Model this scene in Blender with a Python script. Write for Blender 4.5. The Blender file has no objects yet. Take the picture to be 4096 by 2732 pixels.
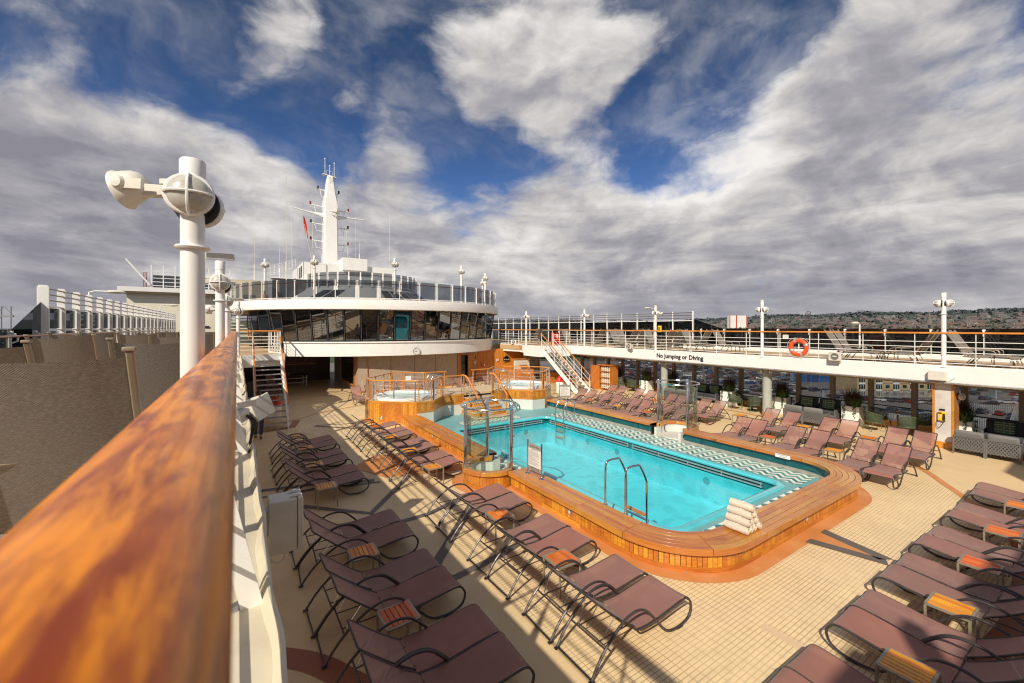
import bpy, math, random
from math import sin, cos, pi, radians, sqrt, atan2
from mathutils import Vector, Matrix
random.seed(7)
SC = bpy.context.scene
COL = SC.collection

# ------------------------------------------------------------------ helpers
class MB:
    """collects shapes and links them as one mesh object"""
    def __init__(s):
        s.v = []; s.f = []; s.uv = []; s.mi = []; s.m = 0
    def add(s, vs, fs, uv=None):
        b = len(s.v); s.v += [tuple(p) for p in vs]
        s.uv += uv if uv else [(p[0]+p[2]*.3, p[1]+p[2]) for p in vs]
        for f in fs:
            s.f.append(tuple(i+b for i in f)); s.mi.append(s.m)
        return s
    def box(s, c, d, rz=0.0, rx=0.0, ry=0.0):
        M = Matrix.Translation(c) @ Matrix.Rotation(rz,4,'Z') @ Matrix.Rotation(ry,4,'Y') @ Matrix.Rotation(rx,4,'X')
        x,y,z = d[0]/2,d[1]/2,d[2]/2
        vs = [M @ Vector(p) for p in [(-x,-y,-z),(x,-y,-z),(x,y,-z),(-x,y,-z),(-x,-y,z),(x,-y,z),(x,y,z),(-x,y,z)]]
        return s.add(vs, [(0,3,2,1),(4,5,6,7),(0,1,5,4),(1,2,6,5),(2,3,7,6),(3,0,4,7)])
    def bb(s, a, b):
        return s.box(((a[0]+b[0])/2,(a[1]+b[1])/2,(a[2]+b[2])/2),(abs(b[0]-a[0]),abs(b[1]-a[1]),abs(b[2]-a[2])))
    def tube(s, pts, r, n=8, cap=True, closed=False):
        pts = [Vector(p) for p in pts]; N = len(pts); rings = []
        up = None
        for i,p in enumerate(pts):
            if closed: t = pts[(i+1)%N]-pts[i-1]
            else: t = pts[min(i+1,N-1)]-pts[max(i-1,0)]
            t.normalize()
            if up is None:
                up = Vector((0,0,1)) if abs(t.z)<.9 else Vector((1,0,0))
            a = t.cross(up)
            if a.length < 1e-4: a = t.cross(Vector((0,1,0)))
            a.normalize(); b = a.cross(t); b.normalize(); up = b
            rr = r[i] if isinstance(r,(list,tuple)) else r
            rings.append([p + a*cos(2*pi*k/n)*rr + b*sin(2*pi*k/n)*rr for k in range(n)])
        vs = [q for R in rings for q in R]; fs = []
        L = N if closed else N-1
        for i in range(L):
            j = (i+1)%N
            for k in range(n):
                fs.append((i*n+k, i*n+(k+1)%n, j*n+(k+1)%n, j*n+k))
        if cap and not closed:
            fs.append(tuple(range(n))); fs.append(tuple((N-1)*n+k for k in reversed(range(n))))
        return s.add(vs, fs)
    def bar(s, a, b, w, h=None, up=(0,0,1)):
        h = h or w
        a = Vector(a); b = Vector(b); t = (b-a).normalized(); u = Vector(up)
        if abs(t.dot(u))>.98: u = Vector((1,0,0))
        x = t.cross(u).normalized()*w/2; y = x.cross(t).normalized()*h/2
        vs = [a-x-y,a+x-y,a+x+y,a-x+y,b-x-y,b+x-y,b+x+y,b-x+y]
        L = (b-a).length; o = random.random()*9
        uv = [(o,0),(o,w),(o+.1,w),(o+.1,0),(o+L,0),(o+L,w),(o+.1+L,w),(o+.1+L,0)]
        return s.add(vs, [(0,1,2,3),(7,6,5,4),(0,4,5,1),(1,5,6,2),(2,6,7,3),(3,7,4,0)], uv)
    def lathe(s, prof, c=(0,0,0), n=24, axis='Z', M=None):
        vs = []; fs = []
        for (r,z) in prof:
            for k in range(n):
                a = 2*pi*k/n; p = Vector((r*cos(a), r*sin(a), z))
                if M is not None: p = M @ p
                vs.append(p+Vector(c))
        for i in range(len(prof)-1):
            for k in range(n):
                fs.append((i*n+k,i*n+(k+1)%n,(i+1)*n+(k+1)%n,(i+1)*n+k))
        if prof[0][0]>1e-4: fs.append(tuple(reversed(range(n))))
        if prof[-1][0]>1e-4: fs.append(tuple((len(prof)-1)*n+k for k in range(n)))
        return s.add(vs, fs)
    def cyl(s, c, r, h, n=20, r2=None):
        return s.lathe([(r,0),(r if r2 is None else r2,h)], c, n)
    def sphere(s, c, r, n=12, m=8, sc=(1,1,1), M=None):
        prof = [(max(1e-5,sin(pi*i/m)), -cos(pi*i/m)) for i in range(m+1)]
        T = Matrix.Diagonal((r*sc[0],r*sc[1],r*sc[2],1))
        if M is not None: T = M @ T
        return s.lathe(prof, c, n, M=T)
    def prism(s, poly, z0, z1):
        n = len(poly)
        ar = sum(poly[i][0]*poly[(i+1)%n][1]-poly[(i+1)%n][0]*poly[i][1] for i in range(n))
        if ar < 0: poly = list(reversed(poly))
        vs = [(p[0],p[1],z0) for p in poly]+[(p[0],p[1],z1) for p in poly]
        fs = [tuple(reversed(range(n))), tuple(range(n,2*n))]
        fs += [(i,(i+1)%n,n+(i+1)%n,n+i) for i in range(n)]
        return s.add(vs, fs)
    def sheet(s, poly, z):
        return s.add([(p[0],p[1],z) for p in poly], [tuple(range(len(poly)))])
    def wall(s, pts, z0, z1, th, closed=False):
        """wall of thickness th along a plan polyline (thickness to the left side)"""
        n = len(pts); offs = []
        for i in range(n):
            a = Vector(pts[max(i-1,0)] if not closed else pts[i-1]).to_2d() if False else None
            p0 = Vector((pts[i-1][0],pts[i-1][1])) if (i>0 or closed) else None
            p1 = Vector((pts[i][0],pts[i][1]))
            p2 = Vector((pts[(i+1)%n][0],pts[(i+1)%n][1])) if (i<n-1 or closed) else None
            d = []
            if p0 is not None: d.append((p1-p0).normalized())
            if p2 is not None: d.append((p2-p1).normalized())
            t = sum(d, Vector((0,0))).normalized(); nn = Vector((-t.y,t.x))
            k = 1/max(.3, nn.dot(Vector((-d[0].y,d[0].x))))
            offs.append(p1+nn*th*k)
        L = n if closed else n-1
        vs = []; fs = []; uv = []; dist = 0
        for i in range(n):
            if i: dist += (Vector(pts[i][:2])-Vector(pts[i-1][:2])).length
            vs += [(pts[i][0],pts[i][1],z0),(pts[i][0],pts[i][1],z1),(offs[i].x,offs[i].y,z1),(offs[i].x,offs[i].y,z0)]
            uv += [(dist,z0),(dist,z1),(dist,z1+th),(dist,z0)]
        for i in range(L):
            a = 4*i; b = 4*((i+1)%n)
            fs += [(a,b,b+1,a+1),(a+1,b+1,b+2,a+2),(a+2,b+2,b+3,a+3),(a+3,b+3,b,a)]
        if not closed:
            fs += [(0,1,2,3),(4*n-1,4*n-2,4*n-3,4*n-4)]
        return s.add(vs, fs, uv)
    def grid(s, f, nu, nv, flip=False):
        vs = [f(i/nu, j/nv) for i in range(nu+1) for j in range(nv+1)]
        uv = [(i/nu, j/nv) for i in range(nu+1) for j in range(nv+1)]
        fs = []
        for i in range(nu):
            for j in range(nv):
                q = (i*(nv+1)+j, (i+1)*(nv+1)+j, (i+1)*(nv+1)+j+1, i*(nv+1)+j+1)
                fs.append(tuple(reversed(q)) if flip else q)
        return s.add(vs, fs, uv)
    def build(s, name, mat, parent=None, smooth=True, bevel=0):
        me = bpy.data.meshes.new(name); me.from_pydata(s.v, [], s.f)
        mats = mat if isinstance(mat,(list,tuple)) else [mat]
        for m in mats: me.materials.append(m)
        uvl = me.uv_layers.new(name='UV')
        li = [l.vertex_index for l in me.loops]
        flat = [c for i in li for c in s.uv[i]]
        uvl.data.foreach_set('uv', flat)
        if len(mats)>1: me.polygons.foreach_set('material_index', s.mi)
        if smooth:
            me.shade_smooth(); me.set_sharp_from_angle(angle=radians(38))
        me.update()
        o = bpy.data.objects.new(name, me); COL.objects.link(o)
        if parent: o.parent = parent
        if bevel:
            b = o.modifiers.new('bevel','BEVEL'); b.width = bevel; b.segments = 2; b.limit_method = 'ANGLE'; b.angle_limit = radians(40)
        return o

def tag(o, label, cat, group=None):
    o['label'] = label; o['category'] = cat
    if group: o['group'] = group
    return o
def struct(o):
    o['kind'] = 'structure'; return o
def empty(name, loc=(0,0,0), rz=0, label=None, cat=None, group=None):
    o = bpy.data.objects.new(name, None); COL.objects.link(o)
    o.location = loc; o.rotation_euler = (0,0,rz); o.empty_display_size = .1
    if label: tag(o, label, cat, group)
    return o
def dup(root, loc, rz=0, label=None, group=None, scale=None):
    r = root.copy(); COL.objects.link(r); r.location = loc; r.rotation_euler = (0,0,rz)
    if scale: r.scale = scale
    if label: r['label'] = label
    if group: r['group'] = group
    for ch in root.children:
        c = ch.copy(); COL.objects.link(c); c.parent = r
        for g in ch.children:
            d = g.copy(); COL.objects.link(d); d.parent = c
    return r
ORD = ['nearest','second','third','fourth','fifth','sixth','seventh','eighth','ninth','tenth','eleventh','twelfth','thirteenth','fourteenth','fifteenth','sixteenth','seventeenth','eighteenth','nineteenth','twentieth','twenty-first','twenty-second','twenty-third','twenty-fourth','twenty-fifth']
def text_mesh(name, body, size, mat, M, parent=None, align='CENTER', bold=0.0, ext=0.003):
    cu = bpy.data.curves.new(name,'FONT'); cu.body = body; cu.size = size; cu.align_x = align; cu.align_y = 'CENTER'
    cu.extrude = ext; cu.offset = bold; cu.resolution_u = 3
    t = bpy.data.objects.new(name, cu); COL.objects.link(t)
    dg = bpy.context.evaluated_depsgraph_get()
    me = bpy.data.meshes.new_from_object(t.evaluated_get(dg))
    bpy.data.objects.remove(t); me.transform(M); me.materials.clear(); me.materials.append(mat)
    o = bpy.data.objects.new(name, me); COL.objects.link(o)
    if parent: o.parent = parent
    return o

# ------------------------------------------------------------------ materials
def newmat(name):
    m = bpy.data.materials.new(name); m.use_nodes = True
    nt = m.node_tree; b = nt.nodes['Principled BSDF']
    return m, nt, b
def N(nt, t, **kw):
    n = nt.nodes.new(t)
    for k,v in kw.items():
        if k in n.bl_rna.properties: setattr(n,k,v)
        else: n.inputs[k].default_value = v
    return n
def mix(nt, fac, a, b, typ='MIX'):
    n = nt.nodes.new('ShaderNodeMix'); n.data_type = 'RGBA'; n.blend_type = typ
    for sock,val in ((n.inputs[0],fac),(n.inputs[6],a),(n.inputs[7],b)):
        if hasattr(val,'is_output'): nt.links.new(val, sock)
        elif isinstance(val,(int,float)): sock.default_value = val
        else: sock.default_value = (*val,1)
    return n.outputs[2]
def math_(nt, op, a, b=None, c=None, clamp=False):
    n = nt.nodes.new('ShaderNodeMath'); n.operation = op; n.use_clamp = clamp
    for i,val in enumerate((a,b,c)):
        if val is None: continue
        if hasattr(val,'is_output'): nt.links.new(val, n.inputs[i])
        else: n.inputs[i].default_value = val
    return n.outputs[0]
def noise(nt, vec, scale, detail=4, rough=.55, dist=0.0):
    n = nt.nodes.new('ShaderNodeTexNoise'); n.inputs['Scale'].default_value = scale
    n.inputs['Detail'].default_value = detail; n.inputs['Roughness'].default_value = rough; n.inputs['Distortion'].default_value = dist
    if vec is not None: nt.links.new(vec, n.inputs['Vector'])
    return n.outputs['Fac']
def ramp(nt, fac, a, b, lo=0.0, hi=1.0, smooth=True):
    n = nt.nodes.new('ShaderNodeMapRange'); n.inputs[1].default_value = a; n.inputs[2].default_value = b
    n.inputs[3].default_value = lo; n.inputs[4].default_value = hi
    n.interpolation_type = 'SMOOTHSTEP' if smooth else 'LINEAR'
    nt.links.new(fac, n.inputs[0]); return n.outputs[0]
def coord(nt, which='Object'):
    return nt.nodes.new('ShaderNodeTexCoord').outputs[which]
def bump(nt, b, h, strength=.2, dist=.01):
    n = nt.nodes.new('ShaderNodeBump'); n.inputs['Strength'].default_value = strength; n.inputs['Distance'].default_value = dist
    nt.links.new(h, n.inputs['Height']); nt.links.new(n.outputs[0], b.inputs['Normal'])
def worldpos(nt):
    return nt.nodes.new('ShaderNodeNewGeometry').outputs['Position']

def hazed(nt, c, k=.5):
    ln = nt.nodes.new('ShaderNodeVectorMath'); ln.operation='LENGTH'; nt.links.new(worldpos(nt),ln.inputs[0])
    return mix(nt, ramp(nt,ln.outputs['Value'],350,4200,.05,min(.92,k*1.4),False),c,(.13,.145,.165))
def paint(name, col, rough=.4, metal=0.0, var=.12, scale=6.0, dirt=None, coat=0.0, bmp=0.03, haze=False):
    m,nt,b = newmat(name); p = worldpos(nt)
    n1 = noise(nt,p,scale,5,.6); n2 = noise(nt,p,scale*.13,3)
    lo = tuple(c*(1-var) for c in col); hi = tuple(min(1,c*(1+var*.5)) for c in col)
    c = mix(nt, ramp(nt,n1,.3,.7), lo, hi)
    if dirt:
        c = mix(nt, ramp(nt,n2,.5,.8,0,.6), c, dirt)
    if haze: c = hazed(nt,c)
    nt.links.new(c, b.inputs['Base Color'])
    b.inputs['Roughness'].default_value = rough; b.inputs['Metallic'].default_value = metal
    nt.links.new(ramp(nt,n1,.2,.8,max(0,rough-.08),min(1,rough+.1)), b.inputs['Roughness'])
    if coat: b.inputs['Coat Weight'].default_value = coat; b.inputs['Coat Roughness'].default_value = .08
    if bmp: bump(nt,b,n1,bmp*4,.004)
    return m
def wood(name, c1, c2, rough=.3, coat=.4, uvs=(2.0,26.0), isl=.35, objvar=None):
    m,nt,b = newmat(name)
    geo = nt.nodes.new('ShaderNodeNewGeometry'); uv = coord(nt,'UV')
    mp = N(nt,'ShaderNodeMapping'); mp.inputs['Scale'].default_value = (uvs[0],uvs[1],1); nt.links.new(uv, mp.inputs[0])
    ri = geo.outputs['Random Per Island']
    add = nt.nodes.new('ShaderNodeVectorMath'); add.operation = 'ADD'; nt.links.new(mp.outputs[0], add.inputs[0])
    cx = nt.nodes.new('ShaderNodeCombineXYZ'); nt.links.new(math_(nt,'MULTIPLY',ri,40), cx.inputs[2]); nt.links.new(cx.outputs[0], add.inputs[1])
    g = noise(nt, add.outputs[0], 1.6, 6, .6, .8)
    big = noise(nt, geo.outputs['Position'], 1.3, 3)
    c = mix(nt, ramp(nt,g,.3,.75), c1, c2)
    hv = N(nt,'ShaderNodeHueSaturation'); nt.links.new(c, hv.inputs['Color'])
    nt.links.new(math_(nt,'ADD',math_(nt,'MULTIPLY',ri,isl),1-isl*.55), hv.inputs['Value'])
    nt.links.new(math_(nt,'ADD',math_(nt,'MULTIPLY',ri,.03),.485), hv.inputs['Hue'])
    if objvar:
        oi = nt.nodes.new('ShaderNodeObjectInfo'); oc = mix(nt, ramp(nt,oi.outputs['Random'],.35,.8), hv.outputs[0], objvar, 'MULTIPLY')
        hv = type('o',(),{'outputs':[oc]})()
    c2_ = mix(nt, ramp(nt,big,.45,.75,0,.35), hv.outputs[0], tuple(x*.45 for x in c1))
    nt.links.new(c2_, b.inputs['Base Color'])
    nt.links.new(ramp(nt,g,.2,.8,rough-.06,rough+.12), b.inputs['Roughness'])
    b.inputs['Coat Weight'].default_value = coat; b.inputs['Coat Roughness'].default_value = .12
    bump(nt,b,g,.12,.003)
    return m
def glass(name, tint, fac=.12, rough=.02):
    """thin pane: tinted see-through with a Fresnel reflection"""
    m,nt,b = newmat(name); nt.nodes.remove(b)
    tr = N(nt,'ShaderNodeBsdfTransparent'); tr.inputs[0].default_value = (*tint,1)
    gl = N(nt,'ShaderNodeBsdfGlossy'); gl.inputs['Roughness'].default_value = rough
    lw = N(nt,'ShaderNodeLayerWeight'); lw.inputs['Blend'].default_value = .25
    mx = nt.nodes.new('ShaderNodeMixShader')
    nt.links.new(math_(nt,'ADD',math_(nt,'MULTIPLY',lw.outputs['Fresnel'],.6),fac,clamp=True), mx.inputs[0])
    nt.links.new(tr.outputs[0], mx.inputs[1]); nt.links.new(gl.outputs[0], mx.inputs[2])
    nt.links.new(mx.outputs[0], nt.nodes['Material Output'].inputs[0])
    return m
def fabric(name, col, transp=.0, sc=260, var=.25, stripe=None):
    m,nt,b = newmat(name); o = coord(nt,'Object')
    w = nt.nodes.new('ShaderNodeTexNoise'); w.inputs['Scale'].default_value = sc; nt.links.new(o, w.inputs['Vector'])
    n2 = noise(nt, worldpos(nt), 2.5, 3)
    c = mix(nt, w.outputs['Fac'], tuple(x*(1-var) for x in col), tuple(min(1,x*(1+var)) for x in col))
    c = mix(nt, ramp(nt,n2,.45,.7,0,.25), c, tuple(min(1,x*1.4+.02) for x in col))
    oi = nt.nodes.new('ShaderNodeObjectInfo'); hv = N(nt,'ShaderNodeHueSaturation'); nt.links.new(c,hv.inputs['Color']); nt.links.new(math_(nt,'ADD',math_(nt,'MULTIPLY',oi.outputs['Random'],.22),.89),hv.inputs['Value']); nt.links.new(math_(nt,'ADD',math_(nt,'MULTIPLY',oi.outputs['Random'],.2),.9),hv.inputs['Saturation']); c = hv.outputs[0]
    nt.links.new(c, b.inputs['Base Color']); b.inputs['Roughness'].default_value = .75
    b.inputs['Sheen Weight'].default_value = .15
    if transp:
        tr = N(nt,'ShaderNodeBsdfTransparent'); mx = nt.nodes.new('ShaderNodeMixShader'); mx.inputs[0].default_value = transp
        nt.links.new(b.outputs[0], mx.inputs[1]); nt.links.new(tr.outputs[0], mx.inputs[2])
        nt.links.new(mx.outputs[0], nt.nodes['Material Output'].inputs[0])
    return m

def weave(name, ca, cb, n=240):
    m,nt,b = newmat(name); uv = coord(nt,'Object'); sp = nt.nodes.new('ShaderNodeSeparateXYZ'); nt.links.new(uv, sp.inputs[0])
    L_ = math_(nt,'ADD',math_(nt,'MULTIPLY',sp.outputs[0],.6),sp.outputs[2])
    a_ = math_(nt,'SINE',math_(nt,'MULTIPLY',sp.outputs[1],n*2.6)); b_ = math_(nt,'SINE',math_(nt,'MULTIPLY',L_,n*2.2))
    h_ = math_(nt,'MULTIPLY',a_,b_); g_ = noise(nt,worldpos(nt),7,4,.6)
    st = nt.nodes.new('ShaderNodeTexNoise'); mp = N(nt,'ShaderNodeMapping'); mp.inputs['Scale'].default_value=(2,60,160); nt.links.new(uv,mp.inputs[0]); nt.links.new(mp.outputs[0],st.inputs['Vector']); st.inputs['Scale'].default_value=1
    c = mix(nt, ramp(nt,h_,-.35,.35), cb, ca); c = mix(nt, ramp(nt,g_,.35,.7,0,.35), c, tuple(x*.6 for x in ca)); c = mix(nt, ramp(nt,st.outputs['Fac'],.4,.65,0,.4), c, tuple(min(1,x*1.25) for x in ca))
    nt.links.new(c,b.inputs['Base Color']); b.inputs['Roughness'].default_value=.7; bump(nt,b,h_,.5,.002)
    return m
WHITE = paint('white_paint',(.86,.85,.82),.35,0,.04,3,(.76,.74,.69),.1)
WHITE2 = paint('white_gloss',(.87,.86,.83),.25,0,.03,4,None,.3)
CREAM = paint('cream_paint',(.62,.56,.43),.45,0,.10,4,(.36,.30,.20))
OFFW = paint('fitting_white',(.70,.67,.60),.4,0,.06,8,(.5,.45,.36))
STEEL = paint('stainless_steel',(.62,.61,.59),.25,.75,.1,12)
DARKF = paint('bronze_grey_frame',(.085,.07,.07),.38,.5,.2,20)
CHAMP = paint('champagne_frame',(.36,.31,.23),.4,.4,.12,15)
TAUPEF = paint('taupe_frame',(.27,.225,.165),.45,.1,.1,15)
BLACK = paint('black_rubber',(.02,.02,.022),.5,0,.2,10)
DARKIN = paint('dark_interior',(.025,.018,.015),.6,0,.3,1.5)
REDP = paint('red_paint',(.62,.03,.015),.4,0,.1,6)
YEL = paint('yellow_plastic',(.85,.55,.01),.4,0,.08,8)
ORG = paint('orange_plastic',(.85,.10,.02),.45,0,.1,8)
TEAK = wood('varnished_teak',(.46,.165,.028),(.66,.27,.055),.26,.5,(1.2,30),.20)
TEAKV = wood('varnished_teak_planks',(.50,.175,.020),(.70,.295,.042),.28,.4,(1.5,14),.32)
TEAKD = wood('dark_varnished_rail',(.30,.075,.015),(.52,.17,.03),.25,.6)
RAILW = wood('orange_handrail',(.60,.19,.022),(.76,.30,.045),.28,.4)
SLAT = wood('table_slats',(.66,.20,.012),(.88,.36,.02),.4,.2,(3,30),.35,(.85,.42,.9))
DECKW = wood('pale_deck_boards',(.55,.42,.27),(.68,.53,.36),.6,0)
SLING = fabric('mauve_sling',(.27,.118,.092),.05,300,.12)
SLINGB = fabric('mauve_sling_back',(.31,.145,.12),.25,300,.12)
TAUPES = weave('taupe_sling',(.33,.305,.29),(.10,.094,.092))
SEAM = paint('dark_caulking',(.015,.01,.008),.7)
GLASS = glass('clear_glass',(.86,.95,.92),.07)
SMOKE = glass('smoked_glass',(.22,.25,.28),.10)
WINDOW = glass('window_wall_glass',(.74,.77,.80),.06)
BRIDGEG = glass('bridge_glass',(.22,.245,.26),.22,.01)
CHROME = paint('bright_chrome',(.75,.75,.74),.12,1,.05,12)
LENS = paint('frosted_lens',(.52,.50,.44),.3,0,.1,20,None,.4)
# ------------------------------------------------------------------ camera, sun, sky
YAW = radians(33.34)
cam_d = bpy.data.cameras.new('camera'); cam = bpy.data.objects.new('camera', cam_d); COL.objects.link(cam)
cam.location = (0,0,4.15); cam.rotation_euler = (radians(90),0,-YAW)
cam_d.sensor_width = 36; cam_d.lens = 14.67; cam_d.shift_y = -0.0137; cam_d.clip_start = .02; cam_d.clip_end = 30000
SC.cycles.pixel_filter_type = 'BLACKMAN_HARRIS'; SC.cycles.filter_width = 1.15
cam_d.dof.use_dof = True; cam_d.dof.focus_distance = 9.0; cam_d.dof.aperture_fstop = 3.2
SC.camera = cam
SC.view_settings.view_transform = 'Standard'; SC.view_settings.look = 'None'; SC.view_settings.exposure = 0
SC.cycles.max_bounces = 8; SC.cycles.transparent_max_bounces = 16; SC.cycles.caustics_reflective = False; SC.cycles.caustics_refractive = False
sun_dir = Vector((-.84*.79, -.54*.79, .61)).normalized()   # towards the sun
sd = bpy.data.lights.new('sun','SUN'); so = bpy.data.objects.new('sun', sd); COL.objects.link(so)
sd.energy = 5.0; sd.angle = radians(.6); sd.color = (1,.905,.755)
so.rotation_euler = sun_dir.to_track_quat('Z','Y').to_euler(); so.location = (0,0,50)

W = bpy.data.worlds.new('World'); SC.world = W; W.use_nodes = True
nt = W.node_tree; bg = nt.nodes['Background']
sky = N(nt,'ShaderNodeTexSky'); sky.sky_type = 'NISHITA'; sky.sun_disc = False
sky.sun_elevation = math.asin(sun_dir.z); sky.sun_rotation = atan2(sun_dir.x, sun_dir.y)
sky.air_density = 1.0; sky.dust_density = .3; sky.ozone_density = 3.0
g = coord(nt,'Generated')
def vm(op, a, b=None):
    n = nt.nodes.new('ShaderNodeVectorMath'); n.operation = op
    for i,v in enumerate((a,b)):
        if v is None: continue
        if hasattr(v,'is_output'): nt.links.new(v, n.inputs[i])
        else: n.inputs[i].default_value = v
    return n
sep = nt.nodes.new('ShaderNodeSeparateXYZ'); nt.links.new(g, sep.inputs[0])
zc = math_(nt,'MAXIMUM',sep.outputs[2],0.0)
inv = math_(nt,'DIVIDE',1.0, math_(nt,'ADD',zc,.24))
cx = nt.nodes.new('ShaderNodeCombineXYZ')
nt.links.new(math_(nt,'MULTIPLY',sep.outputs[0],inv), cx.inputs[0]); nt.links.new(math_(nt,'MULTIPLY',sep.outputs[1],inv), cx.inputs[1])
cx.inputs[2].default_value = 3.7
P = vm('MULTIPLY', g, (2.15,2.15,3.9)).outputs[0]
warp = nt.nodes.new('ShaderNodeTexNoise'); warp.inputs['Scale'].default_value = 1.1; warp.inputs['Detail'].default_value = 4; nt.links.new(P, warp.inputs['Vector'])
wv = vm('MULTIPLY', vm('SUBTRACT', warp.outputs['Color'], (.5,.5,.5)).outputs[0], (.55,.55,.45))
PW = vm('ADD', P, wv.outputs[0]).outputs[0]
n_big = noise(nt, PW, 1.35, 10, .565)
n_fine = noise(nt, PW, 4.6, 8, .62)
n_off = noise(nt, vm('ADD', PW, (-.07,-.05,.07)).outputs[0], 1.35, 7, .58)
gw = vm('ADD', g, vm('MULTIPLY', vm('SUBTRACT', warp.outputs['Color'], (.5,.5,.5)).outputs[0], (.22,.22,.22)).outputs[0]).outputs[0]
def blobs(lst):
    tot = None
    for d,r,w in lst:
        dist = vm('DISTANCE', gw, d).outputs['Value']
        e = ramp(nt, dist, 0.0, r, w, 0.0)
        tot = e if tot is None else math_(nt,'ADD',tot,e)
    return tot
cover = blobs([((.228,.815,.532),.20,-.42),((.744,.41,.527),.22,-.50),((.358,.845,.398),.13,-.34),((-.247,.863,.441),.20,-.12),
    ((.659,.601,.453),.10,-.30),((.482,.778,.403),.12,-.30),((.795,.326,.512),.14,-.30),((-.063,.859,.508),.20,-.30),((.127,.911,.392),.17,-.30),((.829,.484,.28),.05,-.12),
    ((-.144,.901,.409),.12,-.10),
    ((.04,.877,.478),.15,.40),((.09,.831,.547),.15,.36),((.427,.689,.585),.24,.26),((.566,.618,.546),.24,.26),((.536,.691,.484),.20,.30),
    ((.824,.437,.36),.22,.24),((.202,.878,.434),.10,.42),((-.225,.931,.288),.25,.22),((.91,.18,.374),.36,.30),((.287,.921,.263),.15,.14),
    ((.585,.754,.30),.2,.22),((.889,.316,.331),.2,.2),((.301,.876,.377),.09,.34),((-.044,.958,.285),.2,.2)])
low = ramp(nt, sep.outputs[2], .16, .42, .46, 0.03)
C = math_(nt,'ADD', math_(nt,'ADD', math_(nt,'ADD',.5,math_(nt,'MULTIPLY',math_(nt,'SUBTRACT',n_big,.5),1.75)), cover), low)
relief = math_(nt,'MULTIPLY', math_(nt,'SUBTRACT', n_big, n_off), 2.6)
C = math_(nt,'ADD', C, math_(nt,'MULTIPLY', math_(nt,'SUBTRACT',n_fine,.5), .30))
dens = ramp(nt, C, .42, .80)
thick = ramp(nt, C, .62, 1.05)
bright = blobs([((.779,.482,.401),.19,.60),((.70,.58,.37),.14,.20),((.84,.44,.30),.2,.14),((.60,.76,.22),.2,.08),((.376,.887,.269),.09,.16),((.5,.68,.52),.25,.14),((.901,.133,.413),.32,-.10),((-.248,.927,.281),.26,-.16),((.05,.877,.478),.16,.04),((.80,.48,.33),.25,.12)])
sh = noise(nt, PW, 2.0, 8, .56)
band = noise(nt, vm('MULTIPLY', g, (3.0,3.0,17)).outputs[0], 1.0, 7, .62, .8)
lowm = ramp(nt, sep.outputs[2], .08, .42, 1.0, 0.15)
val = math_(nt,'ADD', .56, math_(nt,'MULTIPLY', math_(nt,'SUBTRACT',sh,.5), 1.0))
val = math_(nt,'ADD', val, bright)
val = math_(nt,'ADD', val, relief)
val = math_(nt,'SUBTRACT', val, math_(nt,'MULTIPLY', thick, .17))
val = math_(nt,'ADD', val, math_(nt,'MULTIPLY', math_(nt,'MULTIPLY', math_(nt,'SUBTRACT',band,.5), lowm), 1.5))
cr = nt.nodes.new('ShaderNodeValToRGB'); el = cr.color_ramp.elements
el[0].position = 0.05; el[0].color = (.25,.245,.28,1); el[1].position = 1.0; el[1].color = (.86,.83,.80,1)
e = el.new(.35); e.color = (.38,.37,.40,1)
e = el.new(.6); e.color = (.56,.54,.53,1)
nt.links.new(val, cr.inputs[0])
skyc = mix(nt, 1.0, sky.outputs[0], (.050,.066,.095), 'MULTIPLY')
skyd = mix(nt, ramp(nt, sep.outputs[2], .15,.62, 0,.72), skyc, (.018,.046,.102))
haze = mix(nt, ramp(nt, sep.outputs[2], 0.0,.10,.55,0), cr.outputs[0], (.36,.36,.40))
veil = math_(nt,'MULTIPLY', ramp(nt, noise(nt, vm('MULTIPLY', gw, (6,6,10)).outputs[0], 1.0, 7, .58), .36,.80), .42)
final = mix(nt, math_(nt,'MAXIMUM',dens,veil), skyd, haze)
nt.links.new(final, bg.inputs[0]); bg.inputs[1].default_value = 1.06
# ------------------------------------------------------------------ decks
CX = 9.85                 # centre line of the ship
def deckmat(name, base, alt, wet=True):
    m,nt,b = newmat(name); p = worldpos(nt)
    f = noise(nt,p,90,3,.7); md = noise(nt,p,1.1,5,.6); st = noise(nt,p,4.5,4,.7,1.5)
    c = mix(nt, ramp(nt,f,.3,.7), tuple(x*.88 for x in base), tuple(x*1.1 for x in base))
    c = mix(nt, ramp(nt,md,.42,.68,0,.55), c, alt)
    c = mix(nt, ramp(nt,st,.60,.78,0,.4), c, tuple(x*.55 for x in base)); c = mix(nt, ramp(nt,noise(nt,p,.45,6,.65,.6),.50,.62,0,.28), c, tuple(x*.72 for x in base))
    nt.links.new(c, b.inputs['Base Color']); nt.links.new(ramp(nt,md,.35,.7,.42,.68), b.inputs['Roughness'])
    bump(nt,b,f,.15,.002); return m
RESIN = deckmat('beige_deck_resin',(.76,.56,.31),(.66,.49,.29))
ORB = deckmat('orange_deck_band',(.60,.235,.07),(.68,.33,.14))
REDB = deckmat('rust_deck_band',(.33,.10,.045),(.40,.15,.07))
GREYB = deckmat('dark_grey_deck_band',(.125,.105,.09),(.16,.13,.11))
UPD = deckmat('upper_deck_resin',(.52,.35,.18),(.46,.33,.20))
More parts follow.
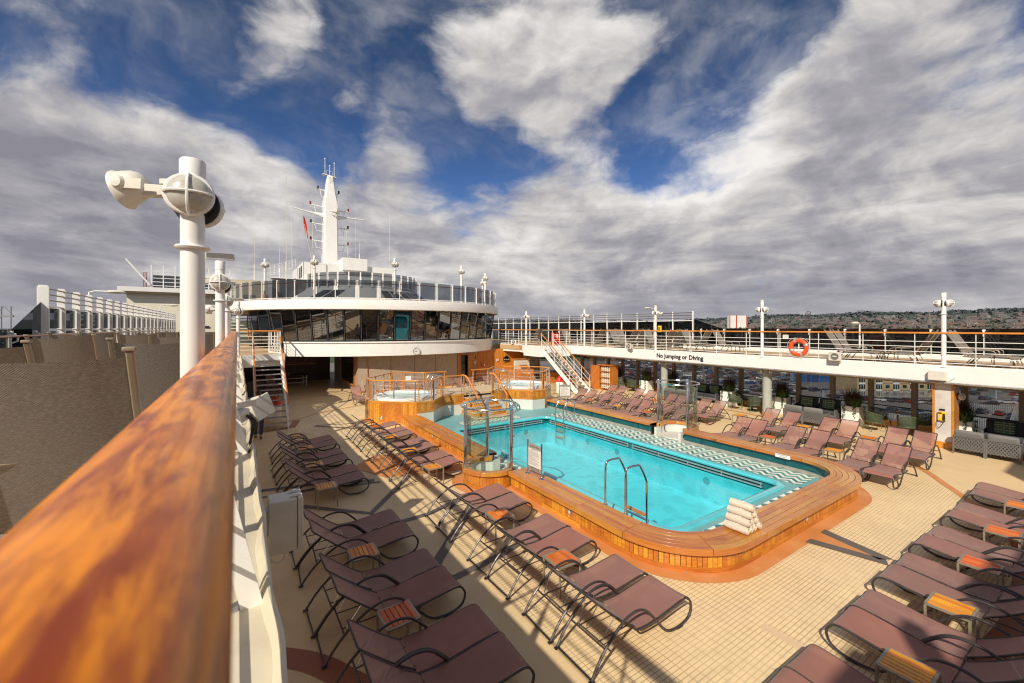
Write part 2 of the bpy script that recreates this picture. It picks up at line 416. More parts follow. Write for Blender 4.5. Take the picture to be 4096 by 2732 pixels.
def tilemat(name, base, grout, px, py, pw=.006, swap=False):
    m,nt,b = newmat(name); p = worldpos(nt); sp = nt.nodes.new('ShaderNodeSeparateXYZ'); nt.links.new(p, sp.inputs[0])
    def line(o, per, w):
        fr = math_(nt,'FRACT', math_(nt,'DIVIDE',o,per))
        d = math_(nt,'ABSOLUTE', math_(nt,'SUBTRACT',fr,.5))
        return ramp(nt, d, .5-w/per, .5-w/per*.4)
    gl = math_(nt,'MAXIMUM', line(sp.outputs[0],px,pw*1.15), line(sp.outputs[1],py,pw))
    fx = math_(nt,'FLOOR', math_(nt,'DIVIDE',math_(nt,'ADD',sp.outputs[0],px/2),px)); fy = math_(nt,'FLOOR', math_(nt,'DIVIDE',math_(nt,'ADD',sp.outputs[1],py/2),py))
    cb = nt.nodes.new('ShaderNodeCombineXYZ'); nt.links.new(fx,cb.inputs[0]); nt.links.new(fy,cb.inputs[1])
    wn = nt.nodes.new('ShaderNodeTexWhiteNoise'); wn.noise_dimensions = '2D'; nt.links.new(cb.outputs[0], wn.inputs[0])
    md = noise(nt,p,.8,4,.6); f = noise(nt,p,120,2); spt = noise(nt,p,3.1,5,.7,1.2)
    c = mix(nt, wn.outputs[0], tuple(x*.93 for x in base), tuple(x*1.06 for x in base))
    c = mix(nt, ramp(nt,md,.4,.7,0,.5), c, (base[0]*.86,base[1]*.85,base[2]*.95))
    c = mix(nt, ramp(nt,spt,.60,.78,0,.45), c, tuple(x*.7 for x in base)); c = mix(nt, ramp(nt,noise(nt,p,.5,6,.65,.6),.50,.62,0,.25), c, tuple(x*.75 for x in base))
    c = mix(nt, ramp(nt,f,.3,.7,0,.25), c, tuple(x*.7 for x in base))
    fade = ramp(nt, noise(nt,p,.55,3), .38,.6,.55,1)
    c = mix(nt, math_(nt,'MULTIPLY',gl,fade), c, grout)
    nt.links.new(c, b.inputs['Base Color']); b.inputs['Roughness'].default_value = .5
    nt.links.new(ramp(nt,md,.35,.7,.35,.6), b.inputs['Roughness'])
    return m
TILE = tilemat('beige_deck_tiles',(.86,.655,.37),(.36,.23,.13),.155,.060,.0062)
MOSAIC = None
def mosaicmat():
    m,nt,b = newmat('white_mosaic'); uv = coord(nt,'UV'); sp = nt.nodes.new('ShaderNodeSeparateXYZ'); nt.links.new(uv, sp.inputs[0])
    def line(o):
        fr = math_(nt,'FRACT', math_(nt,'DIVIDE',o,.035)); d = math_(nt,'ABSOLUTE', math_(nt,'SUBTRACT',fr,.5)); return ramp(nt,d,.40,.47)
    gl = math_(nt,'MAXIMUM', line(sp.outputs[0]), line(sp.outputs[1]))
    nt.links.new(mix(nt, gl, (.72,.73,.68), (.42,.47,.43)), b.inputs['Base Color']); b.inputs['Roughness'].default_value = .25
    return m
MOSAIC = mosaicmat()

HX0,HX1,HY0,HY1 = 7.30,12.00,5.25,15.30   # the hole for the pool
mb = MB()
for a,b_ in [((-5.2,-8),(HX0,HY0)),((HX0,-8),(HX1,HY0)),((HX1,-8),(25.0,HY0)),((-5.2,HY0),(HX0,HY1)),((HX1,HY0),(25.0,HY1)),((-5.2,HY1),(HX0,42)),((HX0,HY1),(HX1,42)),((HX1,HY1),(25.0,42))]:
    mb.add([(a[0],a[1],0),(b_[0],a[1],0),(b_[0],b_[1],0),(a[0],b_[1],0)],[(0,1,2,3)])
struct(mb.build('pool_deck', RESIN, smooth=False))
# the tiled field (ring around the pool enclosure)
mb = MB(); t0 = .004
outer = [(3.45,-4),(3.45,15.6),(3.0,17.0),(2.0,18.5),(1.95,20.9),(3.4,22.0),(5.6,23.0),(9.8,23.5)]
def strip(mb, pts_in, pts_out, z):
    vs = [(p[0],p[1],z) for p in pts_in]+[(p[0],p[1],z) for p in pts_out]; n = len(pts_in)
    mb.add(vs,[(i,i+1,n+i+1,n+i) for i in range(n-1)])
strip(mb,[(3.45,-4),(3.45,3.5),(3.45,15.6),(3.0,17),(2.0,18.5),(1.95,20.9),(3.4,22.0),(5.6,23.0)],[(6.2,-4),(6.2,3.5),(6.2,15.6),(6.2,17),(6.2,18.5),(6.2,20.9),(6.2,22.0),(6.2,23.2)],t0)
mb.add([(6.2,-4,t0),(15.5,-4,t0),(15.5,4.4,t0),(6.2,4.4,t0)],[(0,1,2,3)])
strip(mb,[(13.4,4.4),(13.4,20.9),(13.4,23)],[(15.5,4.4),(15.9,20.9),(14.5,22.6)],t0)
mb.add([(6.2,20.0,t0),(13.4,20.0,t0),(13.4,23.0,t0),(9.8,23.4,t0),(6.2,23.2,t0)],[(0,1,2,3,4)])
struct(mb.build('deck_tiles', TILE, smooth=False))
def band(name, pts, w, z, mat, w1=None):
    mb = MB(); n = len(pts); L = []; R = []
    for i,p in enumerate(pts):
        a = Vector(pts[max(i-1,0)]); b_ = Vector(pts[min(i+1,n-1)]); t = (b_-a).normalized(); nn = Vector((-t.y,t.x))
        ww = w if w1 is None else w+(w1-w)*i/(n-1)
        L.append(Vector(p)+nn*ww/2); R.append(Vector(p)-nn*ww/2)
    strip(mb, R, L, z); return struct(mb.build(name, mat, smooth=False))
def curve(pts, n=8):
    """Catmull-Rom through points (any dimension)"""
    P_ = [Vector(p) for p in pts]; out = []
    for i in range(len(P_)-1):
        p0 = P_[max(i-1,0)]; p1 = P_[i]; p2 = P_[i+1]; p3 = P_[min(i+2,len(P_)-1)]
        for k in range(n):
            t = k/n
            out.append(.5*((2*p1)+(-p0+p2)*t+(2*p0-5*p1+4*p2-p3)*t*t+(-p0+3*p1-3*p2+p3)*t**3))
    out.append(P_[-1]); return out
band('deck_band', curve([(20.75,17),(20.55,11),(19.6,7.0),(17.3,4.1),(15.5,2.85),(13.0,1.55),(9.5,.55),(5,.2)]), .17, .008, ORB)
band('deck_band', curve([(-.5,20.0),(2.0,20.95),(3.4,22.0),(5.6,23.0),(9.8,23.6),(14,23.0),(16.5,21.9),(20,20)]), .13, .008, ORB)
band('deck_band', curve([(.2,25.9),(2.4,27.0),(4.3,27.6),(6.2,27.9)]), .10, .008, ORB)
band('deck_band', [(.5,19.2),(1.9,19.5),(2.2,20.8)], .3, .010, REDB)
band('deck_band', curve([(.2,6.2),(.75,5.7),(1.15,5.05),(1.9,3.6),(2.6,1.2)]), .30, .008, REDB)
band('deck_band', curve([(6.9,1.0),(9.0,.75),(11.5,.9),(14,1.3)]), .8, .006, REDB)
for pts,w in [([(1.0,11.0),(2.49,9.5),(3.9,11.2),(4.3,11.9)],.17),([(4.6,8.7),(3.0,6.95),(2.1,5.85)],.19),([(2.3,9.05),(2.97,8.74),(3.6,8.78),(4.9,9.3)],.15),([(2.2,7.0),(3.0,6.3),(3.95,6.45),(4.8,6.7)],.16),([(.5,12.35),(1.7,12.1),(3.1,11.5)],.18),([(.5,11.85),(1.6,11.7),(3.2,11.3)],.10),([(2.7,19.2),(3.9,18.0),(5.0,17.4)],.16),([(2.75,19.3),(3.9,18.9),(4.7,18.7)],.10)]:
    band('deck_band', pts, w, .009, GREYB)
mb = MB(); mb.sheet([(2.85,12.9),(3.7,13.75),(5.6,12.6),(5.6,10.9),(3.4,11.55)], .012); struct(mb.build('deck_panel', ORB, smooth=False))
for a,b_,c,d in [((9.83,3.62),(10.06,3.62),(9.78,2.48),(9.56,2.62)),((9.15,3.62),(9.38,3.62),(9.66,2.55),(9.46,2.46))]:
    mb = MB(); mb.sheet([a,b_,c,d],.012); struct(mb.build('deck_panel', GREYB, smooth=False))
mb = MB(); mb.sheet([(9.38,3.62),(9.83,3.62),(9.61,2.72)],.013); struct(mb.build('deck_panel', ORB, smooth=False))
mb = MB()
for i in range(4): mb.sheet([(6.62+i*.155,1.75),(6.765+i*.155,1.75),(6.765+i*.155,1.81),(6.62+i*.155,1.81)],.0065)
mb.sheet([(6.02,2.26),(6.17,2.26),(6.17,2.95),(6.02,2.95)],.0065)
struct(mb.build('deck_patch', deckmat('pale_patch',(.72,.52,.32),(.7,.5,.3)), smooth=False))

# ------------------------------------------------------------------ teak pool surround
X0,X1,Y0,RC = 5.82,13.88,3.75,1.6
def ppos(q, off):
    k,t = q; r = RC-off
    if k=='L': return Vector((X0+off,t))
    if k=='A': return Vector((X0+RC-r*cos(t), Y0+RC-r*sin(t)))
    if k=='N': return Vector((t,Y0+off))
    if k=='B': return Vector((X1-RC+r*sin(t), Y0+RC-r*cos(t)))
    if k=='R': return Vector((X1-off,t))
def pathU():
    q = []
    y = 9.02
    for i in range(13): q.append(('L', 9.02+(Y0+RC-9.02)*i/12))
    for i in range(1,12): q.append(('A', (pi/2)*i/12))
    for i in range(0,15): q.append(('N', X0+RC+(X1-X0-2*RC)*i/14))
    for i in range(1,12): q.append(('B', (pi/2)*i/12))
    for i in range(13): q.append(('R', Y0+RC+(9.1-Y0-RC)*i/12))
    return q
def lin(k,a,b_,n): return [(k,a+(b_-a)*i/n) for i in range(n+1)]
def sweep(mb, q, o0, o1, z0, z1):
    vs = []; uv = []; dist = 0; prev = None; rnd = random.random()*20
    for t in q:
        a = ppos(t,o0); b_ = ppos(t,o1); c = (a+b_)/2
        if prev is not None: dist += (c-prev).length
        prev = c
        vs += [(a.x,a.y,z0),(a.x,a.y,z1),(b_.x,b_.y,z1),(b_.x,b_.y,z0)]
        uv += [(dist+rnd,z0),(dist+rnd,z1),(dist+rnd,z1+(o1-o0)),(dist+rnd,z0+.3)]
    fs = []; n = len(q)
    for i in range(n-1):
        a = 4*i; b_ = a+4
        fs += [(a,a+1,b_+1,b_),(a+1,a+2,b_+2,b_+1),(a+2,a+3,b_+3,b_+2),(a+3,a,b_,b_+3)]
    fs += [(3,2,1,0),(4*n-4,4*n-3,4*n-2,4*n-1)]
    mb.add(vs, fs, uv)
def plen(q, off=0):
    L = [0]
    for i in range(1,len(q)): L.append(L[-1]+(ppos(q[i],off)-ppos(q[i-1],off)).length)
    return L
def between(q, L, a, b_):
    """sub-path between arc lengths a and b"""
    def at(s):
        for i in range(len(L)-1):
            if L[i]<=s<=L[i+1]+1e-9:
                f = (s-L[i])/max(1e-9,L[i+1]-L[i]); (k0,t0_),(k1,t1) = q[i],q[i+1]
                if k0==k1: return (k0,t0_+(t1-t0_)*f)
                # junction between straight and arc
                conv = {('L','A'):('A',t1*f),('A','N'):('A',t0_+(pi/2-t0_)*f),('N','B'):('B',t1*f),('B','R'):('B',t0_+(pi/2-t0_)*f)}
                return conv[(k0,k1)]
        return q[-1]
    return [at(a)]+[q[i] for i in range(len(q)) if a+1e-3<L[i]<b_-1e-3]+[at(b_)]
def surround(root, q, seam=1.25, outer_planks=True, inner='teal'):
    L = plen(q,.3); T = L[-1]; n = max(1,round(T/seam)); top = MB(); sk = MB()
    for i in range(n):
        s = between(q,L,T*i/n+.006,T*(i+1)/n-.006)
        for k in range(5):
            o = k*.1235
            z0 = .335 if k==0 else (.365 if k==4 else .415)
            sweep(top, s, o+.004 if k else 0, o+.1195, z0, .45)
    o = top.build('bench_top', TEAK, root, bevel=.006)
    core = MB(); sweep(core,q,.115,.50,.0,.438); sweep(core,q,.02,.60,.36,.436); core.build('core', SEAM, root, smooth=False)
    if outer_planks:
        Lo = plen(q,.09); T = Lo[-1]; n = round(T/.088); pl = MB()
        for i in range(n):
            s = between(q,Lo,T*i/n+.005,T*(i+1)/n-.005); sweep(pl,[s[0],s[-1]],.085,.11,.098,.345)
        ob = pl.build('side_planks', TEAKV, root, smooth=False)
        n = max(1,round(T/1.3))
        for i in range(n):
            s = between(q,Lo,T*i/n+.003,T*(i+1)/n-.003); sweep(sk,s,.075,.112,.006,.094)
        sk.build('skirting', TEAKV, root)
    if inner=='teal':
        mb = MB(); sweep(mb,q,.495,.515,.12,.35); mb.build('teal_panel', TEALP, root)
        mb = MB(); Li = plen(q,.5); T = Li[-1]; n = max(1,round(T/1.35))
        for i in range(n):
            mb = MB(); s = T*(i+.5)/n; ss = between(q,Li,max(0,s-.03),min(T,s+.03)); sweep(mb,ss,.514,.535,.12,.35)
            mb.build('teal_rib', TEALP2, root)
        mb = MB(); sweep(mb,q,.505,.55,0.006,.125); mb.build('steel_kickplate', STEELM, root)
TEALP = paint('teal_panel',(.0,.10,.115),.2,0,.25,3,None,.4)
TEALP2 = paint('teal_rib',(.0,.07,.085),.2,0,.2,3,None,.4)
STEELM = paint('brushed_steel_strip',(.52,.49,.43),.35,.55,.15,8)
root = empty('pool_bench',(0,0,0),0,'long U shaped varnished teak bench edging the near end of the pool','bench')
surround(root, pathU())
root = empty('pool_bench',(0,0,0),0,'straight teak bench along the right far side of the pool with teal inner panels','bench')
surround(root, lin('R',10.52,17.0,8))
root = empty('pool_bench',(0,0,0),0,'straight teak bench running from the glass shower to the left whirlpool','bench')
surround(root, lin('L',17.42,10.6,8)[:], inner='teal')
# small round bulkhead lights and a depth plaque
def bulk_light(p, nrm, label):
    nrm = Vector(nrm); M = nrm.to_track_quat('Z','Y').to_matrix().to_4x4()
    r = empty('step_light', p, 0, label, 'light')
    a = MB(); a.lathe([(.0,.012),(.058,.012),(.066,.006),(.066,-.02)],n=20,M=M); a.build('bezel', CHROME, r)
    a = MB(); a.lathe([(.0,.024),(.03,.022),(.044,.014)],n=16,M=M); a.build('lens', LENS, r)
bulk_light((X0+.082,6.74,.22),(-1,0,0),'small round step light in the teak planks of the near left bench side')
bulk_light((X0+.082,14.2,.22),(-1,0,0),'small round step light in the far left teak bench side')
bulk_light((9.75,Y0+.082,.22),(0,-1,0),'small round step light below the near end bench right of the towels')
root = empty('depth_sign',(0,0,0),0,'small white plaque on the inner edge of the right bench','sign')
mb = MB(); mb.bb((X1-.622,5.62,.345),(X1-.617,6.02,.445)); mb.build('plate', WHITE2, root)
Mp = Matrix.Translation((X1-.6235,5.82,.42)) @ Matrix.Rotation(-pi/2,4,'Z') @ Matrix.Rotation(pi/2,4,'X')
text_mesh('lettering','MAX DEPTH',.042,BLACK,Mp,root,ext=.001)
Mp = Matrix.Translation((X1-.6235,5.82,.372)) @ Matrix.Rotation(-pi/2,4,'Z') @ Matrix.Rotation(pi/2,4,'X')
text_mesh('lettering','1.03M/3\'4FT',.042,BLACK,Mp,root,ext=.001)
# orange resin ring round the enclosure
mb = MB(); q = lin('L',17.0,Y0+RC,10)+[('A',pi/2*i/14) for i in range(1,15)]+lin('N',X0+RC,X1-RC,8)+[('B',pi/2*i/14) for i in range(1,15)]+lin('R',Y0+RC,17.2,10)
strip(mb,[ppos(t,.2) for t in q],[ppos(t,-.19) for t in q],.011); struct(mb.build('deck_band', ORB, smooth=False))
for cx_ in (5.72,13.95):
    mb = MB(); mb.lathe([(.72,.0),(1.02,.0005)],(cx_,9.8,.0135),36); mb.f = [f for f in mb.f if len(f)==4]; mb.mi = [0]*len(mb.f); struct(mb.build('deck_band', ORB, smooth=False))

# ------------------------------------------------------------------ pool
AQUA = deckmat('aqua_deck_resin',(.17,.40,.42),(.22,.46,.46))
def chevmat(name, swap):
    m,nt,b = newmat(name); p = worldpos(nt); sp = nt.nodes.new('ShaderNodeSeparateXYZ'); nt.links.new(p, sp.inputs[0])
    a,c = (sp.outputs[1],sp.outputs[0]) if swap else (sp.outputs[0],sp.outputs[1])
    tri = math_(nt,'PINGPONG', a, .19)
    s_ = math_(nt,'DIVIDE', math_(nt,'ADD', c, math_(nt,'MULTIPLY',tri,1.0)), .125)
    idx = math_(nt,'FLOORED_MODULO', math_(nt,'FLOOR',s_), 4.0)
    wn = nt.nodes.new('ShaderNodeTexWhiteNoise'); wn.noise_dimensions='1D'; nt.links.new(math_(nt,'FLOOR',math_(nt,'DIVIDE',s_,2.0)), wn.inputs['W'])
    green = mix(nt, wn.outputs[0], (.13,.36,.31), (.008,.15,.18))
    isw = math_(nt,'COMPARE', math_(nt,'FLOORED_MODULO',math_(nt,'FLOOR',s_),2.0), 0.0, .5)
    col = mix(nt, isw, green, (.86,.87,.78))
    f = noise(nt,p,60,2)
    def line(o,per):
        fr = math_(nt,'FRACT', math_(nt,'DIVIDE',o,per)); d = math_(nt,'ABSOLUTE', math_(nt,'SUBTRACT',fr,.5)); return ramp(nt,d,.36,.48,0,.3)
    col = mix(nt, math_(nt,'MULTIPLY',math_(nt,'MAXIMUM',line(sp.outputs[0],.03),line(sp.outputs[1],.03)),.5), col, (.3,.42,.42))
    nt.links.new(col, b.inputs['Base Color']); b.inputs['Roughness'].default_value = .3
    return m
CH1 = chevmat('chevron_mosaic_long', True); CH2 = chevmat('chevron_mosaic_short', False)
ix0,ix1,iy0,iy1 = X0+.5,X1-.5,Y0+.5,17.95
mb = MB(); z = .0145
for a,b_ in [((ix0,iy0),(ix1,HY0)),((ix0,HY0),(HX0,HY1)),((HX1,HY0),(ix1,HY1)),((ix0,HY1),(ix1,iy1))]:
    mb.bb((a[0],a[1],-.03),(b_[0],b_[1],z))
struct(mb.build('pool_surround_floor', AQUA, smooth=False))
mb = MB(); mb.sheet([(12.28,5.0),(13.30,5.0),(13.30,15.6),(12.28,15.6)],.0185); mb.sheet([(6.45,5.6),(7.0,5.6),(7.0,15.2),(6.45,15.2)],.0185); struct(mb.build('chevron_floor', CH1, smooth=False))
mb = MB(); mb.sheet([(7.2,4.35),(12.2,4.35),(12.2,4.95),(7.2,4.95)],.0185); mb.sheet([(8.0,15.75),(10.9,15.75),(10.9,16.45),(8.0,16.45)],.0185); struct(mb.build('chevron_floor', CH2, smooth=False))
def rrect(x0,y0,x1,y1,r,n=8):
    out = []
    for cx_,cy_,a0 in ((x1-r,y0+r,-pi/2),(x1-r,y1-r,0),(x0+r,y1-r,pi/2),(x0+r,y0+r,pi)):
        for i in range(n+1):
            a = a0+pi/2*i/n; out.append((cx_+r*cos(a),cy_+r*sin(a)))
    return out
COPE = paint('turquoise_coping',(.10,.58,.66),.18,0,.08,4,None,.6)
TEALG = paint('gutter_teal',(.01,.17,.18),.3,0,.2,3)
PTEAL = paint('pool_wall_teal',(.03,.34,.37),.3,0,.2,3)
mb = MB(); px0,px1,py0,py1 = HX0+.05,HX1-.05,HY0+.05,HY1-.05
prof = [(-.20,.012),(-.195,.042),(-.14,.058),(-.06,.06),(0,.04),(.02,-.005),(.0,-.05),(-.09,-.05)]
rings = []
for off,zz in prof:
    rings.append([(p[0],p[1],zz) for p in rrect(px0+off,py0+off,px1-off,py1-off,.30-off)])
n = len(rings[0]); vs = [v for R in rings for v in R]; fs = []
for i in range(len(rings)-1):
    for k in range(n): fs.append((i*n+k,(i+1)*n+k,(i+1)*n+(k+1)%n,i*n+(k+1)%n))
mb.add(vs,fs)
pool = empty('swimming_pool',(0,0,0),0,'rectangular swimming pool of bright turquoise water with rounded pale coping','pool')
mb.build('coping', COPE, pool)
def basinmat(name, col):
    m,nt,b = newmat(name); p = worldpos(nt)
    v = nt.nodes.new('ShaderNodeTexVoronoi'); v.feature='SMOOTH_F1'; v.inputs['Scale'].default_value = 2.2; v.inputs['Smoothness'].default_value=.3
    nz = noise(nt,p,1.6,4); 
    wv = nt.nodes.new('ShaderNodeVectorMath'); wv.operation='ADD'; nt.links.new(p,wv.inputs[0]); cb = nt.nodes.new('ShaderNodeCombineXYZ'); nt.links.new(nz,cb.inputs[0]); nt.links.new(nz,cb.inputs[1]); nt.links.new(cb.outputs[0],wv.inputs[1]); nt.links.new(wv.outputs[0], v.inputs['Vector'])
    c = mix(nt, ramp(nt,v.outputs['Distance'],.30,.55,0,.55), col, tuple(min(1,x*1.25+.02) for x in col))  # caustic light pattern painted into the basin colour
    c = mix(nt, ramp(nt,noise(nt,p,.5,2),.4,.65,0,.3), c, tuple(x*.85 for x in col))
    nt.links.new(c, b.inputs['Base Color']); b.inputs['Roughness'].default_value=.5
    return m
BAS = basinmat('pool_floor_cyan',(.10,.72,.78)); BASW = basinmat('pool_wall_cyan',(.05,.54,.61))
mb = MB(); D = -1.15
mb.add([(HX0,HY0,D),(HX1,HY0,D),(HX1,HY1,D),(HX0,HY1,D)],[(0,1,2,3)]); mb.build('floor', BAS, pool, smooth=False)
mb = MB()
for a,b_ in (((HX0,HY0),(HX1,HY0)),((HX1,HY0),(HX1,HY1)),((HX1,HY1),(HX0,HY1)),((HX0,HY1),(HX0,HY0))):
    mb.add([(a[0],a[1],D),(b_[0],b_[1],D),(b_[0],b_[1],-.28),(a[0],a[1],-.28)],[(0,3,2,1)])
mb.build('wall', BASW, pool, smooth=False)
mb = MB()
for a,b_ in (((HX0,HY0),(HX1,HY0)),((HX1,HY0),(HX1,HY1)),((HX1,HY1),(HX0,HY1)),((HX0,HY1),(HX0,HY0))):
    mb.add([(a[0],a[1],-.28),(b_[0],b_[1],-.28),(b_[0],b_[1],.012),(a[0],a[1],.012)],[(0,3,2,1)])
mb.build('gutter_band', TEALG, pool, smooth=False)
gx = HX1-.05
for (a,b_) in (((gx,5.75),(gx,10.25)),((gx,10.4),(gx,15.0)),((11.7,HY1-.05),(7.6,HY1-.05))):
    mb = MB()
    for zz in (-.205,-.115): mb.tube([(a[0],a[1],zz),(b_[0],b_[1],zz)],.024,8)
    n = 4
    for i in range(n+1):
        f = .01+.98*i/n; x = a[0]+(b_[0]-a[0])*f; y = a[1]+(b_[1]-a[1])*f; mb.box((x,y,-.155),(.03,.03,.16))
    mb.build('gutter_rail', STEEL, pool)
mb = MB(); mb.lathe([(.0,.0),(.09,.0),(.11,-.012),(.11,-.03)],n=20)
for i,(x,y,r_) in enumerate([(HX1-.02,12.6,0),(HX1-.02,11.0,0),(HX1-.02,7.4,0),(HX1-.02,5.9,0),(10.8,HY1-.02,1),(10.0,HY1-.02,1)]):
    o = mb.build('inlet', PTEAL, pool) if i==0 else o.copy()
    if i: COL.objects.link(o); o.parent = pool
    o.location = (x,y,-.55); o.rotation_euler = (0,-pi/2,0) if not r_ else (pi/2,0,0)
# water
m,nt,b = newmat('pool_water'); nt.nodes.remove(b)
tr = N(nt,'ShaderNodeBsdfTransparent'); tr.inputs[0].default_value = (.80,.98,1,1)
gl = N(nt,'ShaderNodeBsdfGlossy'); gl.inputs['Roughness'].default_value = .03
p = worldpos(nt); bp = N(nt,'ShaderNodeBump'); bp.inputs['Strength'].default_value = .30; bp.inputs['Distance'].default_value = .035
nt.links.new(math_(nt,'ADD',noise(nt,p,4.5,4,.6,.5),math_(nt,'MULTIPLY',noise(nt,p,16,3),.25)), bp.inputs['Height']); nt.links.new(bp.outputs[0], gl.inputs['Normal'])
lw = N(nt,'ShaderNodeLayerWeight'); lw.inputs['Blend'].default_value = .5
fr5 = math_(nt,'ADD',math_(nt,'MULTIPLY',math_(nt,'POWER',lw.outputs['Facing'],3.6),.85),.045,clamp=True)
mx = nt.nodes.new('ShaderNodeMixShader'); nt.links.new(fr5, mx.inputs[0]); nt.links.new(tr.outputs[0], mx.inputs[1]); nt.links.new(gl.outputs[0], mx.inputs[2])
nt.links.new(mx.outputs[0], nt.nodes['Material Output'].inputs[0]); WATER = m
mb = MB(); mb.sheet([(HX0,HY0),(HX1,HY0),(HX1,HY1),(HX0,HY1)],-.25); o = mb.build('water', WATER, pool, smooth=False)

# pool ladders
def ladder(name, M, label, drop=-1.0, steps=3):
    r = empty(name,(0,0,0),0,label,'ladder'); r.matrix_world = M
    for s_ in (-1,1):
        a = MB(); x = s_*.27
        a.tube(curve([(x,.0,0),(x,.0,.55),(x,.02,.84),(x,.10,.90),(x,.34,.90),(x,.44,.86),(x,.62,.55),(x,.64,.30),(x,.64,drop)],6),.021,10)
        a.lathe([(.05,.0),(.05,.012),(.03,.02)],(x,0,0),14); a.build('handrail', CHROME, r)
    for k in range(steps):
        a = MB(); a.box((0,.62,-.18-.27*k),(.52,.10,.03)); a.build('step', TEAK, r)
    return r
ladder('pool_ladder', Matrix.Translation((6.43,5.95,.45)) @ Matrix.Rotation(-pi/2,4,'Z'), 'stainless pool ladder hooped over the near left bench into the water', -1.3)
ladder('pool_ladder', Matrix.Translation((12.55,14.28,.015)) @ Matrix.Rotation(pi/2,4,'Z'), 'stainless pool ladder with pale treads on the far right coping', -1.0)
# ------------------------------------------------------------------ sun loungers and side tables
def make_lounger():
    """foot at x=0, head towards +x, width along y"""
    t = empty('sun_lounger',(0,0,0),0,'x','sun lounger')
    hw = .315
    seatp = [(.035,.285),(.07,.335),(.16,.362),(.40,.340),(.70,.305),(.95,.295),(1.13,.31)]
    backp = [(1.15,.325),(1.32,.44),(1.52,.60),(1.75,.80)]
    for s_ in (-1,1):
        y = s_*hw
        a = MB(); a.tube([(p[0],y,p[1]-.012) for p in curve(seatp,5)],.014,7)
        a.tube(curve([(.035,y,.28),(.01,y,.20),(.06,y,.08),(.20,y,.022),(.42,y,.02),(.56,y,.07),(.70,y,.20),(.84,y,.36),(1.0,y,.50),(1.18,y,.545),(1.38,y,.505),(1.60,y,.375),(1.78,y,.215),(1.93,y,.02)],5),.017,7)
        a.bar((1.90,y,.008),(1.97,y,.008),.04,.014); a.bar((.22,y,.006),(.34,y,.006),.045,.012)
        a.build('side_frame', DARKF, t)
    a = MB(); a.tube([(p[0],-.262,p[1]) for p in curve(backp,4)]+[(1.765,-.24,.812),(1.765,.24,.812)]+[(p[0],.262,p[1]) for p in reversed(curve(backp,4))],.013,7); a.build('back_frame', DARKF, t)
    for x,z in ((1.93,.02),(1.70,.285),(.04,.285),(1.15,.30)):
        a = MB(); a.tube([(x,-hw,z),(x,hw,z)],.012,6); a.build('cross_bar', DARKF, t)
    for s_ in (-1,1):
        a = MB(); a.tube([(1.12,s_*.17,.285),(1.70,s_*.17,.285)],.008,6); a.build('prop_rail', DARKF, t)
    for s_ in (-1,1):
        a = MB(); a.tube([(1.66,s_*.20,.29),(1.48,s_*.25,.56)],.007,6); a.build('strut', STEEL, t)
    a = MB(); n = 10
    sp = curve(seatp,5); bp = curve(backp,4)
    a.grid(lambda u,v: (lambda p: (p[0], (v-.5)*2*(hw-.012), p[1]+.004-.012*(1-(2*v-1)**2)))(sp[round(u*(len(sp)-1))]), len(sp)-1, 6)
    a.build('seat', SLING, t)
    a = MB(); a.grid(lambda u,v: (lambda p: (p[0]+.006*(1-(2*v-1)**2), (v-.5)*2*.25, p[1]+.004-.010*(1-(2*v-1)**2)))(bp[round(u*(len(bp)-1))]), len(bp)-1, 6)
    a.build('backrest', SLINGB, t)
    return t
L0 = make_lounger(); used_ = [False]
def lounger(x, y, rz, label, group):
    if not used_[0]:
        used_[0] = True; L0.location = (x,y,.005); L0.rotation_euler = (0,0,rz); L0['label'] = label; L0['group'] = group; return L0
    return dup(L0,(x,y,.014),rz,label,group)
def make_table():
    t = empty('side_table',(0,0,0),0,'x','side table'); h = .455; w = .205
    a = MB()
    for p,q in (((-w,-w),(w,-w)),((w,-w),(w,w)),((w,w),(-w,w)),((-w,w),(-w,-w))): a.bar((p[0],p[1],h-.0125),(q[0],q[1],h-.0125),.028,.025)
    a.build('top_frame', CHAMP, t, smooth=False)
    for i in range(7):
        a = MB(); x = -w+.0465+i*.0535
    a = MB()
    for i in range(6): a.bar((-.163+i*.0652,-w+.016,h-.006),(-.163+i*.0652,w-.016,h-.006),.052,.018)
    a.build('slat_top', SLAT, t, smooth=False)
    for sx in (-1,1):
        for sy in (-1,1):
            a = MB(); a.box((sx*w,sy*w,(h-.026)/2),(.027,.027,h-.026)); a.build('leg', CHAMP, t, smooth=False)
    return t
T0 = make_table(); tused = [False]
def table(x, y, rz, label, group='side tables between the loungers'):
    if not tused[0]:
        tused[0] = True; T0.location = (x,y,.012); T0.rotation_euler = (0,0,rz); T0['label'] = label; T0['group'] = group; return T0
    return dup(T0,(x,y,.014),rz,label,group)
GA = 'loungers along the left edge of the deck'
for i,y in enumerate([4.12,4.74,5.84,6.48,7.66,8.33,11.1,11.78,12.92,13.62,14.8,15.5]):
    lounger(2.79+random.uniform(-.03,.03), y, pi+radians(random.uniform(-2,2)), f'mauve sun lounger in the shaded row by the left wall, {ORD[i]} from the camera', GA)
for i,y in enumerate([5.28,7.07,10.5,12.35,14.2,16.0]):
    table(1.73,y,radians(random.uniform(-3,3)), f'slatted teak side table in the shaded left lounger row, {ORD[i]} from the camera')
GB = 'loungers with their feet to the left pool bench'
for i,y in enumerate([3.86,4.55,5.72,6.38,7.66,8.33,10.95,11.65,12.78,13.47,14.65,15.35,16.4]):
    lounger(5.38+random.uniform(-.02,.02), y, pi+radians(random.uniform(-2.0,2.5)), f'mauve sun lounger beside the left pool bench, {ORD[i]} from the camera', GB)
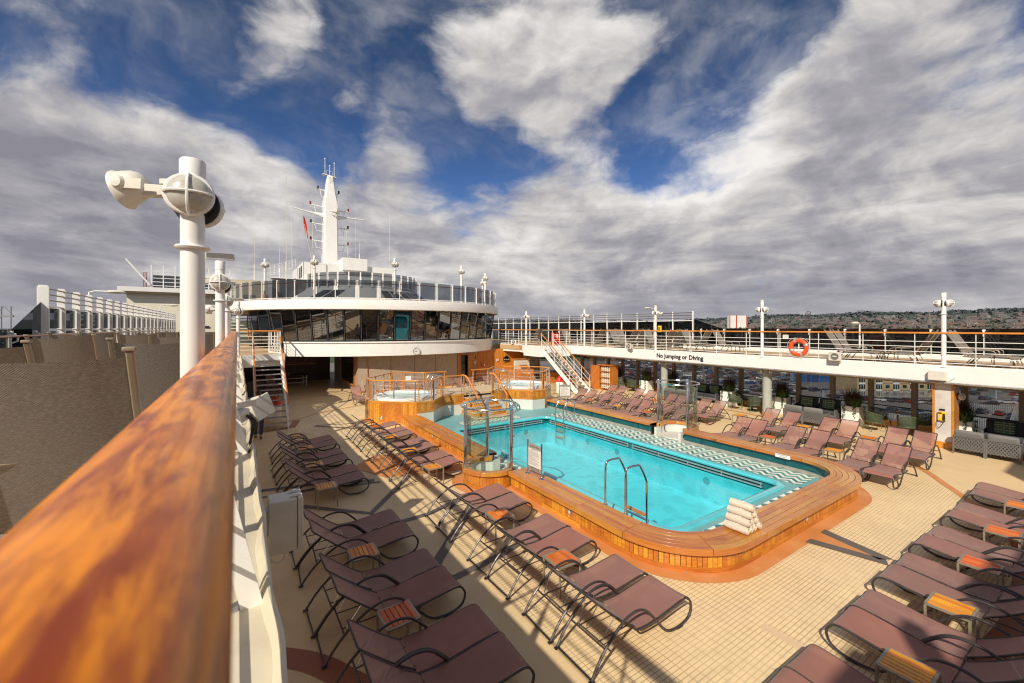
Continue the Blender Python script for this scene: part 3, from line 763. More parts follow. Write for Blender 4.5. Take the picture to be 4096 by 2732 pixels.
for i,y in enumerate([5.13,7.02,10.4,12.2,14.05,15.88,17.1]):
    table(4.33,y,radians(random.uniform(-3,3)), f'side table with bright teak slats beside the left pool bench, {ORD[i]} from the camera')
GC = 'loungers in the right foreground row'
for i,x in enumerate([14.87,14.22,12.83,12.21,10.88,10.24,9.10,8.46,7.33,6.68,5.44,4.8]):
    lounger(x, 2.30+random.uniform(-.02,.02), -pi/2+radians(random.uniform(-2,2)), f'mauve sun lounger lying across the right foreground, {"farthest" if i==0 else ORD[i]} from the right pillar' if i else 'mauve sun lounger lying across the right foreground, closest to the right pillar', GC)
for i,x in enumerate([13.54,11.55,9.67,7.90,6.06]):
    table(x,1.42,radians(random.uniform(-3,3)), f'side table with reddish slats in the right foreground row, {ORD[4-i]} from the camera')
GL = 'front row of loungers right of the pool'
for i,y in enumerate([3.84,4.52,5.80,6.45,7.58,8.2,10.7,11.37,12.5,13.15,14.28,15.0,16.05,16.75]):
    lounger(13.98 if y>4.6 else 13.86, y, radians(random.uniform(-2,2)), f'mauve sun lounger in the front row right of the pool, {ORD[i]} from the camera', GL)
GR = 'back row of loungers right of the pool'
for i,y in enumerate([3.8,4.47,5.76,6.42,7.66,8.34,10.52,11.25,12.43,13.08,14.28,15.0,16.24,16.9]):
    lounger(16.55, y, radians(random.uniform(-2,2)), f'mauve sun lounger in the back row near the window wall, {ORD[i]} from the camera', GR)
for i,y in enumerate([5.17,7.02,12.0,13.7,15.5]): table(14.98,y,radians(random.uniform(-4,4)), f'side table in the front lounger row right of the pool, {ORD[i]} from the camera')
for i,y in enumerate([5.12,7.04,9.4,11.85,13.7]): table(17.65,y,radians(random.uniform(-4,4)), f'side table in the back lounger row near the window wall, {ORD[i]} from the camera')
for i,x in enumerate([5.55,6.35,7.45,8.4,9.8,10.6,12.2,12.95,14.2,15.0]):
    lounger(x, 23.4 if i>1 else 22.9, pi/2+radians(random.uniform(-5,5)), f'mauve sun lounger facing the whirlpools in front of the panelled wall, {"leftmost" if i==0 else ORD[i]+" from the left"}', 'loungers behind the whirlpools')
# ------------------------------------------------------------------ upper decks, fascias and railings
UZ = 2.80
XR, XL = 20.05, .15
CY = 36.0
def arc(r, a0, a1, n, cx=9.8, cy=CY):
    return [(cx+r*sin(a0+(a1-a0)*i/n), cy-r*cos(a0+(a1-a0)*i/n)) for i in range(n+1)]
A1 = radians(47)
left_edge = [(XL,-3.0),(XL,10),(XL,22.9),(1.95,23.25),(1.95,24.9),(1.5,26.3)]
right_edge = [(XR,-3.0),(XR,10),(XR,22.9),(17.7,23.25),(17.6,25.0),(18.2,26.6),(17.75,29.2)]
# floors
mb = MB(); mb.prism([(-5.0,-8),(-5.0,40),(2.3,40),(2.3,29.3),(1.5,26.3),(1.95,24.9),(1.95,23.35),(XL-.08,22.95),(XL-.08,-8)],2.45,UZ); struct(mb.build('upper_deck_floor', UPD, smooth=False))
mb = MB(); mb.prism([(24.6,-8),(24.6,45),(17.3,45),(17.0,29.4),(17.7,29.2),(18.15,26.6),(17.65,25.0),(17.75,23.3),(XR+.08,22.95),(XR+.08,-8)],2.45,UZ); struct(mb.build('upper_deck_floor', UPD, smooth=False))
# fascias
FAS = WHITE
t = empty('deck_fascia',(0,0,0),0,'long white fascia along the right upper deck lettered No Jumping or Diving','fascia')
mb = MB(); mb.wall([(XR,-8),(XR,22.9)],2.28,2.86,-.14); mb.build('fascia_panel', FAS, t, bevel=.02)
mb = MB(); mb.tube([(XR-.03,-7.9,2.27),(XR-.03,22.8,2.27)],.035,8); mb.build('awning_rod', STEEL, t)
Mt = Matrix.Translation((XR-.008,13.98,2.545)) @ Matrix.Rotation(-pi/2,4,'Z') @ Matrix.Rotation(pi/2,4,'X')
tx = text_mesh('lettering','No Jumping or Diving',.325,BLACK,Mt,t,bold=.011,ext=.004)
t = empty('deck_fascia',(0,0,0),0,'white fascia turning behind the right staircase towards the lounge windows','fascia')
mb = MB(); mb.wall(right_edge[2:],2.28,2.86,-.12); mb.build('fascia_panel', FAS, t)
mb = MB(); mb.wall([(17.70,25.2),(17.58,23.2),(20.0,22.85)],2.10,2.84,-.1); mb.build('landing_panel', FAS, t)
t = empty('deck_fascia',(0,0,0),0,'white fascia below the left staircase landing','fascia')
mb = MB(); mb.wall([(1.5,26.3),(1.95,24.9),(1.95,23.25),(XL,22.9)],2.28,2.86,-.12); mb.build('fascia_panel', FAS, t)
# left gutter ledge that overhangs next to the near handrail
t = empty('deck_ledge',(0,0,0),0,'stained cream ledge with a raised lip outside the near left handrail','ledge')
mb = MB(); mb.bb((-.30,-3,2.50),(XL-.02,22.9,2.805)); mb.build('gutter_floor', CREAM, t, smooth=False)
mb = MB()
def lip(u,v):
    y = -2.0+24.5*u; w = .012*sin(y*4.1)+.008*sin(y*9.7+1)
    prof = [(XL-.05,2.806),(XL-.035,2.84),(XL-.018,2.868),(XL+.002,2.866),(XL+.006,2.80),(XL+.004,2.30)]
    k = v*5; i = min(4,int(k)); f = k-i; a,b_ = prof[i],prof[i+1]
    return (a[0]+(b_[0]-a[0])*f+w*(1-v*.6), y, a[1]+(b_[1]-a[1])*f)
mb.grid(lip,220,5); mb.build('lip', CREAM, t)
for k,y in enumerate((2.4,5.3,8.2)):
    mb = MB(); mb.lathe([(.0,.004),(.035,.004),(.04,.0)],(-.02,y,2.806),16); mb.build('drain', STEEL, t)

def railing(name, pts, z, label, post=1.47, rails=5, hr=(RAILW,), phase=0, h=1.16, hw=.055, lean=0, rev=False, parent=None, wood_top=True):
    """handrail over horizontal white tubes and flat posts"""
    t = empty(name,(0,0,0),0,label,'railing')
    P_ = [Vector((p[0],p[1],z)) for p in pts]
    a = MB()
    if wood_top:
        ring = [(-hw,-.022),(-hw,.008),(-hw*.6,.028),(hw*.6,.028),(hw,.008),(hw,-.022)]
        n = len(P_); vs = []; uv = []; d = 0
        for i,p in enumerate(P_):
            tt = (P_[min(i+1,n-1)]-P_[max(i-1,0)]).normalized(); nn = Vector((-tt.y,tt.x,0))
            if i: d += (p-P_[i-1]).length
            for (o,zz) in ring: vs.append(p+nn*o+Vector((0,0,h+zz))); uv.append((d,o+zz))
        fs = [(i*6+k,i*6+(k+1)%6,(i+1)*6+(k+1)%6,(i+1)*6+k) for i in range(n-1) for k in range(6)]+[tuple(range(6)),tuple((n-1)*6+k for k in reversed(range(6)))]
        a.add(vs,fs,uv); a.build('handrail', hr[0], t)
    else:
        a.tube([p+Vector((0,0,h)) for p in P_],.022,8); a.build('handrail', WHITE2, t)
    for k in range(rails):
        a = MB(); zz = h*(.12+.155*k*5/rails) if rails>1 else h*.5
        a.tube([p+Vector((0,0,zz)) for p in P_],.013,6); a.build('rail', WHITE2, t)
    # posts
    L = [0]
    for i in range(1,len(P_)): L.append(L[-1]+(P_[i]-P_[i-1]).length)
    s = phase; k = 0
    while s <= L[-1]+1e-3:
        for i in range(len(L)-1):
            if L[i]<=s<=L[i+1]+1e-6:
                f = (s-L[i])/max(1e-9,(L[i+1]-L[i])); p = P_[i].lerp(P_[i+1],f); tt = (P_[i+1]-P_[i]).normalized(); break
        a = MB(); a.bar(p+Vector((0,0,-.02)), p+Vector((0,0,h-.02)), .045, .016, up=tuple(tt))
        nn = Vector((-tt.y,tt.x,0))
        if k%3==2: a.bar(p+nn*(-.16 if rev else .16)+Vector((0,0,0)), p+Vector((0,0,h*.55)), .03, .014, up=tuple(tt))
        a.build('post', WHITE2, t, smooth=False); s += post; k += 1
    return t
railing('upper_deck_railing', [(XR+.06,-2.85),(XR+.06,22.9)], UZ, 'long white railing with orange wooden handrail along the right upper deck', phase=.0+ (3.05+2.85)%1.47, rev=True)
railing('upper_deck_railing', [(17.9,29.2),(18.3,26.6),(18.0,25.9),(19.2,25.6)], UZ, 'white railing with wooden handrail between the right stairs and the lounge windows', post=1.2)
railing('upper_deck_railing', [(18.85,23.4),(20.1,23.2),(20.1,22.9)], UZ, 'short white railing corner at the head of the right staircase', post=.6)
railing('upper_deck_railing', [(1.75,23.4),(1.85,24.9),(1.4,26.2),(2.1,28.9)], UZ, 'white railing with wooden handrail right of the left staircase head', post=.9)
railing('upper_deck_railing', [(-.05,26.5),(.6,26.3),(1.85,26.0)], UZ, 'white railing with wooden handrail across the left staircase landing', post=.75)
# the near left handrail that the camera leans on
t = empty('foreground_handrail',(0,0,0),0,'thick glossy varnished wooden handrail running away along the left edge in the foreground','handrail')
HM,nt,b = newmat('foreground_varnish')
p = worldpos(nt); mp = N(nt,'ShaderNodeMapping'); mp.inputs['Scale'].default_value = (15,2.6,15); nt.links.new(p, mp.inputs[0])
n1 = noise(nt, mp.outputs[0], 1.5, 6, .6, .45); mp2 = N(nt,'ShaderNodeMapping'); mp2.inputs['Scale'].default_value = (90,2.2,90); nt.links.new(p, mp2.inputs[0]); n2 = noise(nt, mp2.outputs[0], 1.0, 4)
n3 = noise(nt, p, 3.2, 3)
c = mix(nt, ramp(nt,n1,.36,.62), (.26,.045,.004), (.86,.285,.006)); c = mix(nt, ramp(nt,n2,.45,.75,0,.5), c, (.40,.09,.012)); c = mix(nt, ramp(nt,n3,.5,.7,0,.5), c, (.58,.15,.015))
nt.links.new(c, b.inputs['Base Color']); b.inputs['Roughness'].default_value=.34; b.inputs['Coat Weight'].default_value=.28; b.inputs['Specular IOR Level'].default_value=.3
nt.links.new(ramp(nt,n2,.3,.7,.12,.38), b.inputs['Coat Roughness']); bump(nt,b,n2,.25,.002)
def handrail_seg(y0,y1):
    a = MB(); xc,zc,rw,rh = -.090,3.935,.087,.062
    n = 24; m = 40
    vs = []; fs = []
    for i in range(m+1):
        y = y0+(y1-y0)*i/m
        for k in range(n):
            an = 2*pi*k/n; x = rw*math.copysign(abs(cos(an))**.75,cos(an)); z_ = rh*math.copysign(abs(sin(an))**.8,sin(an))
            vs.append((xc+x,y,zc+z_))
    for i in range(m):
        for k in range(n): fs.append((i*n+k,(i+1)*n+k,(i+1)*n+(k+1)%n,i*n+(k+1)%n))
    fs += [tuple(range(n)), tuple(m*n+k for k in reversed(range(n)))]
    a.add(vs,fs); return a.build('rail_length', HM, t)
for y0,y1 in ((-1.0,3.28),(3.283,8.0),(8.003,13.0),(13.003,18.0),(18.003,22.9)): handrail_seg(y0,y1)
t2 = empty('left_balustrade',(0,0,0),0,'white stanchions and tubes under the near left handrail above the ledge','railing')
for k in range(5):
    a = MB(); zz = UZ+.12+.18*k; a.tube([(-.10,-2.5,zz),(-.10,22.9,zz)],.013,6); a.build('rail', WHITE2, t2)
for i in range(17):
    y = .9+i*1.47
    if y>22.9: break
    a = MB(); a.bar((-.10,y,UZ-.02),(-.10,y,3.88),.016,.05)
    if i%2: a.bar((.06,y,UZ),(-.10,y,UZ+.75),.09,.02,up=(0,1,0))
    a.build('post', WHITE2, t2, smooth=False)
# ------------------------------------------------------------------ lamp posts with bulkhead lamps
def lamp_post(x, y, z, h, label, kind, r=.055, group='white deck lamp posts', col=None):
    """kind: list of extras"""
    t = empty('lamp_post',(x,y,z),0,label,'lamp post',group)
    cz = col or h*.71
    a = MB(); a.lathe([(r*1.9,0),(r*1.9,.02),(r*1.1,.025),(r,.03),(r,cz),(r*1.38,cz+.004),(r*1.48,cz+.014),(r*1.38,cz+.026),(r,cz+.03),(r,h-.16),(r*1.08,h-.155),(r*1.08,h),(r*.98,h+.012),(.001,h+.016)],n=24)
    a.build('pole', WHITE, t)
    return t
def globe(t, pos, dirv, R=.13, long=1.0):
    """round caged bulkhead lamp pointing along dirv"""
    d = Vector(dirv).normalized(); M = d.to_track_quat('Z','Y').to_matrix().to_4x4(); p = Vector(pos)
    a = MB(); a.lathe([(.02,-.06),(R*.55,-.055),(R*.9,-.03),(R,0),(R*1.02,.02),(R*.96,.035),(R*.86,.036)],p,28,M=M); g_ = a.build('lamp_housing', WHITE2, t)
    a = MB(); n = 7
    a.lathe([(R*.88*cos(pi/2*i/n)+1e-4,.03+R*.62*long*sin(pi/2*i/n)) for i in range(n+1)],p,24,M=M); a.build('lens', LENS, g_)
    a = MB()
    for ax in (0,1):
        pts = []
        for i in range(15):
            an = pi*i/14; q = Vector((R*.95*cos(an),0,.03+R*.70*long*sin(an))) if ax==0 else Vector((0,R*.95*cos(an),.03+R*.70*long*sin(an)))
            pts.append(p+(M@q))
        a.tube(pts,.010 if R>.1 else .006,6)
    a.build('guard', WHITE2, g_)
    a = MB(); a.lathe([(R*.9,-.075),(R*1.0,-.07),(R*1.0,-.055),(R*.85,-.05)],p,28,M=M); a.build('gasket', BLACK, g_)
def box_speaker(t, z, w=.38, yaw=0):
    Mx = Matrix.Rotation(yaw,4,'Z')
    a = MB(); q = Mx@Vector((0,0,z+.09)); a.box(q,(w,.12,.115),rz=yaw,rx=radians(8)); s_ = a.build('column_speaker', OFFW, t, bevel=.008)
    a = MB(); q = Mx@Vector((0,-.0635,z+.092)); a.box(q,(w-.03,.006,.09),rz=yaw,rx=radians(8)); a.build('grille', GRILLE, s_)
    a = MB()
    for sx in (-1,1): a.bar(Mx@Vector((sx*(w/2+.012),0,z+.02)), Mx@Vector((sx*(w/2+.012),0,z+.10)),.02,.006)
    a.bar(Mx@Vector((-w/2-.012,0,z+.018)), Mx@Vector((w/2+.012,0,z+.018)),.02,.006); a.build('bracket', OFFW, t)
def floodlight(t, pos, yaw, s=1.0):
    """trumpet shaped floodlight on a side arm"""
    M = Matrix.Translation(pos) @ Matrix.Rotation(yaw,4,'Z') @ Matrix.Scale(s,4)
    a = MB(); a.add([M@Vector(v) for v in [(.02,-.03,-.035),(.30,-.035,-.05),(.30,-.035,.055),(.02,-.03,.04),(.02,.03,-.035),(.30,.035,-.05),(.30,.035,.055),(.02,.03,.04)]],[(0,1,2,3),(7,6,5,4),(0,4,5,1),(3,2,6,7),(1,5,6,2),(0,3,7,4)])
    arm = a.build('side_arm', OFFW, t, bevel=.005)
    R_ = Matrix.Rotation(radians(110),4,'Y'); M2 = M @ Matrix.Translation((.40,0,.03)) @ R_
    a = MB(); a.lathe([(.001,-.135),(.05,-.13),(.095,-.105),(.125,-.06),(.142,.0),(.152,.05),(.168,.07),(.168,.08),(.158,.084),(.001,.08)],(0,0,0),28,M=M2@Matrix.Diagonal((1.0,.85,1,1)))
    fh = a.build('floodlight', OFFW, t)
    a = MB()
    for s_ in (-1,1):
        a = MB(); a.lathe([(.001,.045),(.04,.04),(.056,.015),(.058,0)],(0,0,0),20,M=M@Matrix.Translation((.40,s_*.115,.03))@Matrix.Rotation(-s_*radians(90),4,'X')); a.bar(M@Vector((.22,s_*.125,.02)),M@Vector((.42,s_*.125,.03)),.012*s,.085*s,up=(0,0,1)); a.build('yoke', OFFW, fh)
    a = MB(); a.box(M@Vector((.10,0,.075)),(.10*s,.07*s,.05*s),rz=yaw); a.build('junction_box', OFFW, t, bevel=.006)
GRILLE = paint('grey_grille',(.20,.19,.18),.6,.2,.2,120)
H = 2.61
xl = -.275
t = lamp_post(xl,3.85,UZ,2.565,'big white lamp post rising beside the handrail with a floodlight arm','x',.074,col=1.92)
globe(t,(-.012,-.075,2.30),(-.04,-1,0),.150); globe(t,(.04,.10,2.26),(.30,1,0),.150); floodlight(t,(-.07,-.02,2.33),pi-radians(30),.84)
t = lamp_post(xl,9.70,UZ,2.60,'second white lamp post on the left upper deck topped by a grey column speaker','x',.078)
globe(t,(0,-.09,2.20),(.0,-1,0),.165); globe(t,(.03,.10,2.16),(.25,1,0),.16); floodlight(t,(-.08,0,2.22),pi-radians(10),.9); box_speaker(t,2.62,.44,radians(-8))
t = lamp_post(xl,15.6,UZ,2.60,'third white lamp post on the left upper deck with a caged round lamp','x',.075)
globe(t,(0,-.08,2.16),(.0,-1,0),.175); globe(t,(0,.08,2.15),(.2,1,0),.165); box_speaker(t,2.62,.44,radians(-20)); floodlight(t,(-.09,0,1.9),pi-radians(20),.9)
t = lamp_post(xl+.3,21.5,UZ,2.45,'fourth white lamp post on the left near the staircase landing','x',.07)
globe(t,(-.05,-.07,2.05),(-.6,-1,0),.15); globe(t,(.07,.05,2.05),(1,.6,0),.15); box_speaker(t,2.46,.4,radians(-25)); floodlight(t,(-.08,0,2.05),pi+radians(15),.9)
for i,y in enumerate((3.80,9.70,15.55,21.45,27.9)):
    lb = ['white lamp post with two egg shaped lamps at the far right railing','white lamp post right of the distant red and white tower block','white lamp post directly above the words No Jumping','white lamp post behind the red box on the right upper deck','white lamp post nearest the lounge windows on the right'][i]
    t = lamp_post(XR+.09 if i<4 else 18.55, y if i<4 else 26.2, UZ, 2.52, lb, 'x', .065)
    for s_ in (-1,1): globe(t,(s_*.03,-s_*.10,2.17),(s_*.25,-s_*1,0) if i%2 else (s_*.1,-s_*1,0),.125,1.35)
    if i in (1,2,3,4): a = MB(); a.lathe([(.05,0),(.075,.01),(.075,.09),(.06,.10),(.001,.105)],(0,0,2.52),20); a.build('cap', OFFW, t)
    if i in (2,3,4): floodlight(t,(.0,-.12,2.12),radians(-80),.7)
# outer glass balustrades
def balustrade(X, y0, y1, label, side):
    t = empty('glass_balustrade',(0,0,0),0,label,'balustrade')
    n = int((y1-y0)/1.51)
    for i in range(n+1):
        y = y0+i*1.51
        a = MB(); a.bar((X,y,UZ),(X,y,4.03),.055,.02,up=(0,1,0)); a.box((X-.03*side,y,3.98),(.14,.05,.05)); a.tube([(X-.01*side,y,3.75),(X-.12*side,y,3.8),(X-.14*side,y,3.93)],.02,6)
        a.box((X,y,4.04),(.09,.09,.05)); a.build('post', WHITE, t)
        if i<n:
            a = MB(); a.bb((X+.04*side,y+.03,UZ+.16),(X+.05*side,y+1.48,4.10)); a.build('pane', SMOKE, t, smooth=False)
    a = MB(); a.bb((X-.02,y0,UZ),(X+.10,y1,UZ+.22)); a.build('kerb', WHITE, t)
    a = MB(); a.tube([(X-.14*side,y0,3.93),(X-.14*side,y1,3.93)],.028,8); a.build('handrail', TEAKD, t)
balustrade(24.75,-2.5,16.9,'smoked glass balustrade with white hooked posts along the outer right side',1)
balustrade(-4.75,-2.5,17.6,'smoked glass balustrade along the outer left side of the upper deck',-1)
def windscreen(X, y0, y1, top, label, side):
    t = empty('windscreen',(0,0,0),0,label,'windscreen')
    n = int(round((y1-y0)/1.51))
    for i in range(n+1):
        y = y0+i*1.51
        a = MB(); w = (.10 if i else .13) if side>0 else (.20 if i else .25)
        a.bar((X,y,UZ),(X,y,top-.04),w,.05,up=(0,1,0)); a.box((X,y,top-.03),(w*.8,.045,.05)); a.build('post', WHITE, t, bevel=.01)
    for k in range(3):
        a = MB(); a.tube([(X-.05*side,y0,top-.10-.17*k),(X-.05*side,y1,top-.10-.17*k)],.024,8); a.build('tube', CHAMPR, t)
    for zz in (top-.62,top-1.32):
        a = MB(); a.bar((X+.0,y0,zz),(X+.0,y1,zz),.05,.045); a.build('rail', WHITE, t)
    for i in range(n):
        y = y0+i*1.51
        a = MB(); a.bb((X+.03*side,y+.06,top-1.28),(X+.04*side,y+1.45,top-.66)); a.build('pane', SMOKE, t, smooth=False)
        a = MB(); a.bb((X+.03*side,y+.06,UZ+.1),(X+.04*side,y+1.45,top-1.36)); a.build('lower_pane', SMOKE if i%2 else WINDOW, t, smooth=False)
    a = MB(); a.tube([(X-.14*side,y0,3.93),(X-.14*side,y1,3.93)],.032,8); a.build('handrail', TEAKD, t)
    a = MB(); a.add([(X+.04*side,y0,top-.5),(X+.04*side,y0-1.9,4.10),(X+.04*side,y0-1.9,3.0),(X+.04*side,y0,3.0),(X+.05*side,y0,top-.5),(X+.05*side,y0-1.9,4.10),(X+.05*side,y0-1.9,3.0),(X+.05*side,y0,3.0)],[(0,1,2,3),(7,6,5,4),(0,4,5,1),(1,5,6,2),(2,6,7,3),(3,7,4,0)]); a.build('end_pane', SMOKE, t, smooth=False)
CHAMPR = paint('bronze_tube',(.30,.24,.19),.3,.7,.15,10)
windscreen(24.75,16.2,16.2+1.51*18,5.22,'tall windscreen of white posts and bronze tubes along the right upper deck',1)
windscreen(-4.75,17.75,17.75+1.51*20,5.40,'tall windscreen of white posts and bronze tubes on the left side',-1)
# window wall of the pool deck, right side
t = empty('window_wall',(0,0,0),0,'wall of tall tinted windows behind the sofas overlooking the car park','window wall')
XW = 22.65
a = MB(); a.bb((XW-.10,-6,0),(XW+.12,27,.30)); a.build('teak_skirting', TEAKV, t)
a = MB(); a.bb((XW-.10,-6,1.93),(XW+.25,27,2.44)); a.build('head_beam', CREAM, t)
MULL = paint('taupe_mullion',(.26,.20,.15),.5,0,.08,5)
for i in range(-4,17):
    y = 2.34+i*1.378
    a = MB(); a.box((XW,y,1.12),(.22,.17,1.64)); a.build('mullion', MULL, t, bevel=.01)
    if i<16:
        a = MB(); a.bb((XW+.03,y+.09,.30),(XW+.04,y+1.29,1.93)); pn = a.build('pane', WINDOW, t, smooth=False)
        a = MB(); a.bb((XW-.0,y+.085,.86),(XW+.06,y+1.293,.90)); a.build('transom', BLACK, t, smooth=False)
struct(MB().bb((20.2,-8,2.40),(25,45,2.449)).build('deckhead', CREAM, smooth=False))
struct(MB().bb((-5,-8,2.40),(.05,22.8,2.449)).build('deckhead', CREAM, smooth=False))
# pillars
t = empty('pillar',(0,0,0),0,'square white pillar with teak corner strips that carries the yellow telephone','pillar')
MARB = paint('marbled_white',(.62,.58,.55),.5,0,.16,2.2,(.80,.79,.76))
a = MB(); a.bb((20.28,3.60,.0),(20.95,4.08,2.42)); a.build('shaft', MARB, t)
a = MB(); 
for y in (3.605,4.075): a.bb((20.262,y-.03,.0),(20.96,y+.03,2.42))
a.build('corner_strips', TEAKV, t, smooth=False)
a = MB(); a.bb((20.24,3.55,.0),(20.98,4.13,.22)); a.build('base_board', TEAKV, t, smooth=False)
GREYC = paint('pale_green_grey_paint',(.40,.42,.38),.35,0,.1,2)
for i,y in enumerate((9.70,15.3)):
    t = empty('pillar',(0,0,0),0,['round grey green pillar next to the dark sofa and planter','round grey green pillar with an orange foot behind the glass shower'][i],'pillar')
    a = MB(); a.cyl((20.6,y,.0),.19,2.42,28); a.build('shaft', GREYC, t)
    a = MB(); a.lathe([(.20,0),(.20,.2),(.195,.22)],(20.6,y,0),28); a.build('base', RAILW, t)
    for s_ in (-1,1): globe(t,(20.6-.12,y+s_*.20,2.12),(-.5,s_,0),.09)
def wall_lamp(p,d,label):
    t = empty('wall_lamp',(0,0,0),0,label,'lamp'); globe(t,p,d,.12)
wall_lamp((20.75,3.50,1.78),(-.3,-1,0),'caged wall lamp on the right face of the square pillar')
wall_lamp((20.75,4.22,1.80),(-.3,1,0),'caged wall lamp on the left face of the square pillar')
# yellow telephone
t = empty('telephone',(20.26,3.86,1.10),0,'yellow emergency telephone with keypad on the white square pillar','telephone')
a = MB(); a.bb((-.07,-.10,-.15),(.0,.10,.15)); a.build('body', YEL, t, bevel=.012)
a = MB(); a.bb((-.10,-.085,-.13),(-.07,-.03,.10)); a.tube([(-.09,-.057,-.10),(-.12,-.057,-.02),(-.09,-.057,.08)],.022,8); a.build('handset', BLACK, t, bevel=.01)
for r_ in range(4):
    for c_ in range(3):
        a = MB(); a.box((-.073,.075-.032*c_,.03-.03*r_),(.008,.02,.018)); a.build('key', OFFW, t, smooth=False)
a = MB(); a.bb((-.073,.0,.08),(-.068,.09,.13)); a.build('display', BLACK, t, smooth=False)
a = MB(); a.tube(curve([(-.03,-.06,-.15),(-.05,.02,-.33),(-.04,.10,-.40),(-.03,.14,-.25),(-.03,.09,-.12)],6),.007,6); a.build('cord', BLACK, t)
a = MB(); a.bb((20.245,3.79,1.30),(20.262,3.93,1.35)); tag(a.build('name_plate', BLACK, smooth=False),'small dark name plate above the yellow telephone','plate')
t = empty('junction_box',(XR-.06,3.92,2.50),0,'white electrical box on the right fascia above the telephone pillar','electrical box')
a = MB(); a.bb((-.13,-.22,-.15),(.05,.22,.17)); a.build('case', OFFW, t, bevel=.012)
a = MB(); a.tube(curve([(-.02,-.05,-.15),(-.03,-.12,-.22),(-.01,-.25,-.16),(.02,-.42,-.02)],5),.007,6); a.build('cable', OFFW, t)
# life buoy
t = empty('life_buoy',(XR-.02,8.17,3.29),0,'orange life buoy ring hanging on the right upper railing','life buoy')
a = MB(); R_,r_ = .30,.085
def torus(u,v,f=1.0): 
    A=2*pi*u; B=2*pi*v; return (r_*f*.8*cos(B), (R_+r_*f*sin(B))*cos(A), (R_+r_*f*sin(B))*sin(A))
a.grid(lambda u,v: torus(u,v),40,14); a.build('ring', ORG, t)
RFL = paint('reflective_tape',(.55,.55,.56),.3,.4,.1,20)
for k in range(4):
    a = MB(); a.grid(lambda u,v: torus((k+.5+(u-.5)*.16)/4+.06,v,1.03),5,14); a.build('reflective_band', RFL, t)
a = MB(); pts = []
for k in range(49):
    A = 2*pi*k/48; rr = R_+r_+.012+.05*abs(sin(2*A)); pts.append((-.02,rr*cos(A),rr*sin(A)))
a.tube(pts[:-1],.008,5,closed=True); a.build('grab_line', OFFW, t)
a = MB(); a.bar((.04,0,.3),(.04,0,-.1),.03); a.bar((.04,0,-.1),(-.02,-.27,-.22),.03); a.bar((.04,0,-.1),(-.02,.27,-.22),.03); a.build('bracket', WHITE2, t)
# loudspeakers on the fascias
def horn(p, yaw, label, s=1.0):
    t = empty('loudspeaker', p, yaw, label,'loudspeaker'); t.scale = (s,s,s)
    a = MB()
    V = [(-.10,-.10,-.07),(.10,-.20,-.16),(.10,.20,-.16),(-.10,.10,-.07),(-.10,-.10,.07),(.10,-.20,.16),(.10,.20,.16),(-.10,.10,.07)]
    a.add(V,[(0,3,2,1),(4,5,6,7),(0,1,5,4),(2,3,7,6),(3,0,4,7),(1,2,6,5)]); a.box((.115,0,0),(.03,.42,.34)); a.build('horn', OFFW, t, bevel=.01)
    a = MB(); a.lathe([(.0,.0),(.07,-.0),(.13,.012),(.135,.0)],(.135,0,0),24,M=Matrix.Rotation(pi/2,4,'Y')); a.build('mouth', GRILLE, t)
    a = MB(); a.lathe([(.0,.03),(.05,.028),(.065,.01)],(.137,0,0),20,M=Matrix.Rotation(pi/2,4,'Y')@Matrix.Diagonal((.6,1.2,1,1))); a.build('plug', OFFW, t)
    a = MB(); a.bar((-.02,-.16,-.2),(-.02,.16,-.2),.04,.012); a.bar((-.02,-.16,-.2),(-.02,-.16,.02),.03,.012); a.bar((-.02,.16,-.2),(-.02,.16,.02),.03,.012); a.build('bracket', OFFW, t)
horn((XR-.12,6.80,3.0),pi,'cream loudspeaker on the right deck edge to the right of the life buoy')
horn((XR-.12,17.2,3.02),pi-.3,'cream loudspeaker on the right deck edge left of the lettering')
horn((18.1,27.3,3.02),pi+1.0,'small loudspeaker on the fascia nearest the lounge windows')
# ------------------------------------------------------------------ left edge fittings
t = empty('wall_speaker',(.235,7.5,2.93),radians(-75),'white box loudspeaker tilted down over the left deck edge in front of the stairs','loudspeaker'); t.rotation_euler = (radians(20),radians(-6),radians(-58)); t.scale = (.92,.92,.92)
a = MB(); a.add([(-.16,-.10,-.13),(.16,-.16,-.17),(.16,.16,-.17),(-.16,.10,-.13),(-.16,-.10,.13),(.16,-.16,.17),(.16,.16,.17),(-.16,.10,.13)],[(0,3,2,1),(4,5,6,7),(0,1,5,4),(1,2,6,5),(2,3,7,6),(3,0,4,7)]); a.box((.17,0,0),(.03,.35,.37)); a.build('cabinet', OFFW, t, bevel=.012)
a = MB(); a.box((-.05,-.16,0),(.06,.03,.06)); a.lathe([(.0,.03),(.025,.03),(.03,.0)],(-.05,-.18,0),12,M=Matrix.Rotation(pi/2,4,'X')); a.build('pivot', STEEL, t)
t = empty('flood_bracket',(-.03,4.95,2.80),0,'white angled bracket and gear box with black cables on the left ledge','bracket')
a = MB(); a.bar((-.06,-.10,0),(-.02,.55,.48),.06,.10); a.bar((-.02,.55,.48),(.20,1.15,.42),.05,.07); a.build('arm', OFFW, t)
a = MB(); a.box((.0,.62,.36),(.20,.36,.13),rz=-.3,ry=.1); a.build('gear_box', OFFW, t, bevel=.015)
for k in (0,1):
    a = MB(); a.tube(curve([(.10,.66+.05*k,.36),(.17+.03*k,.60,.28),(.15,.52,.08),(.16+.02*k,.40,-.02)],6),.012,7); a.build('cable', BLACK, t)
a = MB(); a.bb((.12,.34,-.06),(.20,.42,.03)); a.build('socket', DARKF, t)
t = empty('switch_cabinet',(.385,4.52,2.32),0,'white steel switch cabinet with two clamps hanging on the left deck edge','electrical box'); t.scale = (.86,.86,.88)
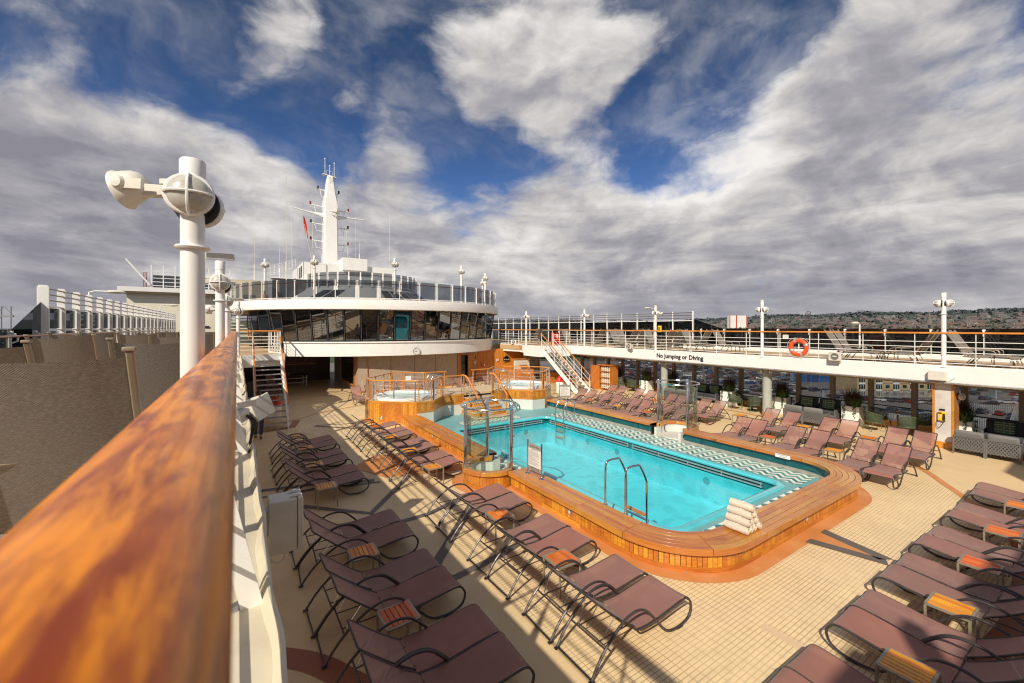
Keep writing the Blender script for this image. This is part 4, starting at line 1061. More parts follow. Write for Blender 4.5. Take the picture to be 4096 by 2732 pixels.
a = MB(); a.bb((-.17,-.15,-.30),(.10,.15,.25)); a.build('case', OFFW, t, bevel=.012)
a = MB(); a.bb((.105,-.155,-.305),(.16,.155,.255)); a.build('door', OFFW, t, bevel=.012)
for s_ in (-.07,.07):
    a = MB(); a.tube([(.03,s_,.262),(.15,s_,.262)],.012,6); a.box((.09,s_,.268),(.05,.035,.025)); a.build('clamp', WHITE2, t)
a = MB(); a.bb((-.24,-.10,-.1),(-.17,.10,.15)); a.build('mount', OFFW, t)
a = MB(); a.tube(curve([(-.05,-.05,-.30),(-.02,-.10,-.36),(-.10,-.12,-.40),(-.2,-.1,-.3)],5),.01,6); a.build('cable', OFFW, t)
# tall-backed loungers on the upper decks
def make_upper():
    t = empty('deck_lounger',(0,0,0),0,'x','sun lounger')
    w = .31
    # foot at x=0, head towards +x
    for s_ in (-1,1):
        a = MB(); y = s_*w
        a.tube(curve([(0,y,.30),(.3,y,.33),(.9,y,.32),(1.25,y,.33)],4),.020,7)
        a.tube([(.14,y,.33),(.04,y,.0)],.018,6); a.tube([(1.0,y,.33),(1.22,y,.0)],.018,6)
        a.tube(curve([(.52,y*1.06,.33),(.50,y*1.1,.50),(.62,y*1.1,.56),(.95,y*1.1,.56),(1.33,y*1.06,.60)],5),.015,6)
        a.build('side_frame', TAUPEF, t)
        a = MB(); a.bar((1.18,y*.96,.33),(1.70,y*.96,1.245),.042,.028,up=(0,1,0)); a.box((1.70,y*.96,1.25),(.05,.05,.02)); a.build('back_post', TAUPEF, t, bevel=.006)
    a = MB(); a.grid(lambda u,v:(.02+1.2*u,(v-.5)*2*(w-.02),.315+.02*sin(pi*u)-.012*(1-(2*v-1)**2)),8,4); a.build('seat', TAUPES, t)
    a = MB(); a.grid(lambda u,v:(1.20+.48*u+.02*(1-(2*v-1)**2),(v-.5)*2*(w-.035),.36+.855*u-.015*(1-(2*v-1)**2)*u),8,6); a.build('backrest', TAUPES, t)
    a = MB(); a.tube([(1.42,-w,.74),(1.42,w,.74)],.012,6); a.tube([(.04,-w,.3),(.04,w,.3)],.014,6); a.build('cross_bars', TAUPEF, t)
    return t
U0_ = make_upper(); uused = [False]
def upper(x,y,rz,label,group):
    if not uused[0]:
        uused[0] = True; U0_.location = (x,y,UZ+.004); U0_.rotation_euler=(0,0,rz); U0_['label']=label; U0_['group']=group; return U0_
    return dup(U0_,(x,y,UZ+.004),rz,label,group)
# left side: looking at their backs (feet pointing forward)
G1 = 'tall taupe loungers on the left upper deck'
li = 0
names = ['large taupe mesh lounger back filling the left edge of the photo']
for (x,y) in [(-.70,4.20),(-.60,6.5),(-1.5,5.9),(-1.85,9.2),(-.75,9.5),(-2.9,9.0),(-.7,12.2),(-1.6,12.4),(-2.6,12.8),(-.7,15.2),(-1.8,15.4),(-2.8,15.5),(-.8,18.2),(-1.8,18.4)]:
    lb = names[0] if li==0 else f'tall taupe mesh lounger on the left upper deck seen from behind, {ORD[li]} from the camera'
    upper(x,y,-pi/2,lb,G1); li += 1
li = 0
for (x,y,d) in [(21.3,.4,1),(21.5,4.0,-1),(21.5,4.25,1),(22.3,4.0,-1),(22.4,4.3,1),(21.3,7.6,-1),(22.0,7.55,-1),(21.6,13.1,1),(22.3,13.3,-1),(21.4,14.6,-1),(21.4,15.2,1),(22.2,15.2,1),(21.6,17.4,-1),(21.5,18.0,1),(22.3,18.0,1),(21.6,20.3,-1),(22.3,20.3,-1),(21.6,21.0,1),(21.8,25.6,-1),(21.4,28.2,1)]:
    # d=+1: feet towards +y
    yy = y+1.72 if d>0 else y-1.72
    upper(x,yy, -pi/2 if d>0 else pi/2, f'tall taupe mesh lounger behind the right upper railing, {ORD[li]} from the camera','tall taupe loungers on the right upper deck'); li += 1
for i,(x,y) in enumerate([(21.0,2.6),(21.2,5.5),(21.0,16.5),(21.2,11.4)]):
    o = dup(T0,(x,y,UZ+.004),0,f'low wooden topped side table on the right upper deck, {ORD[i]} from the camera','tables on the upper deck')
# white box hanging under handrail, red cabinet, yellow phone, overhead lamps
t = empty('notice_box',(XR+.10,8.72,3.74),0,'small white box hanging below the right handrail beside the life buoy','box'); a = MB(); a.bb((-.03,-.11,-.09),(.03,.11,.09)); a.build('case', OFFW, t, bevel=.006)
t = empty('fire_cabinet',(19.4,23.7,UZ),0,'bright red fire equipment cabinet at the head of the right staircase','cabinet')
a = MB(); a.bb((-.28,-.2,.0),(.28,.2,.98)); a.build('case', REDP, t, bevel=.01)
a = MB(); a.bb((-.10,-.206,.60),(.08,-.202,.85)); a.build('label_plate', WHITE2, t)
t = empty('telephone',(24.6,18.6,4.05),0,'yellow telephone on the right windscreen above the red cabinet','telephone')
a = MB(); a.bb((-.12,-.13,-.22),(0,.13,.22)); a.build('body', YEL, t, bevel=.02)
a = MB(); a.bb((-.15,-.04,-.15),(-.12,.04,.12)); a.build('handset', BLACK, t)
def goose(x,y,z0,h,dx,label):
    t = empty('overhead_lamp',(x,y,z0),0,label,'lamp')
    a = MB(); a.tube([(0,0,0),(0,0,h-.05),(dx*.15,0,h),(dx*.5,0,h)],.035,8); a.build('pole', WHITE, t)
    a = MB(); a.sphere((dx*.75,0,h),.3,16,8,(1.0,.45,.25)); a.build('head', OFFW, t)
goose(24.75,19.2,4.2,1.3,-1,'cream overhead lamp on the right windscreen')
goose(24.75,7.5,3.2,1.15,-.7,'cream overhead lamp behind the right railing near the orange life buoy')
goose(-4.75,22.3,4.2,1.35,1,'cream overhead lamp above the near left windscreen')
goose(-4.75,40,4.2,1.6,1,'cream overhead lamp above the far left windscreen')
# ------------------------------------------------------------------ glass showers
def shower(cx, cy, label, openside, taps):
    t = empty('glass_shower',(cx,cy,0),0,label,'glass shower'); R_ = .70
    s_ = openside      # +1: opens towards +x (pool lies right), -1 the other way
    a0 = pi/2*0+radians(62); full = 2*pi
    def P_(an,r=R_): return (s_*-1*r*cos(an), r*sin(an))   # an=0 points away from the pool
    # teak drum planks (outer) over 250 degrees
    a = MB(); A = radians(128); n = 34
    for i in range(n):
        a_0 = -A+2*A*i/n+.004; a_1 = -A+2*A*(i+1)/n-.004
        q = [P_(a_0,R_+.0),P_(a_1,R_+.0),P_(a_1,R_-.03),P_(a_0,R_-.03)]; a.prism(q,.098,.345)
    a.build('side_planks', TEAKV, t, smooth=False)
    a = MB(); q = [P_(-A+2*A*i/40,R_+.012) for i in range(41)]+[P_(A-2*A*i/40,R_-.05) for i in range(41)]; a.prism(q,.006,.094); a.build('skirting', TEAKV, t)
    a = MB(); q = [P_(-A+2*A*i/40,R_-.032) for i in range(41)]+[P_(A-2*A*i/40,R_-.075) for i in range(41)]; a.prism(q,.0,.44); a.build('core', SEAM, t, smooth=False)
    a = MB()
    for i in range(6):
        b0 = -A+2*A*i/6+.004; b1 = -A+2*A*(i+1)/6-.004
        q = [P_(b0+(b1-b0)*k/10,R_+.05) for k in range(11)]+[P_(b1-(b1-b0)*k/10,R_-.13) for k in range(11)]; a.prism(q,.345,.453)
    a.build('cap_ring', TEAK, t, bevel=.006)
    # mosaic inner wall
    m_ = []; 
    for i in range(41): m_.append(P_(-A+2*A*i/40,R_-.078))
    a = MB(); a.wall(m_,.02,.345,.02*(-s_)*-1 if s_>0 else .02); a.build('mosaic_wall', MOSAIC, t)
    a = MB(); a.lathe([(.0,.06),(R_-.10,.06),(R_-.09,.02)],n=36); a.build('floor', AQUAL, t)
    a = MB()
    for sg in (-1,1):
        x,y = P_(sg*A,R_-.04); a.box((x+s_*.10,y,.17),(.24,.10,.33))
    a.build('mosaic_cheek', MOSAIC, t, smooth=False)
    posts = [P_(radians(k)) for k in (-115,115,5)]
    hp = 1.67
    for (x,y) in posts:
        a = MB(); a.lathe([(.06,.0),(.06,.012),(.048,.016),(.048,hp),(.042,hp+.01),(.001,hp+.012)],(x,y,.452),18); a.build('post', CHROME, t)
    a = MB(); a.tube([(*P_(radians(-180+10*k),R_+.07),  .452+1.60) for k in range(36)],.022,8,closed=True); a.build('top_ring', CHROME, t)
    for (f,g_) in ((-113,3),(7,113)):
        a = MB(); k = 18
        for i in range(k):
            b0 = radians(f+(g_-f)*i/k); b1 = radians(f+(g_-f)*(i+1)/k); p0 = P_(b0); p1 = P_(b1)
            a.add([(p0[0],p0[1],.50),(p1[0],p1[1],.50),(p1[0],p1[1],1.86),(p0[0],p0[1],1.86)],[(0,1,2,3)])
        a.build('curved_pane', GLASS, t)
        a = MB(); a.tube([(*P_(radians(f+(g_-f)*i/k)),1.86) for i in range(k+1)],.006,5); a.build('glass_edge', GEDGE, t)
    x,y = posts[0] if s_>0 else posts[2]
    a = MB(); a.tube(curve([(x,y,.452+1.62),(x+s_*.15,y+.05,.452+1.66),(x+s_*.30,y+.10,.452+1.62),(x+s_*.34,y+.12,.452+1.52)],5),.018,8); a.lathe([(.03,0),(.022,.05)],(x+s_*.34,y+.12,1.93),14); a.build('shower_head', CHROME, t)
    a = MB(); a.box((x+s_*.05,y,1.30),(.08,.04,.05)); a.build('tap', CHROME, t)
    return t
AQUAL = deckmat('pale_floor_mosaic',(.62,.60,.54),(.55,.55,.50))
GEDGE = paint('green_glass_edge',(.10,.30,.25),.15,0,.05,5)
shower(5.72,9.80,'round glass shower with steel posts on a teak drum left of the pool',1,0)
shower(13.98,9.80,'round glass shower with steel posts right of the pool among loungers',-1,0)
# ------------------------------------------------------------------ pool signs
def sign(x,y,z,rz,label):
    t = empty('pool_sign',(x,y,z),rz,label,'sign'); w = .27
    for s_ in (-1,1):
        a = MB(); a.lathe([(.075,0),(.075,.008),(.03,.03),(.020,.045),(.020,.86),(.001,.865)],(s_*w,0,0),14); a.build('post', CHROME, t)
    a = MB()
    n = 12; top = [(-w+.02+(2*w-.04)*i/n, .755+.035*sin(pi*i/n)) for i in range(n+1)]
    vs = [(x_,-.006,z_) for x_,z_ in top]+[(x_,-.006,.66) for x_,z_ in top]; vs += [(v[0],.006,v[2]) for v in vs]
    N_ = n+1; fs = []
    for i in range(n):
        fs += [(i,N_+i,N_+i+1,i+1),(2*N_+i,2*N_+i+1,3*N_+i+1,3*N_+i),(i,i+1,2*N_+i+1,2*N_+i)]
    a.add(vs,fs); a.bb((-w+.02,-.006,.12),(w-.02,.006,.215)); a.build('metal_plate', PLATE, t, smooth=False)
    a = MB(); a.bb((-w+.02,-.005,.215),(w-.02,.005,.66)); bd = a.build('board', OFFWB, t, smooth=False)
    R2 = Matrix.Rotation(pi/2,4,'X')
    text_mesh('heading','PAVILION POOL',.052,BLACK,Matrix.Translation((0,-.008,.715))@R2,t,ext=.0005)
    text_mesh('subheading','pool notice and rules',.030,DARKF,Matrix.Translation((0,-.0085,.675-.035))@R2,bd,ext=.0003)
    a = MB()
    random.seed(5)
    for k in range(16):
        zz = .605-.023*k
        if k in (0,6,11): L_ = .16
        else: L_ = random.uniform(.25,.42)
        a.bb((-.22,-.0062,zz-.0035),(-.22+L_,-.0056,zz+.0035))
    a.build('text_lines', GRILLE, bd, smooth=False)
    text_mesh('warning','NO JUMPING OR DIVING',.034,BLACK,Matrix.Translation((0,-.008,.188))@R2,t,ext=.0005)
    text_mesh('warning','NO LIFEGUARD ON DUTY',.034,BLACK,Matrix.Translation((0,-.008,.148))@R2,t,ext=.0005)
PLATE = paint('brushed_plate',(.42,.40,.37),.4,.3,.1,8); OFFWB = paint('notice_white',(.72,.70,.66),.5,0,.03,5)
sign(6.19,8.38,.45,radians(-88),'pool rules sign between two steel posts on the near left bench')
sign(14.0,16.35,.45,radians(-35),'pool rules sign between steel posts near the foot of the right staircase')
for o in [o for o in bpy.data.objects if o.name.startswith('pool_sign')]:
    pass
# ------------------------------------------------------------------ rolled towels
TOW = fabric('cream_towel',(.66,.56,.45),0,140,.12)
EMB = paint('white_embroidery',(.78,.74,.68),.8)
rnd = random.Random(3)
def towel(p, ang, label):
    t = empty('rolled_towel', p, ang, label,'towel','stack of rolled towels on the near right bench corner'); R_ = .069; L_ = .40
    a = MB(); n = 40; prof = []
    for j in range(9):
        v = j/8; x = (v-.5)*L_; ed = 1-.10*abs(2*v-1)**6
        ring = []
        for k in range(n):
            A = 2*pi*k/n; rr = R_*ed*(1+.03*sin(3*A+j*.4)+.02*sin(7*A+v*9)); ring.append((x, rr*cos(A), rr*sin(A)*.97))
        prof.append(ring)
    vs = [q for r_ in prof for q in r_]; fs = [(j*n+k,(j+1)*n+k,(j+1)*n+(k+1)%n,j*n+(k+1)%n) for j in range(8) for k in range(n)]
    fs += [tuple(range(n)),tuple(8*n+k for k in reversed(range(n)))]
    a.add(vs,fs); a.build('roll', TOW, t)
    for s_ in (-1,1):
        a = MB(); pts = []
        for k in range(60):
            A = k/60*2*pi*3.2; rr = R_*.93*(1-k/66); pts.append((s_*(L_/2+.001),rr*cos(A),rr*sin(A)))
        a.tube(pts,.0075,5); a.build('spiral_edge', TOW, t)
    a = MB()
    # woven emblem: wreath with a small crowned centre
    def pt(u,v): 
        A = radians(118)+v/R_; return (u, R_*1.02*cos(A)*-1 if False else R_*1.02*cos(A), R_*1.02*sin(A))
    for s_ in (-1,1):
        a.tube([pt(s_*.045*sin(q)-0.0, -.045*cos(q)) for q in [radians(d) for d in range(10,165,12)]],.003,4)
        for d in range(20,160,20):
            q = radians(d); a.tube([pt(s_*.045*sin(q),-.045*cos(q)),pt(s_*.062*sin(q+.2),-.062*cos(q+.2))],.003,4)
    a.tube([pt(.018*cos(radians(d)),.018*sin(radians(d))) for d in range(0,361,30)],.004,4)
    a.build('emblem', EMB, t)
    return t
tb = Vector((7.78,4.10,.45)); along = radians(91)   # towel axis direction
ux = Vector((1,0,0))
rows = [(4,0),(3,1),(2,2),(1,3)]; kk = 0
for cnt,row in rows:
    for i in range(cnt):
        off = (i-(cnt-1)/2)*.138
        p = tb+ux*off+Vector((0,0,.070+row*.118)); 
        towel(p+Vector((cos(along),sin(along),0))*rnd.uniform(-.015,.015), along+rnd.uniform(-.03,.03), f'cream rolled towel in the {["bottom","second","third","top"][row]} layer of the stack, {"left end" if i==0 else ("right end" if i==cnt-1 else ("left of centre" if i<(cnt-1)/2 else ("centre" if i==(cnt-1)/2 else "right of centre")))}' if row<3 else 'cream rolled towel alone on top of the stack'); kk += 1
BLIND = fabric('blind_taupe',(.34,.335,.30),0,30,.05); BLINDT = paint('teal_blind',(.02,.22,.26),.6,0,.1,3)
MULD = paint('dark_mullion',(.06,.06,.065),.4,.3,.1,5)
SMOKE2 = glass('grey_screen_glass',(.26,.285,.31),.08)
GREYW = paint('warm_grey_white',(.56,.55,.53),.45,0,.06,1.5)
BLKG = paint('black_window_glass',(.012,.014,.018),.06,.0,.1,4,None,.5)
LOUV = paint('louvre_grey',(.24,.24,.24),.5,.2,.1,4)
REDBR = paint('dark_red_brown_panel',(.045,.015,.01),.4,0,.3,3)
PICT = paint('maroon_picture',(.16,.035,.04),.4,0,.7,5)
YELB = paint('brass',(.35,.22,.08),.4,.5,.1,5)
FROST = paint('pale_green_pane',(.35,.42,.36),.2,0,.15,3)
NAVY = paint('navy_table_top',(.01,.015,.05),.4,0,.1,5)
CREAMW = paint('pale_cream_wall',(.84,.77,.62),.5,0,.05,1)
# ------------------------------------------------------------------ whirlpool terrace
PZ = 1.0
def mx_(p): return (2*9.76-p[0],p[1])
Lp = [(9.02,17.85),(7.95,17.95),(7.1,16.97),(6.35,16.97),(4.78,18.42),(4.78,19.2),(6.45,20.95),(7.1,20.9),(7.95,20.0),(9.06,19.95)]
Rp = [mx_(p) for p in Lp]
poly = Lp[1:9]+[(9.0,20.0),(10.5,20.0)]+list(reversed(Rp[1:9]))
t = empty('whirlpool_terrace',(0,0,0),0,'raised teak clad terrace carrying the two whirlpools at the far end of the pool','terrace')
a = MB(); a.prism([(p[0],p[1]) for p in poly],.0,.90); a.build('core', SEAM, t, smooth=False)
a = MB(); a.prism(poly,.90,PZ-.012); a.build('deck_boards', DECKW, t, smooth=False)
def clad(pts, z0, z1, cap, t, teal=None):
    """vertical teak planks with a cap board along an outward polyline"""
    for i in range(len(pts)-1):
        p = Vector(pts[i]); q = Vector(pts[i+1]); d = (q-p); L = d.length; d.normalize(); nn = Vector((-d.y,d.x))*-1
        cen = Vector((9.76,19.0)); mid = (p+q)/2
        if nn.dot(mid-Vector((6.4 if mid.x<9.7 else 13.1,18.8)))<0 : nn = -nn
        if abs(mid.x-9.76)<2.2: nn = Vector((0,-1)) if mid.y<19 else Vector((0,1))
        a = MB(); n = max(1,round(L/.088))
        for k in range(n):
            A_ = p+d*(L*k/n+.003); B_ = p+d*(L*(k+1)/n-.003)
            a.prism([tuple(A_),tuple(B_),tuple(B_+nn*.022),tuple(A_+nn*.022)],z0+.085,z1-.095)
        a.build('side_planks', TEAKV, t, smooth=False)
        for (za,zb,th) in ((z0,z0+.082,.026),(z1-.092,z1-.012,.03)):
            a = MB(); a.prism([tuple(p),tuple(q),tuple(q+nn*th),tuple(p+nn*th)],za,zb); a.build('rail_board', TEAKV, t, smooth=False)
clad([Lp[3],Lp[4],Lp[5]],.0,PZ,1,t)
clad([Lp[5],Lp[6],Lp[7],Lp[8]],.0,PZ,1,t)
clad([Rp[4],Rp[3]],.0,PZ,1,t); clad([Rp[5],Rp[4]],.0,PZ,1,t)
inner = [Lp[3],Lp[2],Lp[1],(9.0,17.9)]
for pts in ([Lp[3],Lp[2]],[Lp[2],Lp[1]],[Lp[1],(9.02,17.9)],[(10.52,17.9),Rp[1]],[Rp[1],Rp[2]],[Rp[2],Rp[3]]):
    clad(pts,.52,PZ,1,t)
    p = Vector(pts[0]); q = Vector(pts[1]); d = (q-p).normalized(); nn = Vector((d.y,-d.x))
    if nn.y>0: nn = -nn
    if abs(d.x)<.9: nn = Vector((d.y,-d.x)) if (Vector((d.y,-d.x)).dot(Vector((9.76,17.0))-p)>0) else Vector((-d.y,d.x))
    a = MB(); a.add([(p.x+nn.x*.012,p.y+nn.y*.012,.0),(q.x+nn.x*.012,q.y+nn.y*.012,.0),(q.x+nn.x*.012,q.y+nn.y*.012,.52),(p.x+nn.x*.012,p.y+nn.y*.012,.52)],[(0,1,2,3)],[(0,0),((q-p).length,0),((q-p).length,.52),(0,.52)]); a.build('mosaic_panel', MOSAIC, t, smooth=False)
bulk_light((5.16,18.04,.26),(-.68,-.73,0),'small round light low on the teak cladding of the left whirlpool')
# glass screen beside right hexagon
t = empty('glass_screen',(0,0,0),0,'low clear glass screen right of the right whirlpool','glass screen'); a = MB(); a.add([(14.75,18.3,.45),(14.15,17.0,.45),(14.15,17.0,1.15),(14.75,18.3,1.15)],[(0,1,2,3)]); a.build('pane', GLASS, t, smooth=False)
ACR = paint('white_acrylic',(.80,.82,.80),.12,0,.03,5,None,.5)
def tub(cx,cy,label):
    t = empty('whirlpool',(cx,cy,PZ),0,label,'whirlpool')
    a = MB(); a.lathe([(1.36,-.012),(1.37,.05),(1.33,.10),(1.22,.12),(1.12,.10),(1.07,.05),(1.05,-.0),(1.04,-.012)],n=44); a.build('rim', ACR, t)
    a = MB(); a.lathe([(1.05,.0),(1.045,.028)],n=44); a.f=[f for f in a.f if len(f)==4]; a.mi=[0]*len(a.f); a.build('lip', ACR, t)
    a = MB(); n=44; a.add([(1.06*cos(2*pi*k/n),1.06*sin(2*pi*k/n),.035) for k in range(n)],[tuple(range(n))]); a.build('water', FOAM, t, smooth=False)
m,nt,b = newmat('whirlpool_water'); p = worldpos(nt)
c = mix(nt, ramp(nt,noise(nt,p,2.0,5,.65),.35,.65), (.33,.66,.64),(.62,.80,.76)); nt.links.new(c,b.inputs['Base Color']); b.inputs['Roughness'].default_value=.06; bump(nt,b,noise(nt,p,7,4,.6),.5,.03); FOAM = m
tub(6.42,18.72,'round white whirlpool tub with pale water on the left of the terrace')
tub(13.05,18.72,'round white whirlpool tub on the right of the terrace')
def trail(name, pts, label, h=.87, post=1, z=PZ, extra=None):
    t = empty(name,(0,0,0),0,label,'railing')
    a = MB(); P_ = [Vector((p[0],p[1],z+h)) for p in pts]
    for i in range(len(P_)-1):
        d = (P_[i+1]-P_[i]).normalized()*.03; a.bar(P_[i]-d, P_[i+1]+d,.085,.045)
    a.build('handrail', RAILW, t, bevel=.008)
    for k in range(4):
        a = MB(); a.tube([Vector((p[0],p[1],z+.14+.165*k)) for p in pts],.009,6); a.build('rod', CHROME, t)
    for i in range(len(pts)-1):
        p = Vector((*pts[i],z)); q = Vector((*pts[i+1],z)); L = (q-p).length; d = (q-p).normalized()
        fr = [.08/L,1-.08/L] if L<1.3 else ([.08/L,.5,1-.08/L] if L<2.1 else [.08/L,.34,.67,1-.08/L])
        for f in fr:
            c = p.lerp(q,f); a = MB(); a.bar(c+Vector((0,0,-.012)), c+Vector((0,0,h-.02)),.05,.028,up=tuple(d)); pt_ = a.build('post', RAILW, t, smooth=False)
            nn = Vector((-d.y,d.x,0)); a = MB(); a.bar(c+nn*.03+Vector((0,0,-.012)),c+nn*.03+Vector((0,0,h-.03)),.04,.02,up=tuple(d)); a.build('steel_backing', STEEL, pt_, smooth=False)
    return t
ins = lambda pts,cx,cy,k=.06: [ (p[0]+(cx-p[0])*k/ max(.1,((cx-p[0])**2+(cy-p[1])**2)**.5), p[1]+(cy-p[1])*k/max(.1,((cx-p[0])**2+(cy-p[1])**2)**.5)) for p in pts]
trail('terrace_railing', ins(Lp[:5]+[Lp[5]],7,19), 'teak and steel railing round the front of the left whirlpool')
trail('terrace_railing', ins([Lp[5]]+Lp[6:],7,19), 'teak and steel railing behind the left whirlpool')
trail('terrace_railing', ins(Rp[:6],12.6,19), 'teak and steel railing round the front of the right whirlpool')
trail('terrace_railing', ins([Rp[5]]+Rp[6:],12.6,19), 'teak and steel railing behind the right whirlpool')
ladder('tub_ladder', Matrix.Translation((8.05,18.55,PZ)) @ Matrix.Rotation(pi/2,4,'Z'), 'pair of stainless grab rails at the left whirlpool', -.2, 0)
ladder('tub_ladder', Matrix.Translation((11.55,19.05,PZ)) @ Matrix.Rotation(-pi/2,4,'Z'), 'pair of stainless grab rails at the right whirlpool', -.2, 0)
t = empty('notice_card',(7.0,19.9,1.66),0,'blank white notice card tied to the rear railing of the left whirlpool','notice'); a = MB(); a.bb((-.14,-.01,-.10),(.14,.0,.11)); a.build('card', WHITE2, t)
t = empty('notice_card',(13.0,20.7,1.66),0,'small white card on the rear railing of the right whirlpool','notice'); a = MB(); a.bb((-.08,-.01,-.07),(.08,.0,.07)); a.build('card', WHITE2, t)
# steps down to the pool
t = empty('terrace_steps',(0,0,0),0,'curved teak steps leading from the whirlpool terrace down to the pool','steps')
for k in range(5):
    z1 = PZ-.18*(k+1); y1 = 17.86-.30*(k); 
    n = 12; x0,x1 = 9.04-.05*k,10.5+.05*k
    pts = [(x0,18.0)]+[(x0+(x1-x0)*i/n, y1-.30-.10*sin(pi*i/n)) for i in range(n+1)]+[(x1,18.0)]
    a = MB(); a.prism(pts,z1-.035,z1); a.build('tread', DECKW, t)
    pts2 = [(x0+.02,18.0)]+[(x0+.02+(x1-x0-.04)*i/n, y1-.28-.10*sin(pi*i/n)) for i in range(n+1)]+[(x1-.02,18.0)]
    a = MB(); a.prism(pts2,max(.016,z1-.18),z1-.036); rs = a.build('riser', TEAKV, t)
    a = MB(); a.bb((9.62,y1-.40,z1-.13),(9.90,y1-.385,z1-.07)); a.build('step_lamp', LENS, rs)
def steprail(x,label):
    t = empty('step_handrail',(0,0,0),0,label,'handrail')
    a = MB(); top = curve([(x,18.0,1.87),(x,17.6,1.86),(x,17.2,1.66),(x,16.75,1.28),(x,16.35,.98)],5)
    ring=[]; a.tube(top,.042,8); a.build('handrail', RAILW, t)
    for dz in (.2,.42,.62):
        a = MB(); a.tube([p-Vector((0,0,dz)) for p in top],.008,5); a.build('rod', CHROME, t)
    for (y,z0,z1) in ((17.8,1.0,1.83),(17.2,.5,1.64),(16.45,.02,1.0)):
        a = MB(); a.bar((x,y,z0),(x,y,z1),.05,.03); a.build('post', RAILW, t, smooth=False)
steprail(8.98,'left teak topped handrail of the terrace steps'); steprail(10.52,'right teak topped handrail of the terrace steps')
# ------------------------------------------------------------------ staircases
TREAD = paint('grey_brown_tread',(.36,.31,.26),.55,.1,.2,6)
def stairs(xa,xb,y0,y1,label,n=14):
    t = empty('staircase',(0,0,0),0,label,'staircase'); H_ = 2.78; dy = y1-y0
    for x in (xa,xb):
        a = MB(); th = .022
        a.add([(x-th,y0,.0),(x-th,y0+.34,.0),(x-th,y1,H_-.34),(x-th,y1,H_+.02),(x-th,y0,.14),(x+th,y0,.0),(x+th,y0+.34,.0),(x+th,y1,H_-.34),(x+th,y1,H_+.02),(x+th,y0,.14)],[(4,3,2,1,0),(5,6,7,8,9),(0,1,6,5),(1,2,7,6),(2,3,8,7),(3,4,9,8),(4,0,5,9)]); a.build('stringer', WHITE, t, smooth=False)
        rl = [(x,y0-.02,1.02),(x,y1+.02,H_+.95)]
        a = MB(); a.bar(rl[0],rl[1],.06,.045); rr = a.build('handrail', RAILW, t, bevel=.008)
        a = MB(); a.bar(rl[0],(x,y0+.12,1.09),.066,.052); a.build('end_cap', PCAP, rr)
        for k in (.3,.6):
            a = MB(); a.tube([(x,y0,.1+.95*k),(x,y1,H_+.95*k)],.012,6); a.build('rod', WHITE2, t)
        for k in range(6):
            f = (k+.15)/5.2; yy = y0+dy*f; zz = H_*f
            if f>1: break
            a = MB(); a.bar((x,yy,zz),(x,yy,zz+.98),.04,.014,up=(0,1,0)); a.build('post', WHITE2, t, smooth=False)
    for k in range(1,n):
        z = H_*k/n; y = y0+dy*k/n
        a = MB(); a.bb((xa+.03,y-.06,z-.02),(xb-.03,y+.18,z+.012)); a.build('tread', TREAD, t, smooth=False)
        a = MB(); a.bb((xa+.03,y-.075,z-.022),(xb-.03,y-.055,z+.016)); a.build('nosing', STEEL, t, smooth=False)
PCAP = paint('blue_grey_cap',(.25,.33,.42),.4,.3,.05,8)
stairs(.62,1.74,19.3,23.25,'open left staircase with orange handrails climbing to the upper deck')
stairs(17.82,18.88,19.55,23.35,'open white staircase with orange handrails on the right')
def bin_(x,y,label,s=1):
    t = empty('waste_bin',(x,y,.0),0,label,'bin'); t.scale=(s,s,s)
    a = MB(); a.lathe([(.24,0),(.25,.02),(.25,.70),(.24,.72),(.001,.72)],n=28); a.build('body', WHITE, t)
    a = MB(); a.lathe([(.255,.70),(.265,.72),(.255,.80),(.12,1.0),(.08,1.04),(.001,1.05)],n=28); a.build('hood', REDP, t)
    a = MB(); a.bb((-.08,-.235,.82),(.08,-.13,.92)); a.build('flap', REDD, t)
REDD = paint('dark_red_paint',(.25,.01,.01),.4,0,.1,6)
bin_(1.42,21.6,'white waste bin with a red hood behind the open left staircase',.98)
bin_(17.2,20.6,'white waste bin with a red hood left of the right staircase',.98)
# towel cabinet
t = empty('towel_cabinet',(20.62,19.75,0),0,'teak towel cabinet with its door open showing rows of rolled towels','cabinet')
TKP = wood('teak_panelling',(.45,.14,.022),(.60,.22,.035),.3,.4,(1.5,4),.1)
a = MB(); a.bb((-.35,-.55,0),(.40,-.52,1.62)); a.bb((-.35,.42,0),(.40,.45,1.62)); a.bb((.37,-.52,0),(.40,.42,1.62)); a.bb((-.35,-.52,.0),(.37,.42,.06)); a.build('carcass', TKP, t, smooth=False)
a = MB(); a.bb((-.40,-.60,1.62),(.44,.50,1.68)); a.build('top', TKP, t, bevel=.006)
for z in (.42,.80,1.2):
    a = MB(); a.bb((-.33,-.52,z),(.37,.42,z+.02)); a.build('shelf', TKP, t, smooth=False)
a = MB(); a.bb((-.34,.45,.02),(-.32,1.25,1.60)); a.build('door', TKP, t, bevel=.006)
for z in (.10,.46,.84,1.24):
    for r_ in range(3 if z<1.2 else 3):
        for c_ in range(5):
            a = MB(); a.lathe([(.001,0),(.055,.005),(.06,.3),(.001,.31)],(-.28,-.42+c_*.165,z+.055+r_*.105),10,M=Matrix.Rotation(pi/2,4,'Y')); a.build('rolled_towel', TOW, t)
